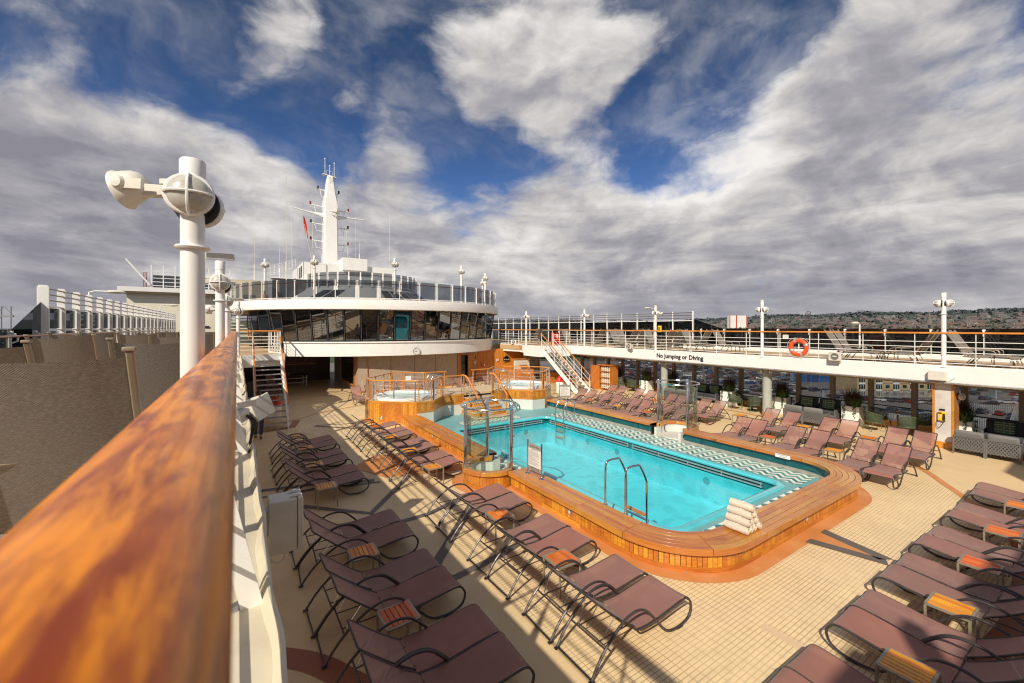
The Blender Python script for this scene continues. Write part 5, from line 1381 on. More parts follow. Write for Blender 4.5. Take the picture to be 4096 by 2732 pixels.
# person below the left edge
def skin_body(name, joints, edges, mat, parent, sub=2):
    me = bpy.data.meshes.new(name); me.from_pydata([j[:3] for j in joints],edges,[]); me.materials.append(mat)
    o = bpy.data.objects.new(name,me); COL.objects.link(o); o.parent = parent
    sk = o.modifiers.new('skin','SKIN'); 
    for i,j in enumerate(joints): me.skin_vertices[0].data[i].radius = (j[3], j[4] if len(j)>4 else j[3])
    me.skin_vertices[0].data[0].use_root = True
    s_ = o.modifiers.new('sub','SUBSURF'); s_.levels = sub; s_.render_levels = sub; sk.use_smooth_shade = True
    return o
pr = empty('person',(.66,18.3,.0),radians(170),'person in a pale lilac shirt and dark jeans walking towards the left staircase','person')
SKINM = paint('skin',(.52,.28,.19),.5,0,.08,20); SHIRT = fabric('lilac_shirt',(.58,.55,.68),0,60,.06); JEAN = fabric('dark_jeans',(.022,.028,.055),0,200,.3); HAIR = paint('brown_hair',(.06,.035,.02),.7,0,.3,60)
B = [(0,0,.96,.13,.10),(0,0,1.12,.13,.10),(0,.01,1.30,.15,.11),(0,.01,1.44,.12,.09),(0,0,1.52,.055),(0,-.02,1.62,.075,.085),(0,-.02,1.72,.075,.09),
     (.19,.01,1.43,.055),(.25,.05,1.17,.045),(.24,-.06,.95,.036),(.235,-.10,.87,.03,.02),(-.19,.01,1.43,.055),(-.25,-.03,1.17,.045),(-.24,.06,.95,.036),(-.235,.10,.87,.03,.02),
     (.10,0,.88,.085),(.11,-.12,.50,.06),(.11,-.05,.09,.042),(.11,-.20,.04,.035),(-.10,0,.88,.085),(-.11,.08,.50,.06),(-.11,.28,.13,.042),(-.11,.20,.05,.035)]
E_ = [(0,1),(1,2),(2,3),(3,4),(4,5),(5,6),(3,7),(7,8),(8,9),(9,10),(3,11),(11,12),(12,13),(13,14),(0,15),(15,16),(16,17),(17,18),(0,19),(19,20),(20,21),(21,22)]
skin_body('body',B,E_,SKINM,pr)
S_ = [(0,0,.93,.15,.12),(0,0,1.12,.15,.12),(0,.01,1.30,.165,.125),(0,.01,1.46,.13,.10),(.20,.01,1.44,.075),(.26,.05,1.17,.062),(.255,.0,1.04,.056),(-.20,.01,1.44,.075),(-.26,-.03,1.17,.062),(-.255,.03,1.04,.056)]
skin_body('shirt',S_,[(0,1),(1,2),(2,3),(3,4),(4,5),(5,6),(3,7),(7,8),(8,9)],SHIRT,pr)
J_ = [(0,0,.98,.145,.115),(0,0,.90,.14,.115),(.10,0,.84,.10),(.11,-.12,.50,.078),(.11,-.05,.10,.062),(-.10,0,.84,.10),(-.11,.08,.50,.078),(-.11,.27,.14,.062)]
skin_body('jeans',J_,[(0,1),(1,2),(2,3),(3,4),(1,5),(5,6),(6,7)],JEAN,pr)
a = MB()
for (hx,hy,hz,sg,sw) in ((.235,-.10,.87,1,-1),(-.235,.10,.87,-1,1)):
    for k in range(4):
        x = hx; y = hy+sw*0+(-.03+.02*k); L_ = (.075,.085,.08,.062)[k]
        a.tube([(x,y,hz-.02),(x-sg*.006,y-.005,hz-.02-L_*.5),(x-sg*.02,y-.004,hz-.02-L_)],[.010,.009,.007],6)
    a.tube([(hx,hy-.035,hz+.02),(hx-sg*.015,hy-.062,hz-.015),(hx-sg*.02,hy-.066,hz-.045)],[.012,.010,.008],6)
a.build('fingers', SKINM, pr)
a = MB(); a.sphere((0,.0,1.70),.105,16,10,(.92,1.08,1.05)); a.build('hair', HAIR, pr)
a = MB(); a.sphere((0,-.115,1.63),.014,8,6,(1,1.2,1.6)); 
for s_ in (-1,1): a.sphere((s_*.032,-.105,1.665),.010,8,6); a.sphere((s_*.088,-.02,1.65),.02,8,6,(.4,1,1.5))
a.build('face_features', SKINM, pr)
a = MB()
for (x,y,z_) in ((.11,-.13,.05),(-.11,.24,.07)): a.sphere((x,y,z_),.06,10,6,(.8,2.1,.8))
a.build('shoes', BLACK, pr)
# ------------------------------------------------------------------ lounge front, panelled walls
t = empty('forward_lounge',(0,0,0),0,'curved white forward lounge with a band of slanted dark windows and a white roof band','deckhouse')
a = MB(); a.wall(arc(10.15,-A1,A1,56),2.38,3.22,.12); a.build('lower_band', WHITE, t)
a = MB(); a.wall(arc(10.22,-A1,A1,56),3.20,3.28,.2); a.build('sill', WHITE2, t)
NW = 23; da = radians(3.9*0+ 2*66/NW)
angs = [radians(-66)+da*i for i in range(NW+1)]
def P3(r,an,z): return Vector((9.8+r*sin(an),CY-r*cos(an),z))
rb, rt, zb, zt = 9.80,10.06,3.26,5.25
for i in range(NW):
    a0,a1_ = angs[i]+.008,angs[i+1]-.008
    a = MB(); a.add([P3(rb,a0,zb),P3(rb,a1_,zb),P3(rt,a1_,zt),P3(rt,a0,zt)],[(0,1,2,3)]); a.build('window_pane', BRIDGEG, t, smooth=False)
    if 5<=i<=17:
        w0,w1 = (.22,.93) if i%3 else (.12,.88)
        a = MB(); A0=a0+(a1_-a0)*w0; A1_=a0+(a1_-a0)*w1; zz = 4.78 if i%4 else 4.9
        a.add([P3(rb-.25,A0,3.30),P3(rb-.25,A1_,3.30),P3(rb+.05,A1_,zz),P3(rb+.05,A0,zz)],[(0,1,2,3)]); a.build('roller_blind', BLINDT if i==14 else BLIND, t, smooth=False) if True else None
for i in range(NW+1):
    an = angs[i]; a = MB(); a.bar(P3(rb+.01,an,zb),P3(rt+.01,an,zt),.06,.035,up=(sin(an),-cos(an),0)); a.build('mullion', MULD, t, smooth=False)
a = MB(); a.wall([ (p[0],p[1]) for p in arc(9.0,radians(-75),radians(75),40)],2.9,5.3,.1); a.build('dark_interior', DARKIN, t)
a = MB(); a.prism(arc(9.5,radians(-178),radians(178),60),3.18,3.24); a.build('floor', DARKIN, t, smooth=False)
a = MB(); 
def band_(u,v):
    an = radians(-100)+radians(200)*u; prof=[(10.28,5.235),(10.40,5.27),(10.43,5.56),(10.38,5.84),(10.25,5.88),(9.9,5.885)]
    k=v*5; i=min(4,int(k)); f=k-i; r=prof[i][0]+(prof[i+1][0]-prof[i][0])*f; z=prof[i][1]+(prof[i+1][1]-prof[i][1])*f
    return tuple(P3(r,an,z))
a.grid(band_,70,5); a.build('roof_band', WHITE, t)
a = MB(); a.prism(arc(10.3,radians(-100),radians(100),60)+[(19.0,46),(.6,46)],5.80,5.875); a.prism(arc(10.30,radians(-100),radians(100),60)+[(19.0,46),(.6,46)],5.25,5.29); a.build('roof_deck', UPD, t, smooth=False)
# the railing of the roof: glass screen
t = empty('roof_glass_screen',(0,0,0),0,'curved smoked glass wind screen round the lounge roof','glass screen')
n = 26
for i in range(n):
    a0 = radians(-92)+radians(184)*i/n; a1_ = radians(-92)+radians(184)*(i+1)/n
    a = MB()
    for k in range(3):
        b0=a0+.012+(a1_-a0-.024)*k/3; b1=a0+.012+(a1_-a0-.024)*(k+1)/3
        a.add([P3(10.15,b0,5.98),P3(10.15,b1,5.98),P3(10.15,b1,7.06),P3(10.15,b0,7.06)],[(0,1,2,3)])
    a.build('pane', SMOKE2, t)
    a = MB(); a.bar(P3(10.22,a0,5.86),P3(10.22,a0,7.02),.035,.05,up=(sin(a0),-cos(a0),0)); a.box(P3(10.22,a0,7.02),(.09,.09,.05)); a.build('post', WHITE, t, smooth=False)
a = MB(); a.tube([P3(10.02,radians(-92)+radians(184)*k/70,6.88) for k in range(71)],.03,6); a.build('handrail', TEAKD, t)
a = MB(); a.tube([P3(10.18,radians(-92)+radians(184)*k/70,5.95) for k in range(71)],.02,6); a.build('foot_rail', WHITE, t)
# second tier
C2 = (9.6,39.4)
def Q3(r,an,z): return Vector((C2[0]+r*sin(an),C2[1]-r*cos(an),z))
t = empty('observation_dome',(0,0,0),0,'sloping grey white upper deckhouse with raked dark windows above the lounge roof','deckhouse')
a = MB()
def cone(u,v):
    an=radians(-100)+radians(200)*u; r=7.2-2.6*v**.8; return tuple(Q3(r,an,5.88+1.60*v))
a.grid(cone,60,6); a.build('sloped_shell', GREYW, t)
a = MB(); a.prism([tuple(Q3(4.7,radians(-178)+radians(356)*k/60,0))[:2] for k in range(61)],7.42,7.50); a.build('roof', GREYW, t, smooth=False)
for (d0,d1,sl) in ((-52,-43,9),(-41,-31,8),(2,9,-1),(10.5,17.5,-2),(19,26,-3),(27.5,34.5,-4),(36,43,-5),(45,54,-7)):
    a = MB(); 
    def cf(d,v,o=.02):
        an=radians(d+sl*0); r=7.2-2.6*v**.8+o; return tuple(Q3(r,an,5.88+1.60*v+.015))
    a.add([cf(d0-sl*.3,.34),cf(d1-sl*.3,.34),cf(d1+sl*.3,.78),cf(d0+sl*.3,.78)],[(0,1,2,3)]); a.build('raked_window', BLKG, t, smooth=False)
t = empty('roof_glass_screen',(0,0,0),0,'upper smoked glass screen round the small round sun terrace','glass screen')
n = 15
for i in range(n):
    a0 = radians(-80)+radians(160)*i/n; a1_ = radians(-80)+radians(160)*(i+1)/n
    a = MB()
    for k in range(3):
        b0=a0+.015+(a1_-a0-.03)*k/3; b1=a0+.015+(a1_-a0-.03)*(k+1)/3
        a.add([Q3(4.75,b0,7.55),Q3(4.75,b1,7.55),Q3(4.75,b1,8.62),Q3(4.75,b0,8.62)],[(0,1,2,3)])
    a.build('pane', SMOKE2, t)
    a = MB(); a.bar(Q3(4.80,a0,7.40),Q3(4.80,a0,8.62),.06,.06,up=(sin(a0),-cos(a0),0)); a.build('post', WHITE, t, smooth=False)
a = MB(); a.tube([Q3(4.6,radians(-80)+radians(160)*k/60,8.4) for k in range(61)],.03,6); a.build('handrail', TEAKD, t)
for i,(an,y_) in enumerate([(-62,1),(-38,1),(-8,1),(24,1),(52,1),(76,1)]):
    p = P3(9.4,radians(an),0)
    t = lamp_post(p.x,p.y,5.87,2.75,['white lamp post at the far left of the lounge roof','white lamp post in front of the louvred locker on the lounge roof','white lamp post left of centre on the lounge roof','white lamp post right of the raked windows on the lounge roof','white lamp post with a box speaker near the right end of the lounge roof','white lamp post at the extreme right end of the lounge roof'][i],'x',.075)
    globe(t,(-.10,-.05,2.35),(-1,-.6,0),.17); globe(t,(.10,-.05,2.35),(1,-.6,0),.17)
# machinery house
t = empty('machinery_house',(0,0,0),0,'white box shaped machinery house with a door and louvres below the mast','deckhouse')
a = MB(); a.bb((5.3,45,5.88),(14.2,54,10.55)); a.build('main_block', WHITE, t, smooth=False)
a = MB(); a.bb((8.9,44.6,10.0),(11.3,50,11.25)); a.build('upper_block', WHITE, t, smooth=False)
a = MB(); a.bb((6.0,44.93,8.9),(7.4,44.99,10.35)); dr = a.build('door', WHITE2, t, bevel=.02)
a = MB(); a.bb((5.95,44.96,8.85),(7.45,45.0,8.9)); a.bb((5.95,44.96,10.35),(7.45,45.0,10.4)); a.bb((5.94,44.96,8.85),(5.99,45,10.4)); a.bb((7.41,44.96,8.85),(7.46,45,10.4)); a.build('door_frame', CREAM, dr, smooth=False)
for k in range(2):
    a = MB(); 
    for j in range(9): a.bb((5.26,45.6+1.3*k,9.1+.13*j),(5.32,46.4+1.3*k,9.17+.13*j))
    a.build('louvre', MULD, t, smooth=False)
a = MB()
for j in range(28): a.bb((2.7,44.60,6.0+.098*j),(7.6,44.66,6.06+.098*j))
a.bb((2.7,44.67,5.9),(7.6,44.8,8.75)); a.build('louvred_locker', LOUV, t, smooth=False)
a = MB(); a.bb((2.6,44.5,8.75),(8.0,46,8.82)); a.build('locker_roof', WHITE2, t, smooth=False)
a = MB(); a.bb((-1.2,43.2,5.9),(2.3,45,8.3)); a.build('equipment_room', CREAM, t, smooth=False)
a = MB(); a.bb((.4,43.14,6.0),(1.3,43.19,7.0)); a.build('grey_hatch', LOUV, t, smooth=False)
a = MB(); a.bb((1.9,43.1,6.1),(2.25,43.19,7.1)); a.build('red_locker', REDP, t, smooth=False)
t = empty('roof_railing',(0,0,0),0,'thin white railing beside the machinery house','railing')
for k in range(4): a = MB(); a.tube([(2.2,44.6,8.85+.28*k),(5.2,50,10.6+.28*k)],.02,5); a.build('rail', WHITE2, t)
for k in range(9): a = MB(); f=k/8; a.bar((2.2+3*f,44.6+5.4*f,8.7+1.8*f),(2.2+3*f,44.6+5.4*f,9.75+1.75*f),.04); a.build('post', WHITE2, t)
for i,(x,y,z0,z1,lb) in enumerate([(1.3,45,8.3,12.9,'thin whip aerial on the equipment room roof'),(3.4,46,8.8,11.9,'short whip aerial left of the machinery house'),(3.8,44,5.9,18.3,'tall whip aerial left of the mast'),(13.9,45.5,7.2,16.5,'tall whip aerial right of the machinery house'),(10.6,45,11.2,12.9,'short aerial with a camera on the upper block')]):
    t = empty('whip_aerial',(x,y,0),0,lb,'aerial'); a = MB(); a.tube([(0,0,z0-.1),(0,0,z0+(z1-z0)*.35)],.05,6); a.build('base_tube', WHITE2, t); a = MB(); a.tube([(0,0,z0+(z1-z0)*.35),(0,0,z1)],.018,5); a.build('whip', OFFW, t)
# mast
t = empty('signal_mast',(9.62,56,0),0,'tall white tapered signal mast with yardarms and navigation lights','mast')
MASTM = paint('mast_white',(.86,.85,.82),.35,0,.03,1)
a = MB(); secs = [(8,.86,1.1),(18.5,.76,1.0),(19.6,.78,.95),(20.8,.57,.75),(23.0,.33,.45)]
vs=[]; 
for (z,hx,hy) in secs: vs += [(-hx,-hy,z),(hx,-hy,z),(hx,hy,z),(-hx,hy,z)]
fs=[(3,2,1,0),(16,17,18,19)]
for i in range(4):
    for k in range(4): fs.append((4*i+k,4*i+(k+1)%4,4*i+4+(k+1)%4,4*i+4+k))
a.add(vs,fs); a.build('trunk', MASTM, t, bevel=.12)
a = MB(); a.bar((-.85,0,23.12),(.72,0,22.9),.6,.07); a.build('top_platform', WHITE, t)
a = MB()
for s_ in (-.18,.18): a.tube([(s_+.05,-.62,21.0),(s_+.05,-.55,22.9)],.02,5)
for k in range(14): a.tube([(-.13,-.60,21.0+.135*k),(.23,-.60,21.0+.135*k)],.014,4)
a.build('ladder', WHITE2, t)
for (x,h_,r_) in ((-.55,2.1,.035),(.52,1.75,.03),(0,1.3,.035)):
    a = MB(); a.tube([(x,0,23.0),(x,0,23.0+h_)],r_,6); a.sphere((x,0,23.0+h_),.09,8,6); a.build('top_pole', WHITE2, t)
a = MB(); a.tube([(-.4,0,23),(-.4,0,23.7),(.35,0,23.6),(.35,0,23)],.02,5); a.build('top_rail', WHITE2, t)
for s_ in (-1,1):
    a = MB(); zz = 18.15 if s_<0 else 18.0
    a.tube([(s_*.7,0,17.95),(s_*2.2,0,18.1+.1*(s_<0)),(s_*4.2,0,18.15+.35*(s_<0))],[.28,.11,.06],8); a.build('yardarm', WHITE, t)
    for (z,L_,k) in ((21.2,1.35 if s_<0 else 1.05,0),(19.15,2.2,1),(16.95,2.15,2),(14.85,2.15,3)):
        if s_>0: z -= .25
        a = MB(); a.tube([(s_*.5,0,z-.1),(s_*L_,0,z)],.07,6); a.tube([(s_*.7,0,z-.95),(s_*(L_*.72),0,z-.85),(s_*(L_*.8),0,z-.1)],.035,5); ar = a.build('light_bracket', WHITE, t)
        a = MB(); a.cyl((s_*L_,0,z+.05),.11,.34,10); a.build('navigation_light', [BLACK,REDD,BLACK,REDD][k], ar)
a = MB(); a.add([(-.3,-1.2,18.3),(.8,-1.2,18.1),(.8,-1.9,18.15),(.1,-1.9,18.2)],[(0,1,2,3),(3,2,1,0)]); a.tube([(.4,-1.5,17.6),(.75,-1.4,19.6)],.05,5); a.build('radar_bracket', OFFW, t)
for (x0_,z0,x1_,z1) in ((-3.1,18.1,-2.0,11.0),(-1.9,18.0,-2.2,11.0),(1.9,17.9,2.0,11.0),(3.1,17.9,2.9,12.0),(1.0,17.9,2.6,11.3),(-4.2,18.4,-4.3,11.0)):
    a = MB(); a.tube([(x0_,-.1,z0),(x1_,-1.0,z1)],.018,4); a.build('halyard', OFFW, t)
t = empty('ensign_flag',(9.62-3.08,55.85,0),0,'furled red flag hanging from the left yardarm of the mast','flag')
a = MB(); 
def fl(u,v):
    z=17.6-2.9*u; w=.30*sin(pi*min(1,u*1.1))**.6+.02; return (.1+.55*u*.9+ (v-.5)*w, -.12+.05*sin(v*9+u*7), z)
a.grid(fl,16,6); a.build('cloth', REDP, t)
a = MB(); a.add([(.42,-.2,15.9),(.50,-.2,15.85),(.54,-.2,15.3),(.47,-.2,15.2)],[(0,1,2,3)]); a.build('yellow_patch', YEL, t)
# clock
t = empty('wall_clock',(0,0,0),0,'round white station clock on the lower band of the forward lounge','clock')
an = math.asin((9.62-9.8)/10.2); cp = P3(10.17,an,2.62); M = Matrix.Translation(cp) @ Matrix.Rotation(an,4,'Z') @ Matrix.Rotation(pi/2,4,'X')
def cl(vs): return [M@Vector(v) for v in vs]
a = MB(); a.lathe([(.001,.0),(.215,.0),(.235,.02),(.235,.06),(.215,.07),(.205,.05)],n=36,M=M); a.build('case', STEEL, t)
a = MB(); a.add(cl([(.206*cos(2*pi*k/36),.206*sin(2*pi*k/36),.052) for k in range(36)]),[tuple(range(36))]); a.build('dial', WHITE2, t, smooth=False)
a = MB()
for k in range(12):
    q = 2*pi*k/12; a.add(cl([(r*sin(q)+w*cos(q),r*cos(q)-w*sin(q),.056) for r,w in ((.15,-.008),(.19,-.008),(.19,.008),(.15,.008))]),[(0,1,2,3)])
a.build('hour_marks', BLACK, t, smooth=False)
for (q,L_,w) in ((radians(30),.11,.011),(radians(-92),.165,.008)):
    a = MB(); a.add(cl([(r*sin(q)+k*cos(q),r*cos(q)-k*sin(q),.060) for r,k in ((-.03,-w),(L_,-w*.6),(L_,w*.6),(-.03,w))]),[(0,1,2,3)]); a.build('hand', BLACK, t, smooth=False)
# walls under the lounge
m,nt,b = newmat('taupe_wood_panel'); uv = coord(nt,'UV'); mp = N(nt,'ShaderNodeMapping'); mp.inputs['Scale'].default_value=(22,1.2,1); nt.links.new(uv,mp.inputs[0])
g1 = noise(nt,mp.outputs[0],2.0,6,.6,.3); c = mix(nt, ramp(nt,g1,.3,.7),(.27,.20,.145),(.46,.36,.275)); nt.links.new(c,b.inputs['Base Color']); b.inputs['Roughness'].default_value=.45; TAUPEW = m
m,nt,b = newmat('orange_wood_panel'); uv = coord(nt,'UV'); mp = N(nt,'ShaderNodeMapping'); mp.inputs['Scale'].default_value=(14,.9,1); nt.links.new(uv,mp.inputs[0])
g1 = noise(nt,mp.outputs[0],2.0,6,.6,.3); sp = nt.nodes.new('ShaderNodeSeparateXYZ'); nt.links.new(uv,sp.inputs[0]); fr_ = math_(nt,'FRACT',math_(nt,'DIVIDE',sp.outputs[0],.12)); ln = ramp(nt,math_(nt,'ABSOLUTE',math_(nt,'SUBTRACT',fr_,.5)),.44,.49,0,.7)
c = mix(nt, ramp(nt,g1,.3,.7),(.42,.13,.018),(.66,.25,.035)); c = mix(nt,ln,c,(.12,.03,.006)); nt.links.new(c,b.inputs['Base Color']); b.inputs['Roughness'].default_value=.32; b.inputs['Coat Weight'].default_value=.3; ORW = m
def warc(R_,x0,x1,n=16,cy=CY+.25): 
    return [(x0+(x1-x0)*i/n, cy-sqrt(max(0,R_*R_-(x0+(x1-x0)*i/n-9.8)**2))) for i in range(n+1)]
t = empty('panelled_wall',(0,0,0),0,'curved taupe wood panelled wall below the clock behind the whirlpools','wall')
a = MB(); a.wall(warc(9.5,6.35,13.6),.0,2.5,.1); a.build('wall_panel', TAUPEW, t)
for x in (6.9,13.35,13.6):
    p = warc(9.54,x,x+.01,1)[0]
    a = MB(); a.box((p[0],p[1],1.25),(.06,.06,2.5)); a.build('teak_trim', TKP, t)
for x in (8.3,9.85,11.4):
    p = warc(9.505,x,x+.01,1)[0]; a = MB(); a.box((p[0],p[1],1.25),(.012,.02,2.5)); a.build('joint', MULD, t)
a = MB(); a.wall(warc(9.56,6.35,13.6),.0,.12,.05); a.build('skirting', TKP, t)
t = empty('panelled_wall',(0,0,0),0,'taupe side wall with a big black screen at the left opening','wall')
a = MB(); a.wall([(6.35,27.45),(6.35,35.0)],.0,2.5,-.1); a.build('wall_panel', TAUPEW, t)
a = MB(); a.bb((6.30,28.2,.45),(6.348,32.2,2.2)); sc_ = a.build('black_screen', BLKG, t, smooth=False)
a = MB(); a.bb((6.27,28.1,.35),(6.33,28.2,2.3)); a.bb((6.27,32.2,.35),(6.33,32.3,2.3)); a.bb((6.27,28.2,.35),(6.33,32.2,.45)); a.bb((6.27,28.2,2.2),(6.33,32.2,2.3)); a.build('screen_frame', TKP, sc_, smooth=False)
t = empty('panelled_wall',(0,0,0),0,'dark recess wall at the back of the covered left passage','wall')
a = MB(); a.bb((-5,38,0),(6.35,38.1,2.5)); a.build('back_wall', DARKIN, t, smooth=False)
a = MB(); a.bb((2.9,36.0,.0),(6.2,36.1,2.5)); a.build('inner_wall', REDBR, t, smooth=False)
a = MB(); a.bb((3.2,35.94,1.35),(5.1,35.99,2.25)); pc = a.build('picture', PICT, t, smooth=False)
a = MB(); a.bb((3.15,35.95,1.30),(5.15,35.985,1.35)); a.bb((3.15,35.95,2.25),(5.15,35.985,2.3)); a.build('picture_frame', YELB, pc, smooth=False)
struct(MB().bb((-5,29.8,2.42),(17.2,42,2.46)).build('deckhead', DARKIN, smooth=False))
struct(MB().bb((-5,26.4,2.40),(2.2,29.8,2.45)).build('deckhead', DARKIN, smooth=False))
struct(MB().add([(2.2,26.6,2.43),(17.8,26.6,2.43),(17.8,29.9,2.43),(2.2,29.9,2.43)],[(3,2,1,0)]).build('deckhead', DARKIN, smooth=False)) if False else None
a = MB(); a.prism([p for p in arc(10.0,-A1,A1,30)]+[(17.1,33),(2.5,33)],2.40,2.44); struct(a.build('deckhead', CREAM, smooth=False))
t = empty('doorway',(0,0,0),0,'dark framed doorway right of the taupe panelled wall','doorway')
a = MB(); a.bb((13.7,29.3,.0),(15.6,29.4,2.1)); a.build('dark_glass', BLKG, t, smooth=False)
a = MB(); a.bb((13.68,29.2,.3),(14.5,29.28,1.15)); a.build('lower_panel', TKP, t, smooth=False)
a = MB(); a.bb((15.0,29.0,.0),(15.55,29.2,2.1)); a.build('teak_return', TKP, t, smooth=False)
a = MB(); a.bb((13.6,28.9,2.1),(15.75,29.0,2.5)); a.bb((13.5,28.0,0),(13.6,29.3,2.5)); a.build('head_panel', TAUPEW, t, smooth=False)
a = MB(); a.bb((13.6,28.86,2.04),(15.7,28.9,2.12)); a.bb((15.62,28.86,0),(15.70,28.9,2.04)); a.build('teak_frame', TKP, t, smooth=False)
t = empty('panelled_wall',(0,0,0),0,'glowing orange teak panelled wall left of the right staircase','wall')
a = MB(); a.wall([(15.7,29.0),(17.0,28.6),(19.75,28.2)],.0,2.45,.1); a.build('wall_panel', ORW, t)
t = empty('notice_board',(18.1,28.33,1.62),0,'small dark crested board with pale labels on the orange teak wall','notice board'); a = MB(); a.bb((-.30,-.03,-.16),(.30,0,.14)); a.lathe([(.001,-.03),(.16,-.03),(.16,0)],(0,0,.13),20,M=Matrix.Rotation(-pi/2,4,'X')); a.build('board', BLACK, t)
for k in (-1,0,1): a = MB(); a.bb((k*.19-.055,-.036,-.06),(k*.19+.055,-.031,.0)); a.build('label_plate', OFFW, t, smooth=False)
t = empty('restroom_sign',(17.35,28.48,1.55),0,'small pale pictogram sign on the orange teak wall','sign'); a = MB(); a.bb((-.10,-.02,-.09),(.10,0,.09)); a.build('plate', WHITE2, t)
a = MB(); [a.bb((x_,-.024,-.05),(x_+.02,-.021,.05)) for x_ in (-.06,-.01,.04)]; a.build('pictogram', BLACK, t)
t = empty('fire_sign',(16.2,28.76,1.15),0,'small red and white safety sign left of the orange teak wall','sign'); a = MB(); a.bb((-.13,-.02,-.11),(.05,0,.11)); a.build('red_plate', REDP, t); a = MB(); a.bb((.06,-.02,-.02),(.16,0,.11)); a.build('white_plate', WHITE2, t)
t = empty('service_desk',(17.9,25.6,0),0,'teak service desk with white panelled back beside the right stairs','desk')
a = MB(); a.bb((-.65,-.35,0),(.65,.3,1.05)); a.build('cabinet', TKP, t, bevel=.01)
a = MB(); a.bb((-.62,.3,0),(.75,.42,1.75)); bk = a.build('back_panel', OFFW, t, bevel=.01)
a = MB(); a.bb((-.70,.25,1.75),(.82,.48,1.82)); a.build('cornice', TKP, bk)
a = MB(); a.box((0,-.05,1.22),(.65,.4,.04),rx=radians(32)); a.build('sloped_lid', TEAKD, t)
a = MB(); a.bb((.1,-.365,.7),(.3,-.352,.85)); a.build('white_card', WHITE2, t)
t = empty('arched_window',(19.9,27.6,0),0,'arched window with radial glazing bars behind the right staircase','window')
a = MB(); n=20; R_=.95
a.tube([(R_*cos(pi*k/n),0,1.15+R_*sin(pi*k/n)) for k in range(n+1)],.06,6); a.bar((-R_,0,0),(-R_,0,1.15),.12); a.bar((R_,0,0),(R_,0,1.15),.12); a.build('arch_frame', TKP, t)
a = MB(); a.add([(0,0.03,1.15)]+[(R_*cos(pi*k/n),.03,1.15+R_*sin(pi*k/n)) for k in range(n+1)],[(0,k+1,k+2) for k in range(n)]); a.add([(-R_,.03,0),(R_,.03,0),(R_,.03,1.15),(-R_,.03,1.15)],[(0,1,2,3)]); a.build('pane', FROST, t)
a = MB()
for k in range(1,6): q=pi*k/6; a.bar((.3*cos(q),-.0,1.15+.3*sin(q)),(R_*cos(q),0,1.15+R_*sin(q)),.03)
for k in range(1,4): a.bar((-R_,0,1.15-.3*k),(R_,0,1.15-.3*k),.03)
for k in range(-2,3): a.bar((k*.32,0,0),(k*.32,0,1.15),.03)
a.tube([(.32*cos(pi*k/n),0,1.15+.32*sin(pi*k/n)) for k in range(n+1)],.015,4); a.build('glazing_bars', TKP, t)
t = empty('bar_counter',(0,0,0),0,'low curved teak counter in the shade behind the right staircase','counter'); a = MB(); a.bb((19.2,24.2,0),(21.8,24.6,.85)); a.build('front', TKP, t, smooth=False); a = MB(); a.bb((19.1,24.1,.85),(21.9,24.9,.9)); a.build('top', MULD, t)
t = empty('ping_pong_table',(3.0,33.6,0),radians(4),'folded dark table tennis table on white legs in the left passage','table')
a = MB(); a.bb((-1.3,-.7,.74),(1.35,.7,.77)); a.build('top', NAVY, t, smooth=False)
for x in (-1.1,1.1):
    a = MB(); a.bar((x,-.6,0),(x,-.6,.74),.05); a.bar((x,.6,0),(x,.6,.74),.05); a.bar((x,-.6,.3),(x,.6,.3),.04); a.build('leg_frame', WHITE, t)
a = MB(); a.bar((-1.1,-.6,.55),(1.1,-.6,.55),.04); a.bar((-1.1,-.6,.25),(1.1,-.6,.25),.04); a.build('cross_bars', WHITE, t)
a = MB(); a.bb((-.01,-.72,.77),(.01,.72,.92)); a.build('net', GRILLE, t)
for i in range(3): dup(L0,(1.7,28.0+.0*i,.01+.20*i),pi/2,f'stacked sun lounger under the left staircase landing, {["bottom","middle","top"][i]} of the stack','stack of loungers under the left staircase')
t = empty('waste_container',(1.35,29.7,0),0,'dark grey container in the shade behind the left staircase','container'); a = MB(); a.bb((-1,-.3,0),(.6,.3,.9)); a.build('body', DARKF, t, bevel=.02); a = MB(); a.bb((-1.02,-.32,.9),(.62,.32,.95)); a.build('lid', BLACK, t)
# ------------------------------------------------------------------ left forward side houses
t = empty('side_deckhouse',(0,0,0),0,'cream side deckhouse with a small deck and railings far along the left side','deckhouse')
a = MB(); a.bb((-8.2,49.6,2.8),(-.6,70,7.2)); a.build('wall', CREAMW, t, smooth=False)
a = MB(); a.bb((-8.6,49,7.2),(-.4,70,7.45)); a.build('roof_slab', UPD, t, smooth=False)
a = MB(); a.bb((-8.7,48.9,7.35),(-.3,49.2,7.75)); a.build('fascia', WHITE, t, smooth=False)
for k in range(5): a = MB(); a.tube([(-6.5,49.4,7.6+.34*k),(-.6,49.4,7.6+.34*k)],.035,5); a.build('rail', WHITE2, t)
for k in range(8): a = MB(); a.bar((-6.5+.84*k,49.4,7.5),(-6.5+.84*k,49.4,9.8+.0*k),.08); a.build('post', WHITE2, t)
a = MB(); a.bb((-6.4,49.5,7.8),(-.7,49.55,8.9)); a.build('screen_pane', SMOKE2, t, smooth=False)
a = MB(); a.bar((-8.2,49.3,10.2),(-6.6,49.3,8.0),.3,.12); a.build('wing_strut', WHITE, t)
a = MB(); a.bb((-3.6,49.5,5.6),(-3.2,49.59,5.9)); a.bb((-2.6,49.5,5.6),(-2.2,49.59,5.9)); a.build('round_lamp', OFFW, t)
a = MB(); a.bb((-2.7,49.5,4.15),(-2.3,49.59,4.3)); a.build('vent', BLACK, t)
a = MB()
for k in range(12): a.bb((-.5,45+.01*k,3.4+.3*k),(1.1,45.3+.01*k,3.5+.3*k))
a.build('outer_steps', CREAMW, t, smooth=False)
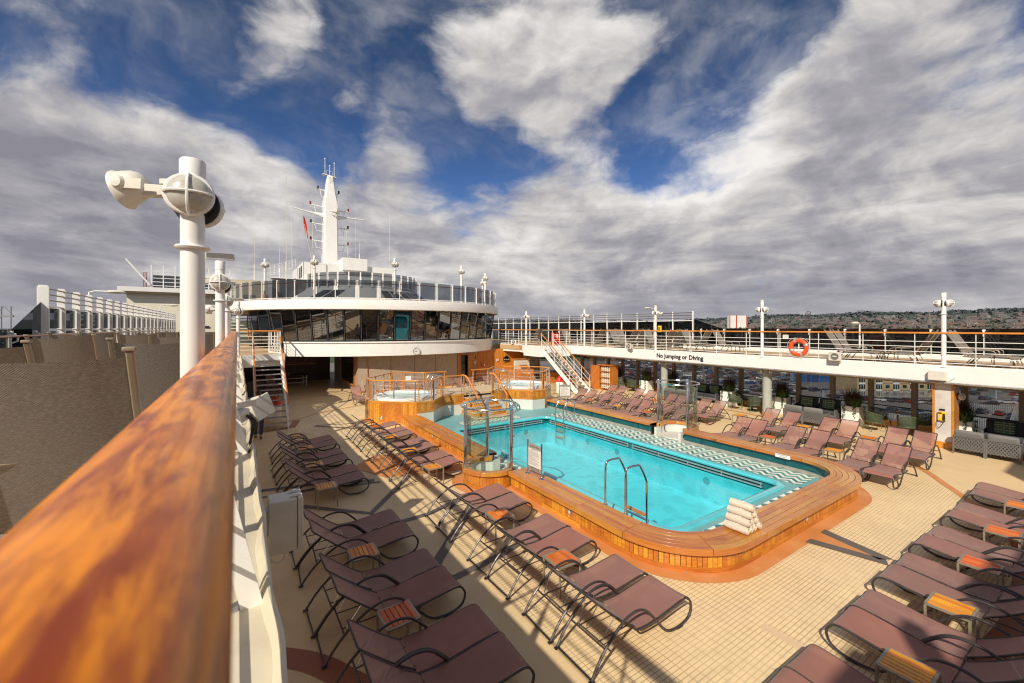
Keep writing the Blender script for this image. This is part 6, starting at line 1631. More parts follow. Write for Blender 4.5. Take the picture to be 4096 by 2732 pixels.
for x in (-.9,.9):
    a = MB(); a.tube(curve([(x,44.8,3.0),(x-.15,44.8,4.6),(x+.05,44.8,6.2),(x+.5,45,7.4)],5),.07,6); a.build('curved_handrail', RAILW, t)
# unseen block added behind the camera, its outline stepped to shade the right foreground
t = empty('aft_shade_block',(0,0,0),0,'unseen white block added behind the viewpoint to shade the right foreground','deckhouse')
a = MB(); a.bb((-6,-8,0.0),(26,-3.4,6.9)); a.build('wall', WHITE, t, smooth=False)
a = MB(); a.bb((-6,-6,6.9),(-1.9,-3.4,7.9)); a.bb((9.6,-6,6.9),(16,-3.4,8.1)); a.build('shade_step', WHITE, t, smooth=False)
a = MB(); a.bb((-1.0,-3.6,6.9),(-.7,-3.4,7.7)); a.build('shade_post', WHITE, t, smooth=False)  # this post and the box below are added to jag the cast shade
a = MB(); a.bb((1.2,-3.7,6.9),(2.9,-3.4,7.3)); a.build('shade_box', WHITE, t, smooth=False)
# ------------------------------------------------------------------ planters, chairs, sofas
LEAFG = paint('leaf_green',(.06,.15,.02),.5,0,.4,30); LEAFR = paint('leaf_burgundy',(.07,.02,.025),.5,0,.5,30); IVY = paint('ivy_green',(.05,.14,.06),.5,0,.4,30)
rnd = random.Random(11)
def planter(x,y,label,grassy=True,w=.62,h=.78):
    t = empty('planter',(x,y,0),0,label,'planter','white planters with dark red grasses')
    a = MB(); a.box((0,0,h/2),(w,w,h)); 
    p_ = a.build('planter_box', WHITE, t, bevel=.01)
    for k in range(3): a = MB(); a.box((0,0,h-.03-.05*k),(w+.012,w+.012,.03)); a.build('rim_slat', WHITE2, p_, smooth=False)
    def blades(n,mat,name,hh,spread,cx=0,cy=0,r0=.2):
        a = MB()
        for i in range(n):
            A=rnd.uniform(0,2*pi); r=rnd.uniform(0,r0); bx,by=cx+r*cos(A),cy+r*sin(A); L_=hh*rnd.uniform(.6,1.1); sp_=spread*rnd.uniform(.2,1.1); A2=A+rnd.uniform(-.7,.7); w_=rnd.uniform(.008,.018)
            px,py=-sin(A2)*w_,cos(A2)*w_; pts=[]
            for k in range(4):
                f=k/3; ww=(1-f*.95); q=(bx+cos(A2)*sp_*f*f, by+sin(A2)*sp_*f*f, h-.04+L_*(f-.28*f*f*(sp_/spread)))
                pts += [(q[0]-px*ww,q[1]-py*ww,q[2]),(q[0]+px*ww,q[1]+py*ww,q[2])]
            a.add(pts,[(0,1,3,2),(2,3,5,4),(4,5,7,6)])
        a.build(name, mat, t, smooth=False)
    blades(420,LEAFR,'burgundy_grass',.95,.42,r0=.26)
    blades(220,LEAFG,'green_grass',.62,.50,-.14,-.1,.2)
    a = MB()
    for s_ in range(3):
        sx,sy = [(-w/2-.02,w/2-.1),(w/2-.1,-w/2-.02),(-w/2-.02,-w/2+.15)][s_]
        for i in range(70):
            z=h-rnd.random()**1.4*.55; q=(sx+rnd.uniform(-.05,.05),sy+rnd.uniform(-.05,.05),z); d=rnd.uniform(.015,.035); A=rnd.uniform(0,pi)
            a.add([(q[0]-d*cos(A),q[1]-d*sin(A),q[2]),(q[0],q[1],q[2]-d),(q[0]+d*cos(A),q[1]+d*sin(A),q[2]),(q[0],q[1],q[2]+d)],[(0,1,2,3)])
    a.build('ivy', IVY, t, smooth=False)
for i,(x,y,lb) in enumerate([(22.15,6.95,'white planter with burgundy grass left of the four green chairs nearest the telephone pillar'),(22.1,3.72,'white planter half hidden behind the square telephone pillar'),(22.15,9.75,'white planter with burgundy grass directly behind the round pillar by the sofas'),(21.95,12.25,'white planter with burgundy grass between the green chairs and the dark sofa in the middle'),(22.3,16.0,'white planter seen through the right glass shower'),(21.9,17.6,'white planter behind the back lounger row near the second green chair group'),(21.9,20.0,'white planter right beside the towel cabinet')]): planter(x,y,lb)
def wovenmat(name,col,sc,tr=.25):
    m,nt,b = newmat(name); o = coord(nt,'UV'); sp = nt.nodes.new('ShaderNodeSeparateXYZ'); nt.links.new(o,sp.inputs[0])
    u=math_(nt,'MULTIPLY',sp.outputs[0],sc[0]); v=math_(nt,'MULTIPLY',sp.outputs[1],sc[1])
    s1 = math_(nt,'ABSOLUTE',math_(nt,'SINE',math_(nt,'ADD',u,v))); s2 = math_(nt,'ABSOLUTE',math_(nt,'SINE',math_(nt,'SUBTRACT',u,v)))
    h_ = math_(nt,'MULTIPLY',s1,s2); hole = ramp(nt,h_,.45,.6)
    nt.links.new(mix(nt,hole,col,tuple(c*.25 for c in col)),b.inputs['Base Color']); b.inputs['Roughness'].default_value=.7
    if tr:
        tn = N(nt,'ShaderNodeBsdfTransparent'); mx = nt.nodes.new('ShaderNodeMixShader'); nt.links.new(math_(nt,'MULTIPLY',hole,.75),mx.inputs[0]); nt.links.new(b.outputs[0],mx.inputs[1]); nt.links.new(tn.outputs[0],mx.inputs[2]); nt.links.new(mx.outputs[0],nt.nodes['Material Output'].inputs[0])
    return m
GREENW = wovenmat('green_weave',(.06,.085,.045),(60,22)); GREENF = paint('green_frame',(.10,.14,.07),.4,.1,.1,8); GREENC = fabric('green_cushion',(.045,.06,.03),0,60,.2)
ROPE = wovenmat('grey_rope_weave',(.15,.142,.14),(40,26)); GREYF = paint('grey_sofa_frame',(.16,.155,.15),.5,.1,.1,8); GREYCU = fabric('grey_cushion',(.17,.165,.16),0,90,.12); NAVYC = fabric('navy_cushion',(.022,.028,.04),0,90,.3)
m,nt,b = newmat('woven_plaid'); o = coord(nt,'Object'); mp = N(nt,'ShaderNodeMapping'); mp.inputs['Scale'].default_value=(1,1,1); nt.links.new(o,mp.inputs[0]); sp = nt.nodes.new('ShaderNodeSeparateXYZ'); nt.links.new(o,sp.inputs[0])
def stp(o_,f,ph): return ramp(nt,math_(nt,'SINE',math_(nt,'ADD',math_(nt,'MULTIPLY',o_,f),ph)),.1,.5)
c = mix(nt, stp(sp.outputs[1],95,0),(.10,.20,.16),(.01,.01,.012)); c = mix(nt, stp(sp.outputs[2],80,1),c,(.30,.30,.10)); c = mix(nt, math_(nt,'MULTIPLY',stp(sp.outputs[1],47,2),stp(sp.outputs[2],45,1)),c,(.02,.16,.13)); nt.links.new(c,b.inputs['Base Color']); b.inputs['Roughness'].default_value=.8; PLAID=m
def make_chair():
    t = empty('woven_armchair',(0,0,0),0,'x','armchair')
    def sh(u,v):
        an = radians(-118+236*u); top = .78-.14*abs(2*u-1)**1.5; r = .27+.05*v; z = .36+(top-.36)*v
        return (-r*cos(an)*.95, r*sin(an)*1.05, z)
    a = MB(); a.grid(sh,24,6); a.build('woven_shell', GREENW, t)
    a = MB(); a.tube([sh(i/24,1) for i in range(25)],.014,6); a.tube([sh(i/24,0) for i in range(25)],.014,6); a.build('rim_tube', GREENF, t)
    a = MB(); a.lathe([(.001,.34),(.24,.34),(.27,.37),(.27,.42),(.22,.455),(.001,.46)],n=24); a.build('seat_cushion', GREENC, t)
    for (x,y) in ((-.20,-.22),(-.20,.22),(.20,-.24),(.20,.24)):
        a = MB(); a.tube([(x,y,.38),(x*1.25,y*1.18,0)],[.015,.010],6); a.build('leg', GREENF, t)
    return t
CH0 = make_chair(); cused=[False]
def armchair(x,y,rz,label):
    if not cused[0]: cused[0]=True; CH0.location=(x,y,.005); CH0.rotation_euler=(0,0,rz); CH0['label']=label; CH0['group']='green woven armchairs along the window wall'; return
    dup(CH0,(x,y,.005),rz,label,'green woven armchairs along the window wall')
def round_table(x,y,label):
    t = empty('bistro_table',(x,y,0),0,label,'table')
    a = MB(); a.lathe([(.001,.735),(.42,.735),(.43,.745),(.42,.757),(.001,.757)],n=32); a.build('tabletop', GREYF, t)
    a = MB(); a.lathe([(.25,0),(.24,.012),(.03,.03),(.028,.735)],n=16); a.build('pedestal', BLACK, t)
    o = MB(); o.box((x+.02,y,.785),(.10,.08,.05)); tag(o.build('menu_block', SLAT, smooth=False),'small wooden block standing on the '+label,'block')
for gi,(x,y,nm) in enumerate([(22.0,5.45,'grey round table nearest the telephone pillar'),(21.75,10.95,'grey round table left of the round pillar'),(21.95,18.75,'grey round table near the towel cabinet'),(22.0,14.7,'grey round table behind the glass shower')]):
    round_table(x,y,nm)
    g_ = ['nearest the telephone pillar','left of the round pillar','near the towel cabinet','behind the glass shower'][gi]
    for k,(dx,dy,rz,w_) in enumerate([(-.62,.55,-pi*.25,'front left'),(-.62,-.45,pi*.2,'front right'),(.35,.65,-pi*.6,'back left'),(.45,-.62,pi*.65,'back right')]):
        armchair(x+dx,y+dy,rz,f'dark green woven armchair at the {w_} of the table {g_}')
def sofa(x,y,rz,L_,label,col='rope',pillows=0):
    t = empty('outdoor_sofa',(x,y,0),rz,label,'sofa')   # back towards -x (local), length along y
    body,cu = (ROPE,GREYCU) if col=='rope' else (GREYF if False else NAVYC,NAVYC)
    n = 2; w = L_/n
    for i in range(n):
        y0=-L_/2+i*w+.012; y1=y0+w-.024
        a = MB(); a.add([(-.38,y0,.16),(-.38,y1,.16),(-.40,y1,.60),(-.40,y0,.60)],[(0,1,2,3)],[(0,0),(w,0),(w,.44),(0,.44)]); 
        for yy in ((y0,) if i==0 else (y1,)): a.add([(-.38,yy,.16),(.38,yy,.16),(.38,yy,.56),(-.40,yy,.60)],[(0,1,2,3)],[(0,0),(.76,0),(.76,.4),(0,.44)])
        a.build('woven_back', body, t, smooth=False)
        a = MB(); a.bb((-.36,y0+.01,.18),(.36,y1-.01,.32)); a.build('base', GREYF, t, bevel=.01)
        a = MB(); a.bb((-.22,y0+.02,.32),(.38,y1-.02,.46)); a.build('seat_cushion', cu, t, bevel=.04)
        a = MB(); a.box((-.29,(y0+y1)/2,.60 if col=='rope' else .68),(.17,y1-y0-.05,.36 if col=='rope' else .5),ry=radians(-10)); a.build('back_cushion', cu, t, bevel=.05)
        for (xx,yy) in ((-.38,y0+.01),(-.38,y1-.01),(.36,y0+.01 if i==0 else y1-.01)):
            a = MB(); a.bar((xx,yy,0),(xx,yy,.58),.035); a.build('leg', GREYF, t, smooth=False)
        a = MB(); a.bar((-.395,y0,.605),(-.395,y1,.605),.035,.03); a.build('top_rail', GREYF, t, smooth=False)
    for k in range(pillows):
        yy = -L_/2+L_*(k+.5)/pillows
        a = MB(); a.box((-.14,yy,.70),(.12,.48,.42),ry=radians(-14)); a.build('pillow', PLAID, t, bevel=.05)
    return t
sofa(20.15,2.80,0,1.45,'grey rope woven two seat sofa with its back to the loungers at the right edge')
sofa(21.85,2.2,pi,1.9,'dark navy sofa with plaid pillows against the window at the right edge','navy',2)
sofa(20.45,8.05,0,1.5,'grey rope woven two seat sofa between the round pillar and the white planter')
sofa(22.0,8.25,pi,1.7,'dark navy sofa with two plaid pillows between the planter and the round pillar','navy',2)
sofa(20.45,14.2,0,1.5,'grey rope woven sofa seen through the right glass shower')
sofa(22.0,13.55,pi,1.5,'dark navy sofa with plaid pillows left of the planter in the middle','navy',2)
# ------------------------------------------------------------------ quay, town and horizon
GZ = -22.0
def terr(x,y):
    """height of the land outside the ship"""
    r = sqrt(x*x+y*y); az = math.degrees(atan2(x,y))
    h = GZ
    if r>380: h += min(1,(r-380)/2900)**1.3*(40+26*min(1,max(0,(az-52)/28)))
    if r>2600:
        k = min(1,(r-2600)/1900); right = min(1,max(0,(az-52)/30)); 
        h += (40+37*right+9*sin(az*.21)+6*sin(az*.77+1)+4*sin(az*1.9))*k*k*(3-2*k)
    return h
m,nt,b = newmat('land'); p = worldpos(nt)
g1 = noise(nt,p,.012,6,.7); g2 = noise(nt,p,.05,4)
c = mix(nt, ramp(nt,g1,.35,.65),(.020,.035,.012),(.055,.068,.025)); c = mix(nt, ramp(nt,g2,.6,.75,0,.4),c,(.13,.09,.06))
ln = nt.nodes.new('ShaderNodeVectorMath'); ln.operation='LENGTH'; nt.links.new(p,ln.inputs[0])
c = mix(nt, ramp(nt,ln.outputs['Value'],900,5500,0,.42),c,(.10,.125,.155))  # haze over distance is mixed into the land colour
nt.links.new(c,b.inputs['Base Color']); b.inputs['Roughness'].default_value=.95; LAND=m
rs_ = [36,100,200,300,380,450,600,800,1100,1500,2000,2600,2900,3200,3600,4000,4500,6000,9000,14000]
mb = MB(); na = 120; vs=[]; fs=[]
for r in rs_:
    for k in range(na+1):
        A = radians(-2+ (112)*k/na); x=r*sin(A); y=r*cos(A)
        if r<60: x=max(x,30); 
        vs.append((x,y,terr(x,y)+(0 if r<380 else 4*sin(k*1.7+r)*min(1,r/4000))))
for i in range(len(rs_)-1):
    for k in range(na): fs.append((i*(na+1)+k,i*(na+1)+k+1,(i+1)*(na+1)+k+1,(i+1)*(na+1)+k))
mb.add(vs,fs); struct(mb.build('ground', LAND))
m,nt,b = newmat('asphalt'); p = worldpos(nt); f = noise(nt,p,8,4); g_ = noise(nt,p,.06,4)
c = mix(nt, ramp(nt,f,.3,.7),(.10,.095,.09),(.15,.14,.13)); c = mix(nt, ramp(nt,g_,.4,.65,0,.6),c,(.19,.175,.16)); nt.links.new(c,b.inputs['Base Color']); b.inputs['Roughness'].default_value=.85; ASPH=m
mb = MB(); mb.sheet([(30,-60),(372,-60),(372,30),(340,120),(270,215),(120,300),(30,340)],GZ+.15); struct(mb.build('car_park', ASPH, smooth=False))
m,nt,b = newmat('sea'); p = worldpos(nt); b.inputs['Base Color'].default_value=(.02,.05,.085,1); b.inputs['Roughness'].default_value=.25; bump(nt,b,noise(nt,p,.3,5),.6,.5); SEA=m
mb = MB(); mb.sheet([(-20000,-20000),(26,-20000),(26,20000),(-20000,20000)],-26); struct(mb.build('water', SEA, smooth=False))
# parked cars
F_ = 1669.0; YW = radians(33.34)
def seen(x,y):
    d = x*sin(YW)+y*cos(YW); l = x*cos(YW)-y*sin(YW); return d,l
def carpaint():
    m,nt,b = newmat('car_paint'); oi = nt.nodes.new('ShaderNodeObjectInfo'); nt.links.new(oi.outputs['Color'],b.inputs['Base Color']); b.inputs['Roughness'].default_value=.25; b.inputs['Metallic'].default_value=.2; b.inputs['Coat Weight'].default_value=.6; return m
CARP = carpaint(); CGL = paint('car_glass',(.02,.022,.026),.12,0,.05,5); TYRE = paint('tyre',(.015,.015,.015),.8); RIM = paint('wheel_rim',(.4,.4,.4),.3,.8,.1,5); HLAMP = paint('headlight',(.65,.65,.62),.2,0,.05,5)
def car_profile(kind):
    if kind==0: low=[(-2.1,.32),(-2.15,.75),(-1.95,.92),(-1.55,.98),(1.0,.92),(1.9,.78),(2.12,.62),(2.1,.32)]; cab=[(-1.85,.95),(-1.45,1.42),(.15,1.46),(1.0,.90)]
    elif kind==1: low=[(-2.2,.38),(-2.28,.9),(-2.1,1.05),(1.1,1.02),(2.1,.9),(2.25,.7),(2.2,.38)]; cab=[(-2.1,1.03),(-1.8,1.64),(.35,1.66),(1.1,1.0)]
    else: low=[(-2.25,.30),(-2.3,.78),(-2.0,.95),(1.1,.88),(2.1,.74),(2.3,.58),(2.25,.30)]; cab=[(-1.6,.92),(-.9,1.38),(.3,1.40),(1.15,.87)]
    return low,cab
def make_car(kind, parts):
    t = empty('parked_car',(0,0,0),0,'x','car') if parts else None
    low,cab = car_profile(kind)
    def ext(a,pts,w0,w1=None):
        n=len(pts); w1=w1 or w0; zs=[p[1] for p in pts]; lo,hi=min(zs),max(zs)
        vs=[(x,-(w0+(w1-w0)*((z-lo)/(hi-lo))),z) for x,z in pts]+[(x,(w0+(w1-w0)*((z-lo)/(hi-lo))),z) for x,z in pts]
        a.add(vs,[tuple(range(n)),tuple(n+k for k in reversed(range(n)))]+[(i,n+i,n+(i+1)%n,(i+1)%n) for i in range(n)])
    if parts:
        a = MB(); ext(a,low,.88,.84); ro=[(cab[1][0]+.05,cab[1][1]+.005),(cab[2][0]-.02,cab[2][1]+.005),(cab[2][0]-.08,cab[2][1]+.04),(cab[1][0]+.12,cab[1][1]+.04)]; ext(a,ro,.70,.62); a.build('body', CARP, t, bevel=.05)
        a = MB(); ext(a,cab,.80,.66); a.build('windows', CGL, t)
        for x in (-1.35,1.35):
            for s_ in (-1,1):
                a = MB(); a.lathe([(.001,-.1),(.32,-.1),(.33,0),(.32,.1),(.001,.1)],(x,s_*.80,.32),14,M=Matrix.Rotation(pi/2,4,'X')); w_ = a.build('wheel', TYRE, t)
                a = MB(); a.lathe([(.001,0),(.2,0),(.001,.005)],(x,s_*.905,.32),12,M=Matrix.Rotation(-s_*pi/2,4,'X')); a.build('rim', RIM, w_)
        for s_ in (-1,1): a = MB(); a.box((low[-2][0]-.08,s_*.62,.66),(.18,.3,.12)); a.build('headlight', HLAMP, t)
        return t
    a = MB(); ext(a,low,.88,.84); ro=[(cab[1][0]+.05,cab[1][1]+.005),(cab[2][0]-.02,cab[2][1]+.005),(cab[2][0]-.08,cab[2][1]+.04),(cab[1][0]+.12,cab[1][1]+.04)]; ext(a,ro,.70,.62)
    a.m=1; ext(a,cab,.80,.66); a.m=2
    for x in (-1.35,1.35):
        for s_ in (-1,1): a.lathe([(.001,-.1),(.32,-.1),(.32,.1),(.001,.1)],(x,s_*.80,.32),10,M=Matrix.Rotation(pi/2,4,'X'))
    o = a.build('parked_car',[CARP,CGL,TYRE]); return o
PR = [make_car(k,True) for k in range(3)]; FR = [make_car(k,False) for k in range(3)]
for o in PR+FR: o.location=(90,-40,-60)
CC = [('white',(.60,.60,.58)),('black',(.015,.015,.018)),('dark grey',(.06,.065,.07)),('dark blue',(.02,.03,.07)),('black',(.012,.012,.014)),('dark grey',(.05,.055,.06)),('dark blue',(.015,.03,.09)),('blue',(.03,.07,.22)),('red',(.24,.012,.012)),('dark red',(.14,.012,.014)),('silver',(.36,.37,.38)),('black',(.02,.02,.025)),('dark grey',(.08,.085,.09)),('grey',(.2,.2,.2))]
rnd = random.Random(21); cars=[]
tv = Vector((cos(YW+.42),-sin(YW+.42))); nv = Vector((sin(YW+.42),cos(YW+.42)))   # lane direction and depth direction
for row in range(25):
    dd = 168+row*7.6+ (4 if row%3==0 else 0)
    for k in range(-40,60):
        if rnd.random()<(.10 if 1<row<20 else .35): continue
        q = nv*dd+tv*(k*5.6+rnd.uniform(-.3,.3)); x,y=q
        d,l = seen(x,y)
        if d<20: continue
        u = 2048+F_*l/d; v = 1310+F_*26/d
        if u<2480 or u>3200+max(0,1500-v)*3 or v>1640 or x<40 or x>365 or y<20: continue
        cars.append((x,y,atan2(tv.y,tv.x)+(pi if rnd.random()<.5 else 0)+rnd.uniform(-.03,.03)))
def ground_at(u,v):
    d = 26.1*F_/(v-1310); l = (u-2048)/F_*d
    return (d*sin(YW)+l*cos(YW), d*cos(YW)-l*sin(YW))
CARROWS = [((3440,1600),(3735,1618),9,1.9),((3330,1592),(3440,1600),4,1.9),((3560,1650),(3735,1665),4,2.2),((3210,1560),(3420,1585),5,.2),((3230,1620),(3360,1640),3,.2),((3860,1560),(3940,1600),3,.3),((3930,1565),(4060,1570),2,.4),((3960,1620),(4090,1610),3,2.6),((3860,1640),(3880,1700),2,.3),((3930,1655),(4000,1662),2,.5),((4040,1570),(4096,1610),4,.5),((3840,1510),(4090,1500),7,1.9),((3200,1500),(3330,1512),4,.1),((3180,1690),(3260,1700),2,.2)]
for (a0,b0,n,hd) in CARROWS:
    p0=Vector(ground_at(*a0)); p1=Vector(ground_at(*b0))
    for i in range(n):
        q=p0.lerp(p1,i/max(1,n-1)); cars.append((q.x,q.y,-YW+hd+rnd.uniform(-.05,.05)))
cars.sort(key=lambda c: c[0]**2+c[1]**2)
zone = lambda x,y: (lambda u: 'far left' if u<2750 else ('left of the round pillar' if u<3060 else ('behind the dark sofas' if u<3400 else ('beyond the beige offices' if u<3735 else 'at the right edge'))))(2048+F_*seen(x,y)[1]/seen(x,y)[0])
rest = MB(); stuffmats=None; far_cars=[]
for i,(x,y,rz) in enumerate(cars):
    cn,cc = rnd.choice(CC); kd = rnd.randrange(3)
    if i<298:
        near = 'in the close rows' if i<60 else ('in the middle rows' if i<180 else 'in the rear rows')
        lb = f'{cn} car {near} of the car park, {zone(x,y)}'
        src = PR[kd] if i<50 else FR[kd]
        o = dup(src,(x,y,GZ+.16),rz,lb,f'{cn} cars parked {near}, {zone(x,y)}')
        o['category']='car'
        if i<50:
            for ch in o.children: ch.color=(*cc,1)
        o.color=(*cc,1)
    else: far_cars.append((x,y,rz,cc,kd))
for o in PR:
    for ch in list(o.children):
        for g_ in list(ch.children): bpy.data.objects.remove(g_)
        bpy.data.objects.remove(ch)
    bpy.data.objects.remove(o)
cm = {}
mb = MB(); mats=[CGL,TYRE]
cols = {}
for (x,y,rz,cc,kd) in far_cars:
    if cc not in cols: mm = paint('far_car_paint',cc,.3); cols[cc]=len(mats); mats.append(mm)
    low,cab = car_profile(kd); M = Matrix.Translation((x,y,GZ+.16))@Matrix.Rotation(rz,4,'Z')
    for pts,w0,w1,mi in ((low,.88,.84,cols[cc]),(cab,.8,.66,0)):
        n=len(pts); zs=[p[1] for p in pts]; lo,hi=min(zs),max(zs); mb.m=mi
        vs=[M@Vector((a_,-(w0+(w1-w0)*((z-lo)/(hi-lo))),z)) for a_,z in pts]+[M@Vector((a_,(w0+(w1-w0)*((z-lo)/(hi-lo))),z)) for a_,z in pts]
        mb.add(vs,[tuple(range(n)),tuple(n+k for k in reversed(range(n)))]+[(i,n+i,n+(i+1)%n,(i+1)%n) for i in range(n)])
if far_cars:
    o = mb.build('distant_cars', mats, smooth=False); tag(o,'mass of tiny cars in the far rows of the quayside car park','cars'); o['kind']='stuff'
for o in FR: bpy.data.objects.remove(o)
print('cars',len(cars))
mb = MB()
for (a0,b0,n,hd) in CARROWS:
    p0=Vector(ground_at(*a0)); p1=Vector(ground_at(*b0)); st_=(p1-p0)/max(1,n-1)
    for i in range(n+1):
        q=p0+st_*(i-.5); c_,s_=cos(-YW+hd)*2.4,sin(-YW+hd)*2.4; mb.bar((q.x-c_,q.y-s_,GZ+.17),(q.x+c_,q.y+s_,GZ+.17),.14,.01)
struct(mb.build('parking_lines', WHITE, smooth=False))
# palisade fences
PALI = paint('galvanised_fence',(.38,.39,.40),.5,.3,.1,1)
def palisade(pts,h,label):
    t = empty('palisade_fence',(0,0,0),0,label,'fence')
    a = MB()
    for i in range(len(pts)-1):
        p=Vector(pts[i]); q=Vector(pts[i+1]); L_=(q-p).length; n=int(L_/.42)
        for k in range(n):
            c=p.lerp(q,k/n); a.box((c.x,c.y,GZ+h/2+.15),(.14,.14,h))
    a.build('pales', PALI, t, smooth=False)
    a = MB()
    for i in range(len(pts)-1):
        p=Vector((*pts[i],0)); q=Vector((*pts[i+1],0))
        for z in (.5,h-.4): a.bar(p+Vector((0,0,GZ+z)),q+Vector((0,0,GZ+z)),.06)
    a.build('rails', PALI, t, smooth=False)
palisade([ground_at(3290,1590),ground_at(3780,1592)],2.6,'grey palisade fence in front of the beige office building')
palisade([ground_at(3380,1680),ground_at(3800,1690),ground_at(3990,1720)],2.6,'grey palisade fence crossing the car park behind the green chairs')
palisade([ground_at(3850,1640),ground_at(4060,1660),ground_at(4040,1720)],2.4,'grey palisade fence round a corner at the right edge')
# office block, containers
BEIGE = paint('beige_brick',(.42,.30,.16),.8,0,.12,2); DKB = paint('dark_brick_band',(.06,.03,.03),.8,0,.2,2)
t = empty('office_building',(206,51.5,GZ),-YAW,'beige brick office block with dark window bays seen through the windows','office building')
a = MB(); a.bb((-14.5,0,0),(14.5,12,8.2)); a.build('wall', BEIGE, t, smooth=False)
a = MB(); a.bb((-14.8,-.3,8.2),(14.8,12.3,8.9)); a.build('roof', LOUV, t, smooth=False)
for k in range(9):
    x=-12.8+3.2*k
    for z in (.4,3.0,5.6):
        if k%2==0: 
            a = MB(); a.bb((x-1.1,-.12,z),(x+1.1,-.02,z+1.9)); w_=a.build('window', CGL, t, smooth=False)
            a = MB(); [a.bb((x+dx_-.05,-.16,z),(x+dx_+.05,-.12,z+1.9)) for dx_ in (-.45,.45)]; a.bb((x-1.2,-.18,z-.7),(x+1.2,-.1,z-.02)); a.build('spandrel', OFFW, w_, smooth=False)
        else: 
            a = MB(); a.bb((x-.7,-.1,z+.5),(x+.7,-.02,z+1.7)); a.build('window', CGL, t, smooth=False)
for z in (2.6,5.2): a = MB(); a.bb((-14.52,-.05,z),(14.52,.0,z+.12)); a.build('brick_band', DKB, t, smooth=False)
BLUEC = [paint('blue_container',(.02,.07,.20),.5),paint('navy_container',(.015,.04,.14),.5)]
for i in range(7):
    t = empty('shipping_container',(225+ (i%4)*5.2,92-(i%4)*3.4,GZ+.15+1.95*(i//4)),-YAW,f'blue shipping container, {ORD[i%4]} from the right in the {["lower","upper"][i//4]} row beside the offices','container','blue containers beside the offices')
    a = MB(); a.bb((-3,-1.2,0),(3,1.2,1.9)); a.build('box', BLUEC[i%2], t, smooth=False)
    a = MB(); [a.bb((-3.04,-1.1+.6*k,.1),(-3.0,-1.0+.6*k,2.4)) for k in range(4)]; a.build('door_bars', OFFW, t, smooth=False)
# cone, light masts
for i,(u_,v_) in enumerate([(0,0),(1,1),(2,2),(3,0)]):
    x,y = [(185,112),(170,95),(150,66),(147,62)][i]
    t = empty('traffic_cone',(x,y,GZ+.15),0,f'orange traffic cone in the car park, {ORD[3-i]} from the ship','cone'); a = MB(); a.lathe([(.35,0),(.35,.05),(.22,.06),(.04,.95),(.001,.96)],n=12); a.build('body', ORG, t); a = MB(); a.lathe([(.165,.34),(.125,.56)],n=12); a.build('white_sleeve', WHITE, t)
for i,(x,y) in enumerate([(190,100),(150,-2),(260,180),(300,120),(230,30),(330,60)]):
    t = empty('light_mast',(x,y,GZ),0,f'tall grey floodlight mast in the car park, {["second","nearest","fifth","sixth","third","fourth"][i]} from the ship','light mast'); a = MB(); a.tube([(0,0,0),(0,0,17)],[.2,.12],8); a.build('mast', PALI, t); a = MB(); a.box((0,0,17),(1.6,.6,.25)); a.build('lamp_head', OFFW, t)
# trees
TRK = paint('bark',(.06,.045,.03),.9,0,.3,3)
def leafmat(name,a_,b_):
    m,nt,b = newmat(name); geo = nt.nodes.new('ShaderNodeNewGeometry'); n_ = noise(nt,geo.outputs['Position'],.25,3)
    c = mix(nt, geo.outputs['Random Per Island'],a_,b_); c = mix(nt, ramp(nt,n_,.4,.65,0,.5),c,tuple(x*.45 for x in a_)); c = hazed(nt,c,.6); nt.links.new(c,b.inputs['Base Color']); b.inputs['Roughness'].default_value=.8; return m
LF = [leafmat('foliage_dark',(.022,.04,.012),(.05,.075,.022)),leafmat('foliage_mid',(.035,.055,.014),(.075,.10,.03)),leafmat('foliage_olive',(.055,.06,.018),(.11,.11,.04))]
def crown(a,cx,cy,cz,R_,H_,n,rr,size):
    lobes=[(rr.uniform(-.5,.5)*R_,rr.uniform(-.5,.5)*R_,rr.uniform(-.3,.45)*H_,rr.uniform(.45,.7)) for _ in range(7)]
    for i in range(n):
        lx,ly,lz,ls = rr.choice(lobes); z=rr.uniform(-1,1); A=rr.uniform(0,2*pi); q=sqrt(1-z*z); k=rr.uniform(.7,1.05)
        p=Vector((cx+lx+q*cos(A)*R_*ls*k, cy+ly+q*sin(A)*R_*ls*k, cz+lz+z*H_*ls*.8*k)); nn=Vector((rr.uniform(-1,1),rr.uniform(-1,1),rr.uniform(-.2,1))).normalized(); s_=size*rr.uniform(.6,1.4)
        t1=nn.orthogonal().normalized()*s_; t2=nn.cross(t1).normalized()*s_
        a.add([p-t1-t2*.6,p+t1-t2,p+t1*.7+t2,p-t1+t2*.8],[(0,1,2,3)])
rr = random.Random(5); TP=[]
for k in range(5):
    a=MB(); crown(a,0,0,7.2,4.6,5.0,520,rr,.55); c_=a; b2=MB(); b2.tube([(0,0,0),(.1,0,3),(.0,.2,7)],[.35,.26,.12],7)
    for j in range(5): A=j*1.3; b2.tube([(0,0,3.2+.3*j),(cos(A)*1.6,sin(A)*1.6,5.5+.4*j)],[.14,.06],5)
    TP.append((c_,b2))
protos=[]
for k,(c_,b2) in enumerate(TP):
    t = empty('tree',(0,0,-90),0,'x','tree'); c_.build('crown', LF[k%3], t, smooth=False); b2.build('trunk', TRK, t); protos.append(t)
tr_list=[]
for i in range(120):
    az = radians(rr.uniform(29,88)); r_ = rr.uniform(345,560)
    tr_list.append((r_*sin(az),r_*cos(az)))
tr_list.sort(key=lambda c:c[0]**2+c[1]**2)
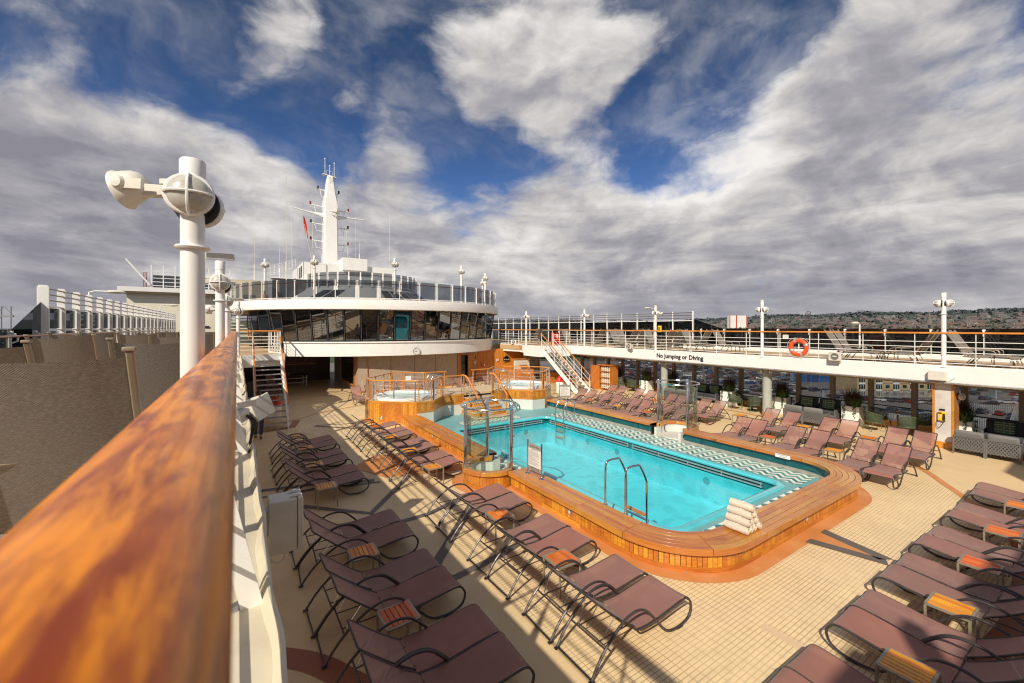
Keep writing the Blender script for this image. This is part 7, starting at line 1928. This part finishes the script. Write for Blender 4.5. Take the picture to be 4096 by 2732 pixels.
for i,(x,y) in enumerate(tr_list):
    k = rr.randrange(5); sc_=rr.uniform(.8,1.5)
    side = (lambda u:'behind the left part of the railing' if u<2600 else ('behind the middle of the railing' if u<3300 else 'behind the right end of the railing'))(2048+F_*seen(x,y)[1]/seen(x,y)[0])
    dupo = dup(protos[k],(x,y,terr(x,y)-.3),rr.uniform(0,6),f'leafy tree beyond the car park, {side}',f'trees beyond the car park, {side}',(sc_,sc_,sc_))
for o in protos:
    for ch in list(o.children): bpy.data.objects.remove(ch)
    bpy.data.objects.remove(o)
# wooded masses
mb = MB(); rr = random.Random(9)
for i in range(1700):
    az = radians(rr.uniform(27,90)); r_ = 350*(4200/350)**rr.random(); x,y=r_*sin(az),r_*cos(az)
    if 700<r_<2500 and rr.random()<.15: continue
    s_=rr.uniform(5,9)*(1+r_/1500); crown(mb,x,y,terr(x,y)+s_*.35,s_*1.5,s_*.55,24,rr,s_*.22)
o = mb.build('woodland', LF[0], smooth=False); tag(o,'dark woodland and tree clumps spread over the town and the hills','woodland'); o['kind']='stuff'
mb = MB(); rr = random.Random(19)
for i in range(420):
    az = radians(rr.uniform(27,90)); r_ = rr.uniform(3600,4700); x,y=r_*sin(az),r_*cos(az)
    crown(mb,x,y,terr(x,y)+8,rr.uniform(25,60),rr.uniform(4,9),16,rr,7)
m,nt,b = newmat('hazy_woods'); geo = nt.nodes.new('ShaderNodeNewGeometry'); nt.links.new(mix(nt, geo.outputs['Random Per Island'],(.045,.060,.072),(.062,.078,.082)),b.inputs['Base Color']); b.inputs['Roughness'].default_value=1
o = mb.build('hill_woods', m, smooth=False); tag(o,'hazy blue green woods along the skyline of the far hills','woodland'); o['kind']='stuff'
# houses
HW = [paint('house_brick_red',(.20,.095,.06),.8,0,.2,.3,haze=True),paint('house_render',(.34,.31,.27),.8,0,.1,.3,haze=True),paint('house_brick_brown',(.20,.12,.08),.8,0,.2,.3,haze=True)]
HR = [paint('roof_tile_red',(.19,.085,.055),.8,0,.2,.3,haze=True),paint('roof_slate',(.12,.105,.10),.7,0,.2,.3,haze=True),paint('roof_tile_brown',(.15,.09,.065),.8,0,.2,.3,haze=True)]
def house_geo(a,M,w,d,h,rh):
    a.m=0; vs=[(-w,-d,0),(w,-d,0),(w,d,0),(-w,d,0),(-w,-d,h),(w,-d,h),(w,d,h),(-w,d,h),(-w,0,h+rh),(w,0,h+rh)]
    a.add([M@Vector(v) for v in vs],[(0,1,5,4),(2,3,7,6),(3,0,4,8,7),(1,2,6,9,5)])
    a.m=1; e=.3; vs=[(-w-e,-d-e,h-.15),(w+e,-d-e,h-.15),(w+e,0,h+rh+.12),(-w-e,0,h+rh+.12),(-w-e,d+e,h-.15),(w+e,d+e,h-.15)]
    a.add([M@Vector(v) for v in vs],[(0,1,2,3),(3,2,5,4)]); 
    a.add([M@Vector((w*.5+q[0]*.4,q[1]*.35,h+rh*.6+q[2])) for q in [(-1,-1,0),(1,-1,0),(1,1,0),(-1,1,0),(-1,-1,2.2),(1,-1,2.2),(1,1,2.2),(-1,1,2.2)]],[(0,1,5,4),(1,2,6,5),(2,3,7,6),(3,0,4,7),(4,5,6,7)])
    a.m=2
    for k in (-.55,.0,.55):
        for z in (h*.18,h*.6):
            for s_ in (-1,1):
                vs=[(k*w-.6,s_*(d+.02),z),(k*w+.6,s_*(d+.02),z),(k*w+.6,s_*(d+.02),z+1.2),(k*w-.6,s_*(d+.02),z+1.2)]; a.add([M@Vector(v) for v in vs],[(0,1,2,3)])
rr = random.Random(33); hs=[]
for i in range(1900):
    az = radians(28+60*rr.random()**.8); r_ = 560*(3300/560)**(rr.random()**.85)
    hs.append((r_,r_*sin(az),r_*cos(az)))
hs.sort()
HP=[]
for k in range(6):
    a=MB(); house_geo(a,Matrix.Identity(4),rr.uniform(4,8),rr.uniform(3.5,4.5),rr.uniform(4.8,6),rr.uniform(2,2.8)); me=a.build('house',[HW[k%3],HR[(k*2+k//3)%3],CGL],smooth=False); HP.append(me)
big=[MB() for _ in range(3)]
for i,(r_,x,y) in enumerate(hs):
    rz = round(rr.uniform(0,3))*.8+rr.uniform(-.15,.15)
    if i<240:
        k=rr.randrange(6); u_=2048+F_*seen(x,y)[1]/seen(x,y)[0]
        wh=['left third','middle','right third'][0 if u_<2700 else (1 if u_<3400 else 2)]
        kn=['red brick','pale rendered','brown brick'][k%3]
        o=HP[k].copy(); COL.objects.link(o); o.location=(x,y,terr(x,y)-.5); o.rotation_euler=(0,0,rz); tag(o,f'tiny {kn} gabled house in the town, {wh} of the skyline','house',f'{kn} houses, {wh} of the skyline')
    else: s_=1+r_/2600; house_geo(big[i%3],Matrix.Translation((x,y,terr(x,y)-.5))@Matrix.Rotation(rz,4,'Z')@Matrix.Scale(s_,4),rr.uniform(4,9),4,5,2.4)
for o in HP: bpy.data.objects.remove(o)
for k in range(3):
    o=big[k].build('town_houses',[HW[k],HR[(k+0)%3],CGL],smooth=False); tag(o,['distant red roofed houses covering the slopes of the town','distant pale rendered houses with slate roofs on the slopes','distant brown brick houses with brown roofs on the slopes'][k],'houses'); o['kind']='stuff'
# long sheds / low blocks
for i,(az,r_,w,d,h) in enumerate([(50,900,40,12,9),(53,1200,60,14,10),(61,1500,50,14,9),(66,1100,45,12,8),(71,1300,60,15,10),(79,1500,90,15,9),(47,700,30,10,10),(84,1200,60,14,8),(57,1900,60,20,14)]):
    x,y=r_*sin(radians(az)),r_*cos(radians(az)); t=empty('warehouse',(x,y,terr(x,y)),radians(-az)+.2,f'long pale low building in the town, {["fourth","fifth","sixth","seventh","eighth","second last","third","last","near middle"][i]} along the skyline','building')
    a=MB(); a.bb((-w/2,-d/2,0),(w/2,d/2,h)); a.build('wall',[OFFW,WHITE,BEIGE][i%3],t,smooth=False); a=MB(); a.bb((-w/2-.5,-d/2-.5,h),(w/2+.5,d/2+.5,h+.8)); a.build('roof',LOUV,t,smooth=False)
    a=MB(); [a.bb((-w/2+2+4*k,-d/2-.2,h*.45),(-w/2+4.6+4*k,-d/2-.05,h*.8)) for k in range(int(w/4)-1)]; a.build('window_band',CGL,t,smooth=False)
# tower block
az=math.degrees(math.atan((2953-2048)/F_))+33.34; r_=1500; x,y=r_*sin(radians(az)),r_*cos(radians(az)); d_=seen(x,y)[0]; gz=terr(x,y)
topz=4.15+48*d_/F_; W_=70*d_/F_
t=empty('tower_block',(x,y,gz),radians(-33.34),'white and red high rise tower block standing over the distant town','tower block')
H_=topz-gz
a=MB(); a.bb((-W_/2,0,0),(W_/2,14,H_)); a.build('wall',WHITE,t,smooth=False)
RB=paint('red_brick_tower',(.42,.07,.05),.8,0,.1,.2)
for (x0,x1) in ((-.5,-.455),(-.14,-.06),(.455,.5)): a=MB(); a.bb((x0*W_,-.5,0),(x1*W_,0,H_+1)); a.build('red_panel',RB,t,smooth=False)
a=MB()
for k in range(22):
    xx=-.44*W_+k*.041*W_
    if -.16<xx/W_<-.05: continue
    for j in range(14): 
        if (j+k)%2: a.bb((xx,-.3,1.5+j*H_/14),(xx+.026*W_,-.05,1.5+(j+.55)*H_/14))
a.build('windows',LOUV,t,smooth=False)
# church
az=math.degrees(math.atan((3717-2048)/F_))+33.34; r_=640; x,y=r_*sin(radians(az)),r_*cos(radians(az)); d_=seen(x,y)[0]; gz=terr(x,y)
STN=paint('grey_stone',(.15,.135,.11),.9,0,.2,.5); tip=4.15+64*d_/F_
t=empty('church',(x,y,gz),radians(-az),'grey stone church with a tall pointed spire in front of the town','church')
b0=4.15-8*d_/F_-gz+6; w=11*d_/F_
a=MB(); a.bb((-w,-w,0),(w,w,b0)); tw=a.build('tower',STN,t,smooth=False)
a=MB(); a.lathe([(w*1.08,b0),(w*.55,b0+(tip-gz-b0)*.45),(.12,tip-gz)],n=8); a.build('spire',STN,t,smooth=False)
for s_ in (-1,1):
    for s2 in (-1,1): a=MB(); a.lathe([(w*.16,b0),(.05,b0+3.0)],(s_*w*.9,s2*w*.9,0),4); a.build('pinnacle',STN,t,smooth=False)
a=MB(); a.bb((-w*.35,-w-.1,b0-4.2),(w*.35,-w-.02,b0-1.2)); a.build('belfry_louvre',CGL,t,smooth=False)
a=MB(); a.lathe([(.001,0),(w*.4,0)],(0,-w-.15,b0-6.5),16,M=Matrix.Rotation(pi/2,4,'X')); a.build('clock_face',BLACK,t)
a=MB(); house_geo(a,Matrix.Translation((w*4.5,0,0)),w*3.6,w*1.3,b0*.5,b0*.25); a.m=0; a.mi=[0]*len(a.mi); a.build('nave',[LOUV],t,smooth=False)
# pylon
az=math.degrees(math.atan((3233-2048)/F_))+33.34; r_=900; x,y=r_*sin(radians(az)),r_*cos(radians(az)); d_=seen(x,y)[0]; gz=terr(x,y); H_=4.15+66*d_/F_-gz
t=empty('pylon',(x,y,gz),radians(-az),'dark steel lattice pylon with a crown shaped top on the skyline','pylon')
a=MB(); k0=d_/F_
for s_ in (-1,1):
    for s2 in (-1,1): a.bar((s_*11*k0,s2*5,0),(s_*8*k0,s2*3,H_-6*k0),.8); a.bar((s_*8*k0,s2*3,H_-6*k0),(0,0,H_),.6)
a.build('legs',DARKF,t,smooth=False)
a=MB(); n=9
for k in range(n):
    z0=H_*.3+(H_*.62)*k/n; z1=H_*.3+(H_*.62)*(k+1)/n; w0=(11-3*z0/H_)*k0
    a.bar((-w0,-4,z0),(w0,-4,z1),.35); a.bar((w0,-4,z0),(-w0,-4,z1),.35); a.bar((-w0,-4,z1),(w0,-4,z1),.35)
for s_ in (-3,3): a.bar((s_*k0,-4,H_-18*k0),(s_*k0*.6,-3,H_-3*k0),.4)
a.build('lattice',DARKF,t,smooth=False)
a=MB(); a.bar((-13*k0,0,H_-20*k0),(13*k0,0,H_-20*k0),.7); a.build('cross_arm',DARKF,t,smooth=False)
# far left: harbour cranes and shore
def crane(u_,r_,top_px,col,label,w=3):
    az=math.degrees(math.atan((u_-2048)/F_))+33.34; x,y=r_*sin(radians(az)),r_*cos(radians(az)); d_=seen(x,y)[0]; H_=26+4.15*0+(1310-top_px)*d_/F_+4
    t=empty('harbour_crane',(x,y,-26),radians(-33),label,'crane'); k0=d_/F_
    a=MB()
    for s_ in (-1,1): a.bar((s_*7*k0,0,0),(s_*5*k0,0,H_),.9*k0*2)
    n=16
    for k in range(n): z0=H_*(.15+.85*k/n); z1=H_*(.15+.85*(k+1)/n); a.bar((-6*k0,0,z0),(6*k0,0,z1),.8*k0); a.bar((-6*k0,0,z1),(6*k0,0,z1),1.0*k0)
    a.bar((-9*k0,0,H_),(9*k0,0,H_),2*k0)
    a.build('lattice_jib',col,t,smooth=False)
    a=MB(); a.bar((5*k0,0,H_*.98),(28*k0,4,H_*.25),.7*k0); a.bar((-5*k0,0,H_*.2),(-18*k0,4,0),2*k0); a.bb((4*k0,-3*k0,H_*.1),(20*k0,3*k0,H_*.2)); a.build('cab_and_stays',OFFW,t,smooth=False)
crane(580,420,1090,paint('crane_red',(.35,.05,.04),.6),'tall red and white lattice harbour crane far left')
def gantry(u_,r_,top_px,label):
    az=math.degrees(math.atan((u_-2048)/F_))+33.34; x,y=r_*sin(radians(az)),r_*cos(radians(az)); d_=seen(x,y)[0]; k0=d_/F_; H_=30+(1310-top_px)*k0
    t=empty('gantry_crane',(x,y,-26),radians(-40),label,'crane')
    for s_ in (-1,1): a=MB(); a.bar((s_*22*k0,0,0),(s_*22*k0,0,H_),2.5*k0); a.build('leg',LOUV,t,smooth=False)
    a=MB(); a.bar((-60*k0,0,H_*.8),(34*k0,0,H_*.8),5*k0); a.bar((-60*k0,0,H_*.8),(-10*k0,0,H_),1.5*k0); a.bar((-10*k0,0,H_),(34*k0,0,H_*.8),1.5*k0); a.bar((-22*k0,0,H_*.4),(22*k0,0,H_*.4),2*k0); a.build('boom',LOUV,t,smooth=False)
gantry(25,700,1225,'grey container gantry crane at the far left edge')
gantry(-30,760,1235,'second grey gantry crane partly cut by the left edge')
mb=MB(); rr=random.Random(3)
for k in range(60):
    az=radians(-24+k*.55); r_=1800; x,y=r_*sin(az),r_*cos(az); mb.box((x,y,-26+rr.uniform(3,8)),(30,30,rr.uniform(14,40)*.6),rz=-az)
struct(mb.build('far_shore', LAND, smooth=False))
for i,x_ in enumerate((-7.5,)):
    t=empty('lifeboat_davit',(-8.5,22,2.2),0,'pale davit structure outside the left railing','davit'); a=MB(); a.bar((0,-3,0),(0,9,0),.8,.5); a.bar((0,6,0),(.4,10,1.2),.5); a.build('beam',CREAMW,t,smooth=False)

for o in bpy.data.objects:
    if 'label' in o and 'nearest from' in o['label']: o['label'] = o['label'].replace('nearest from','nearest to')
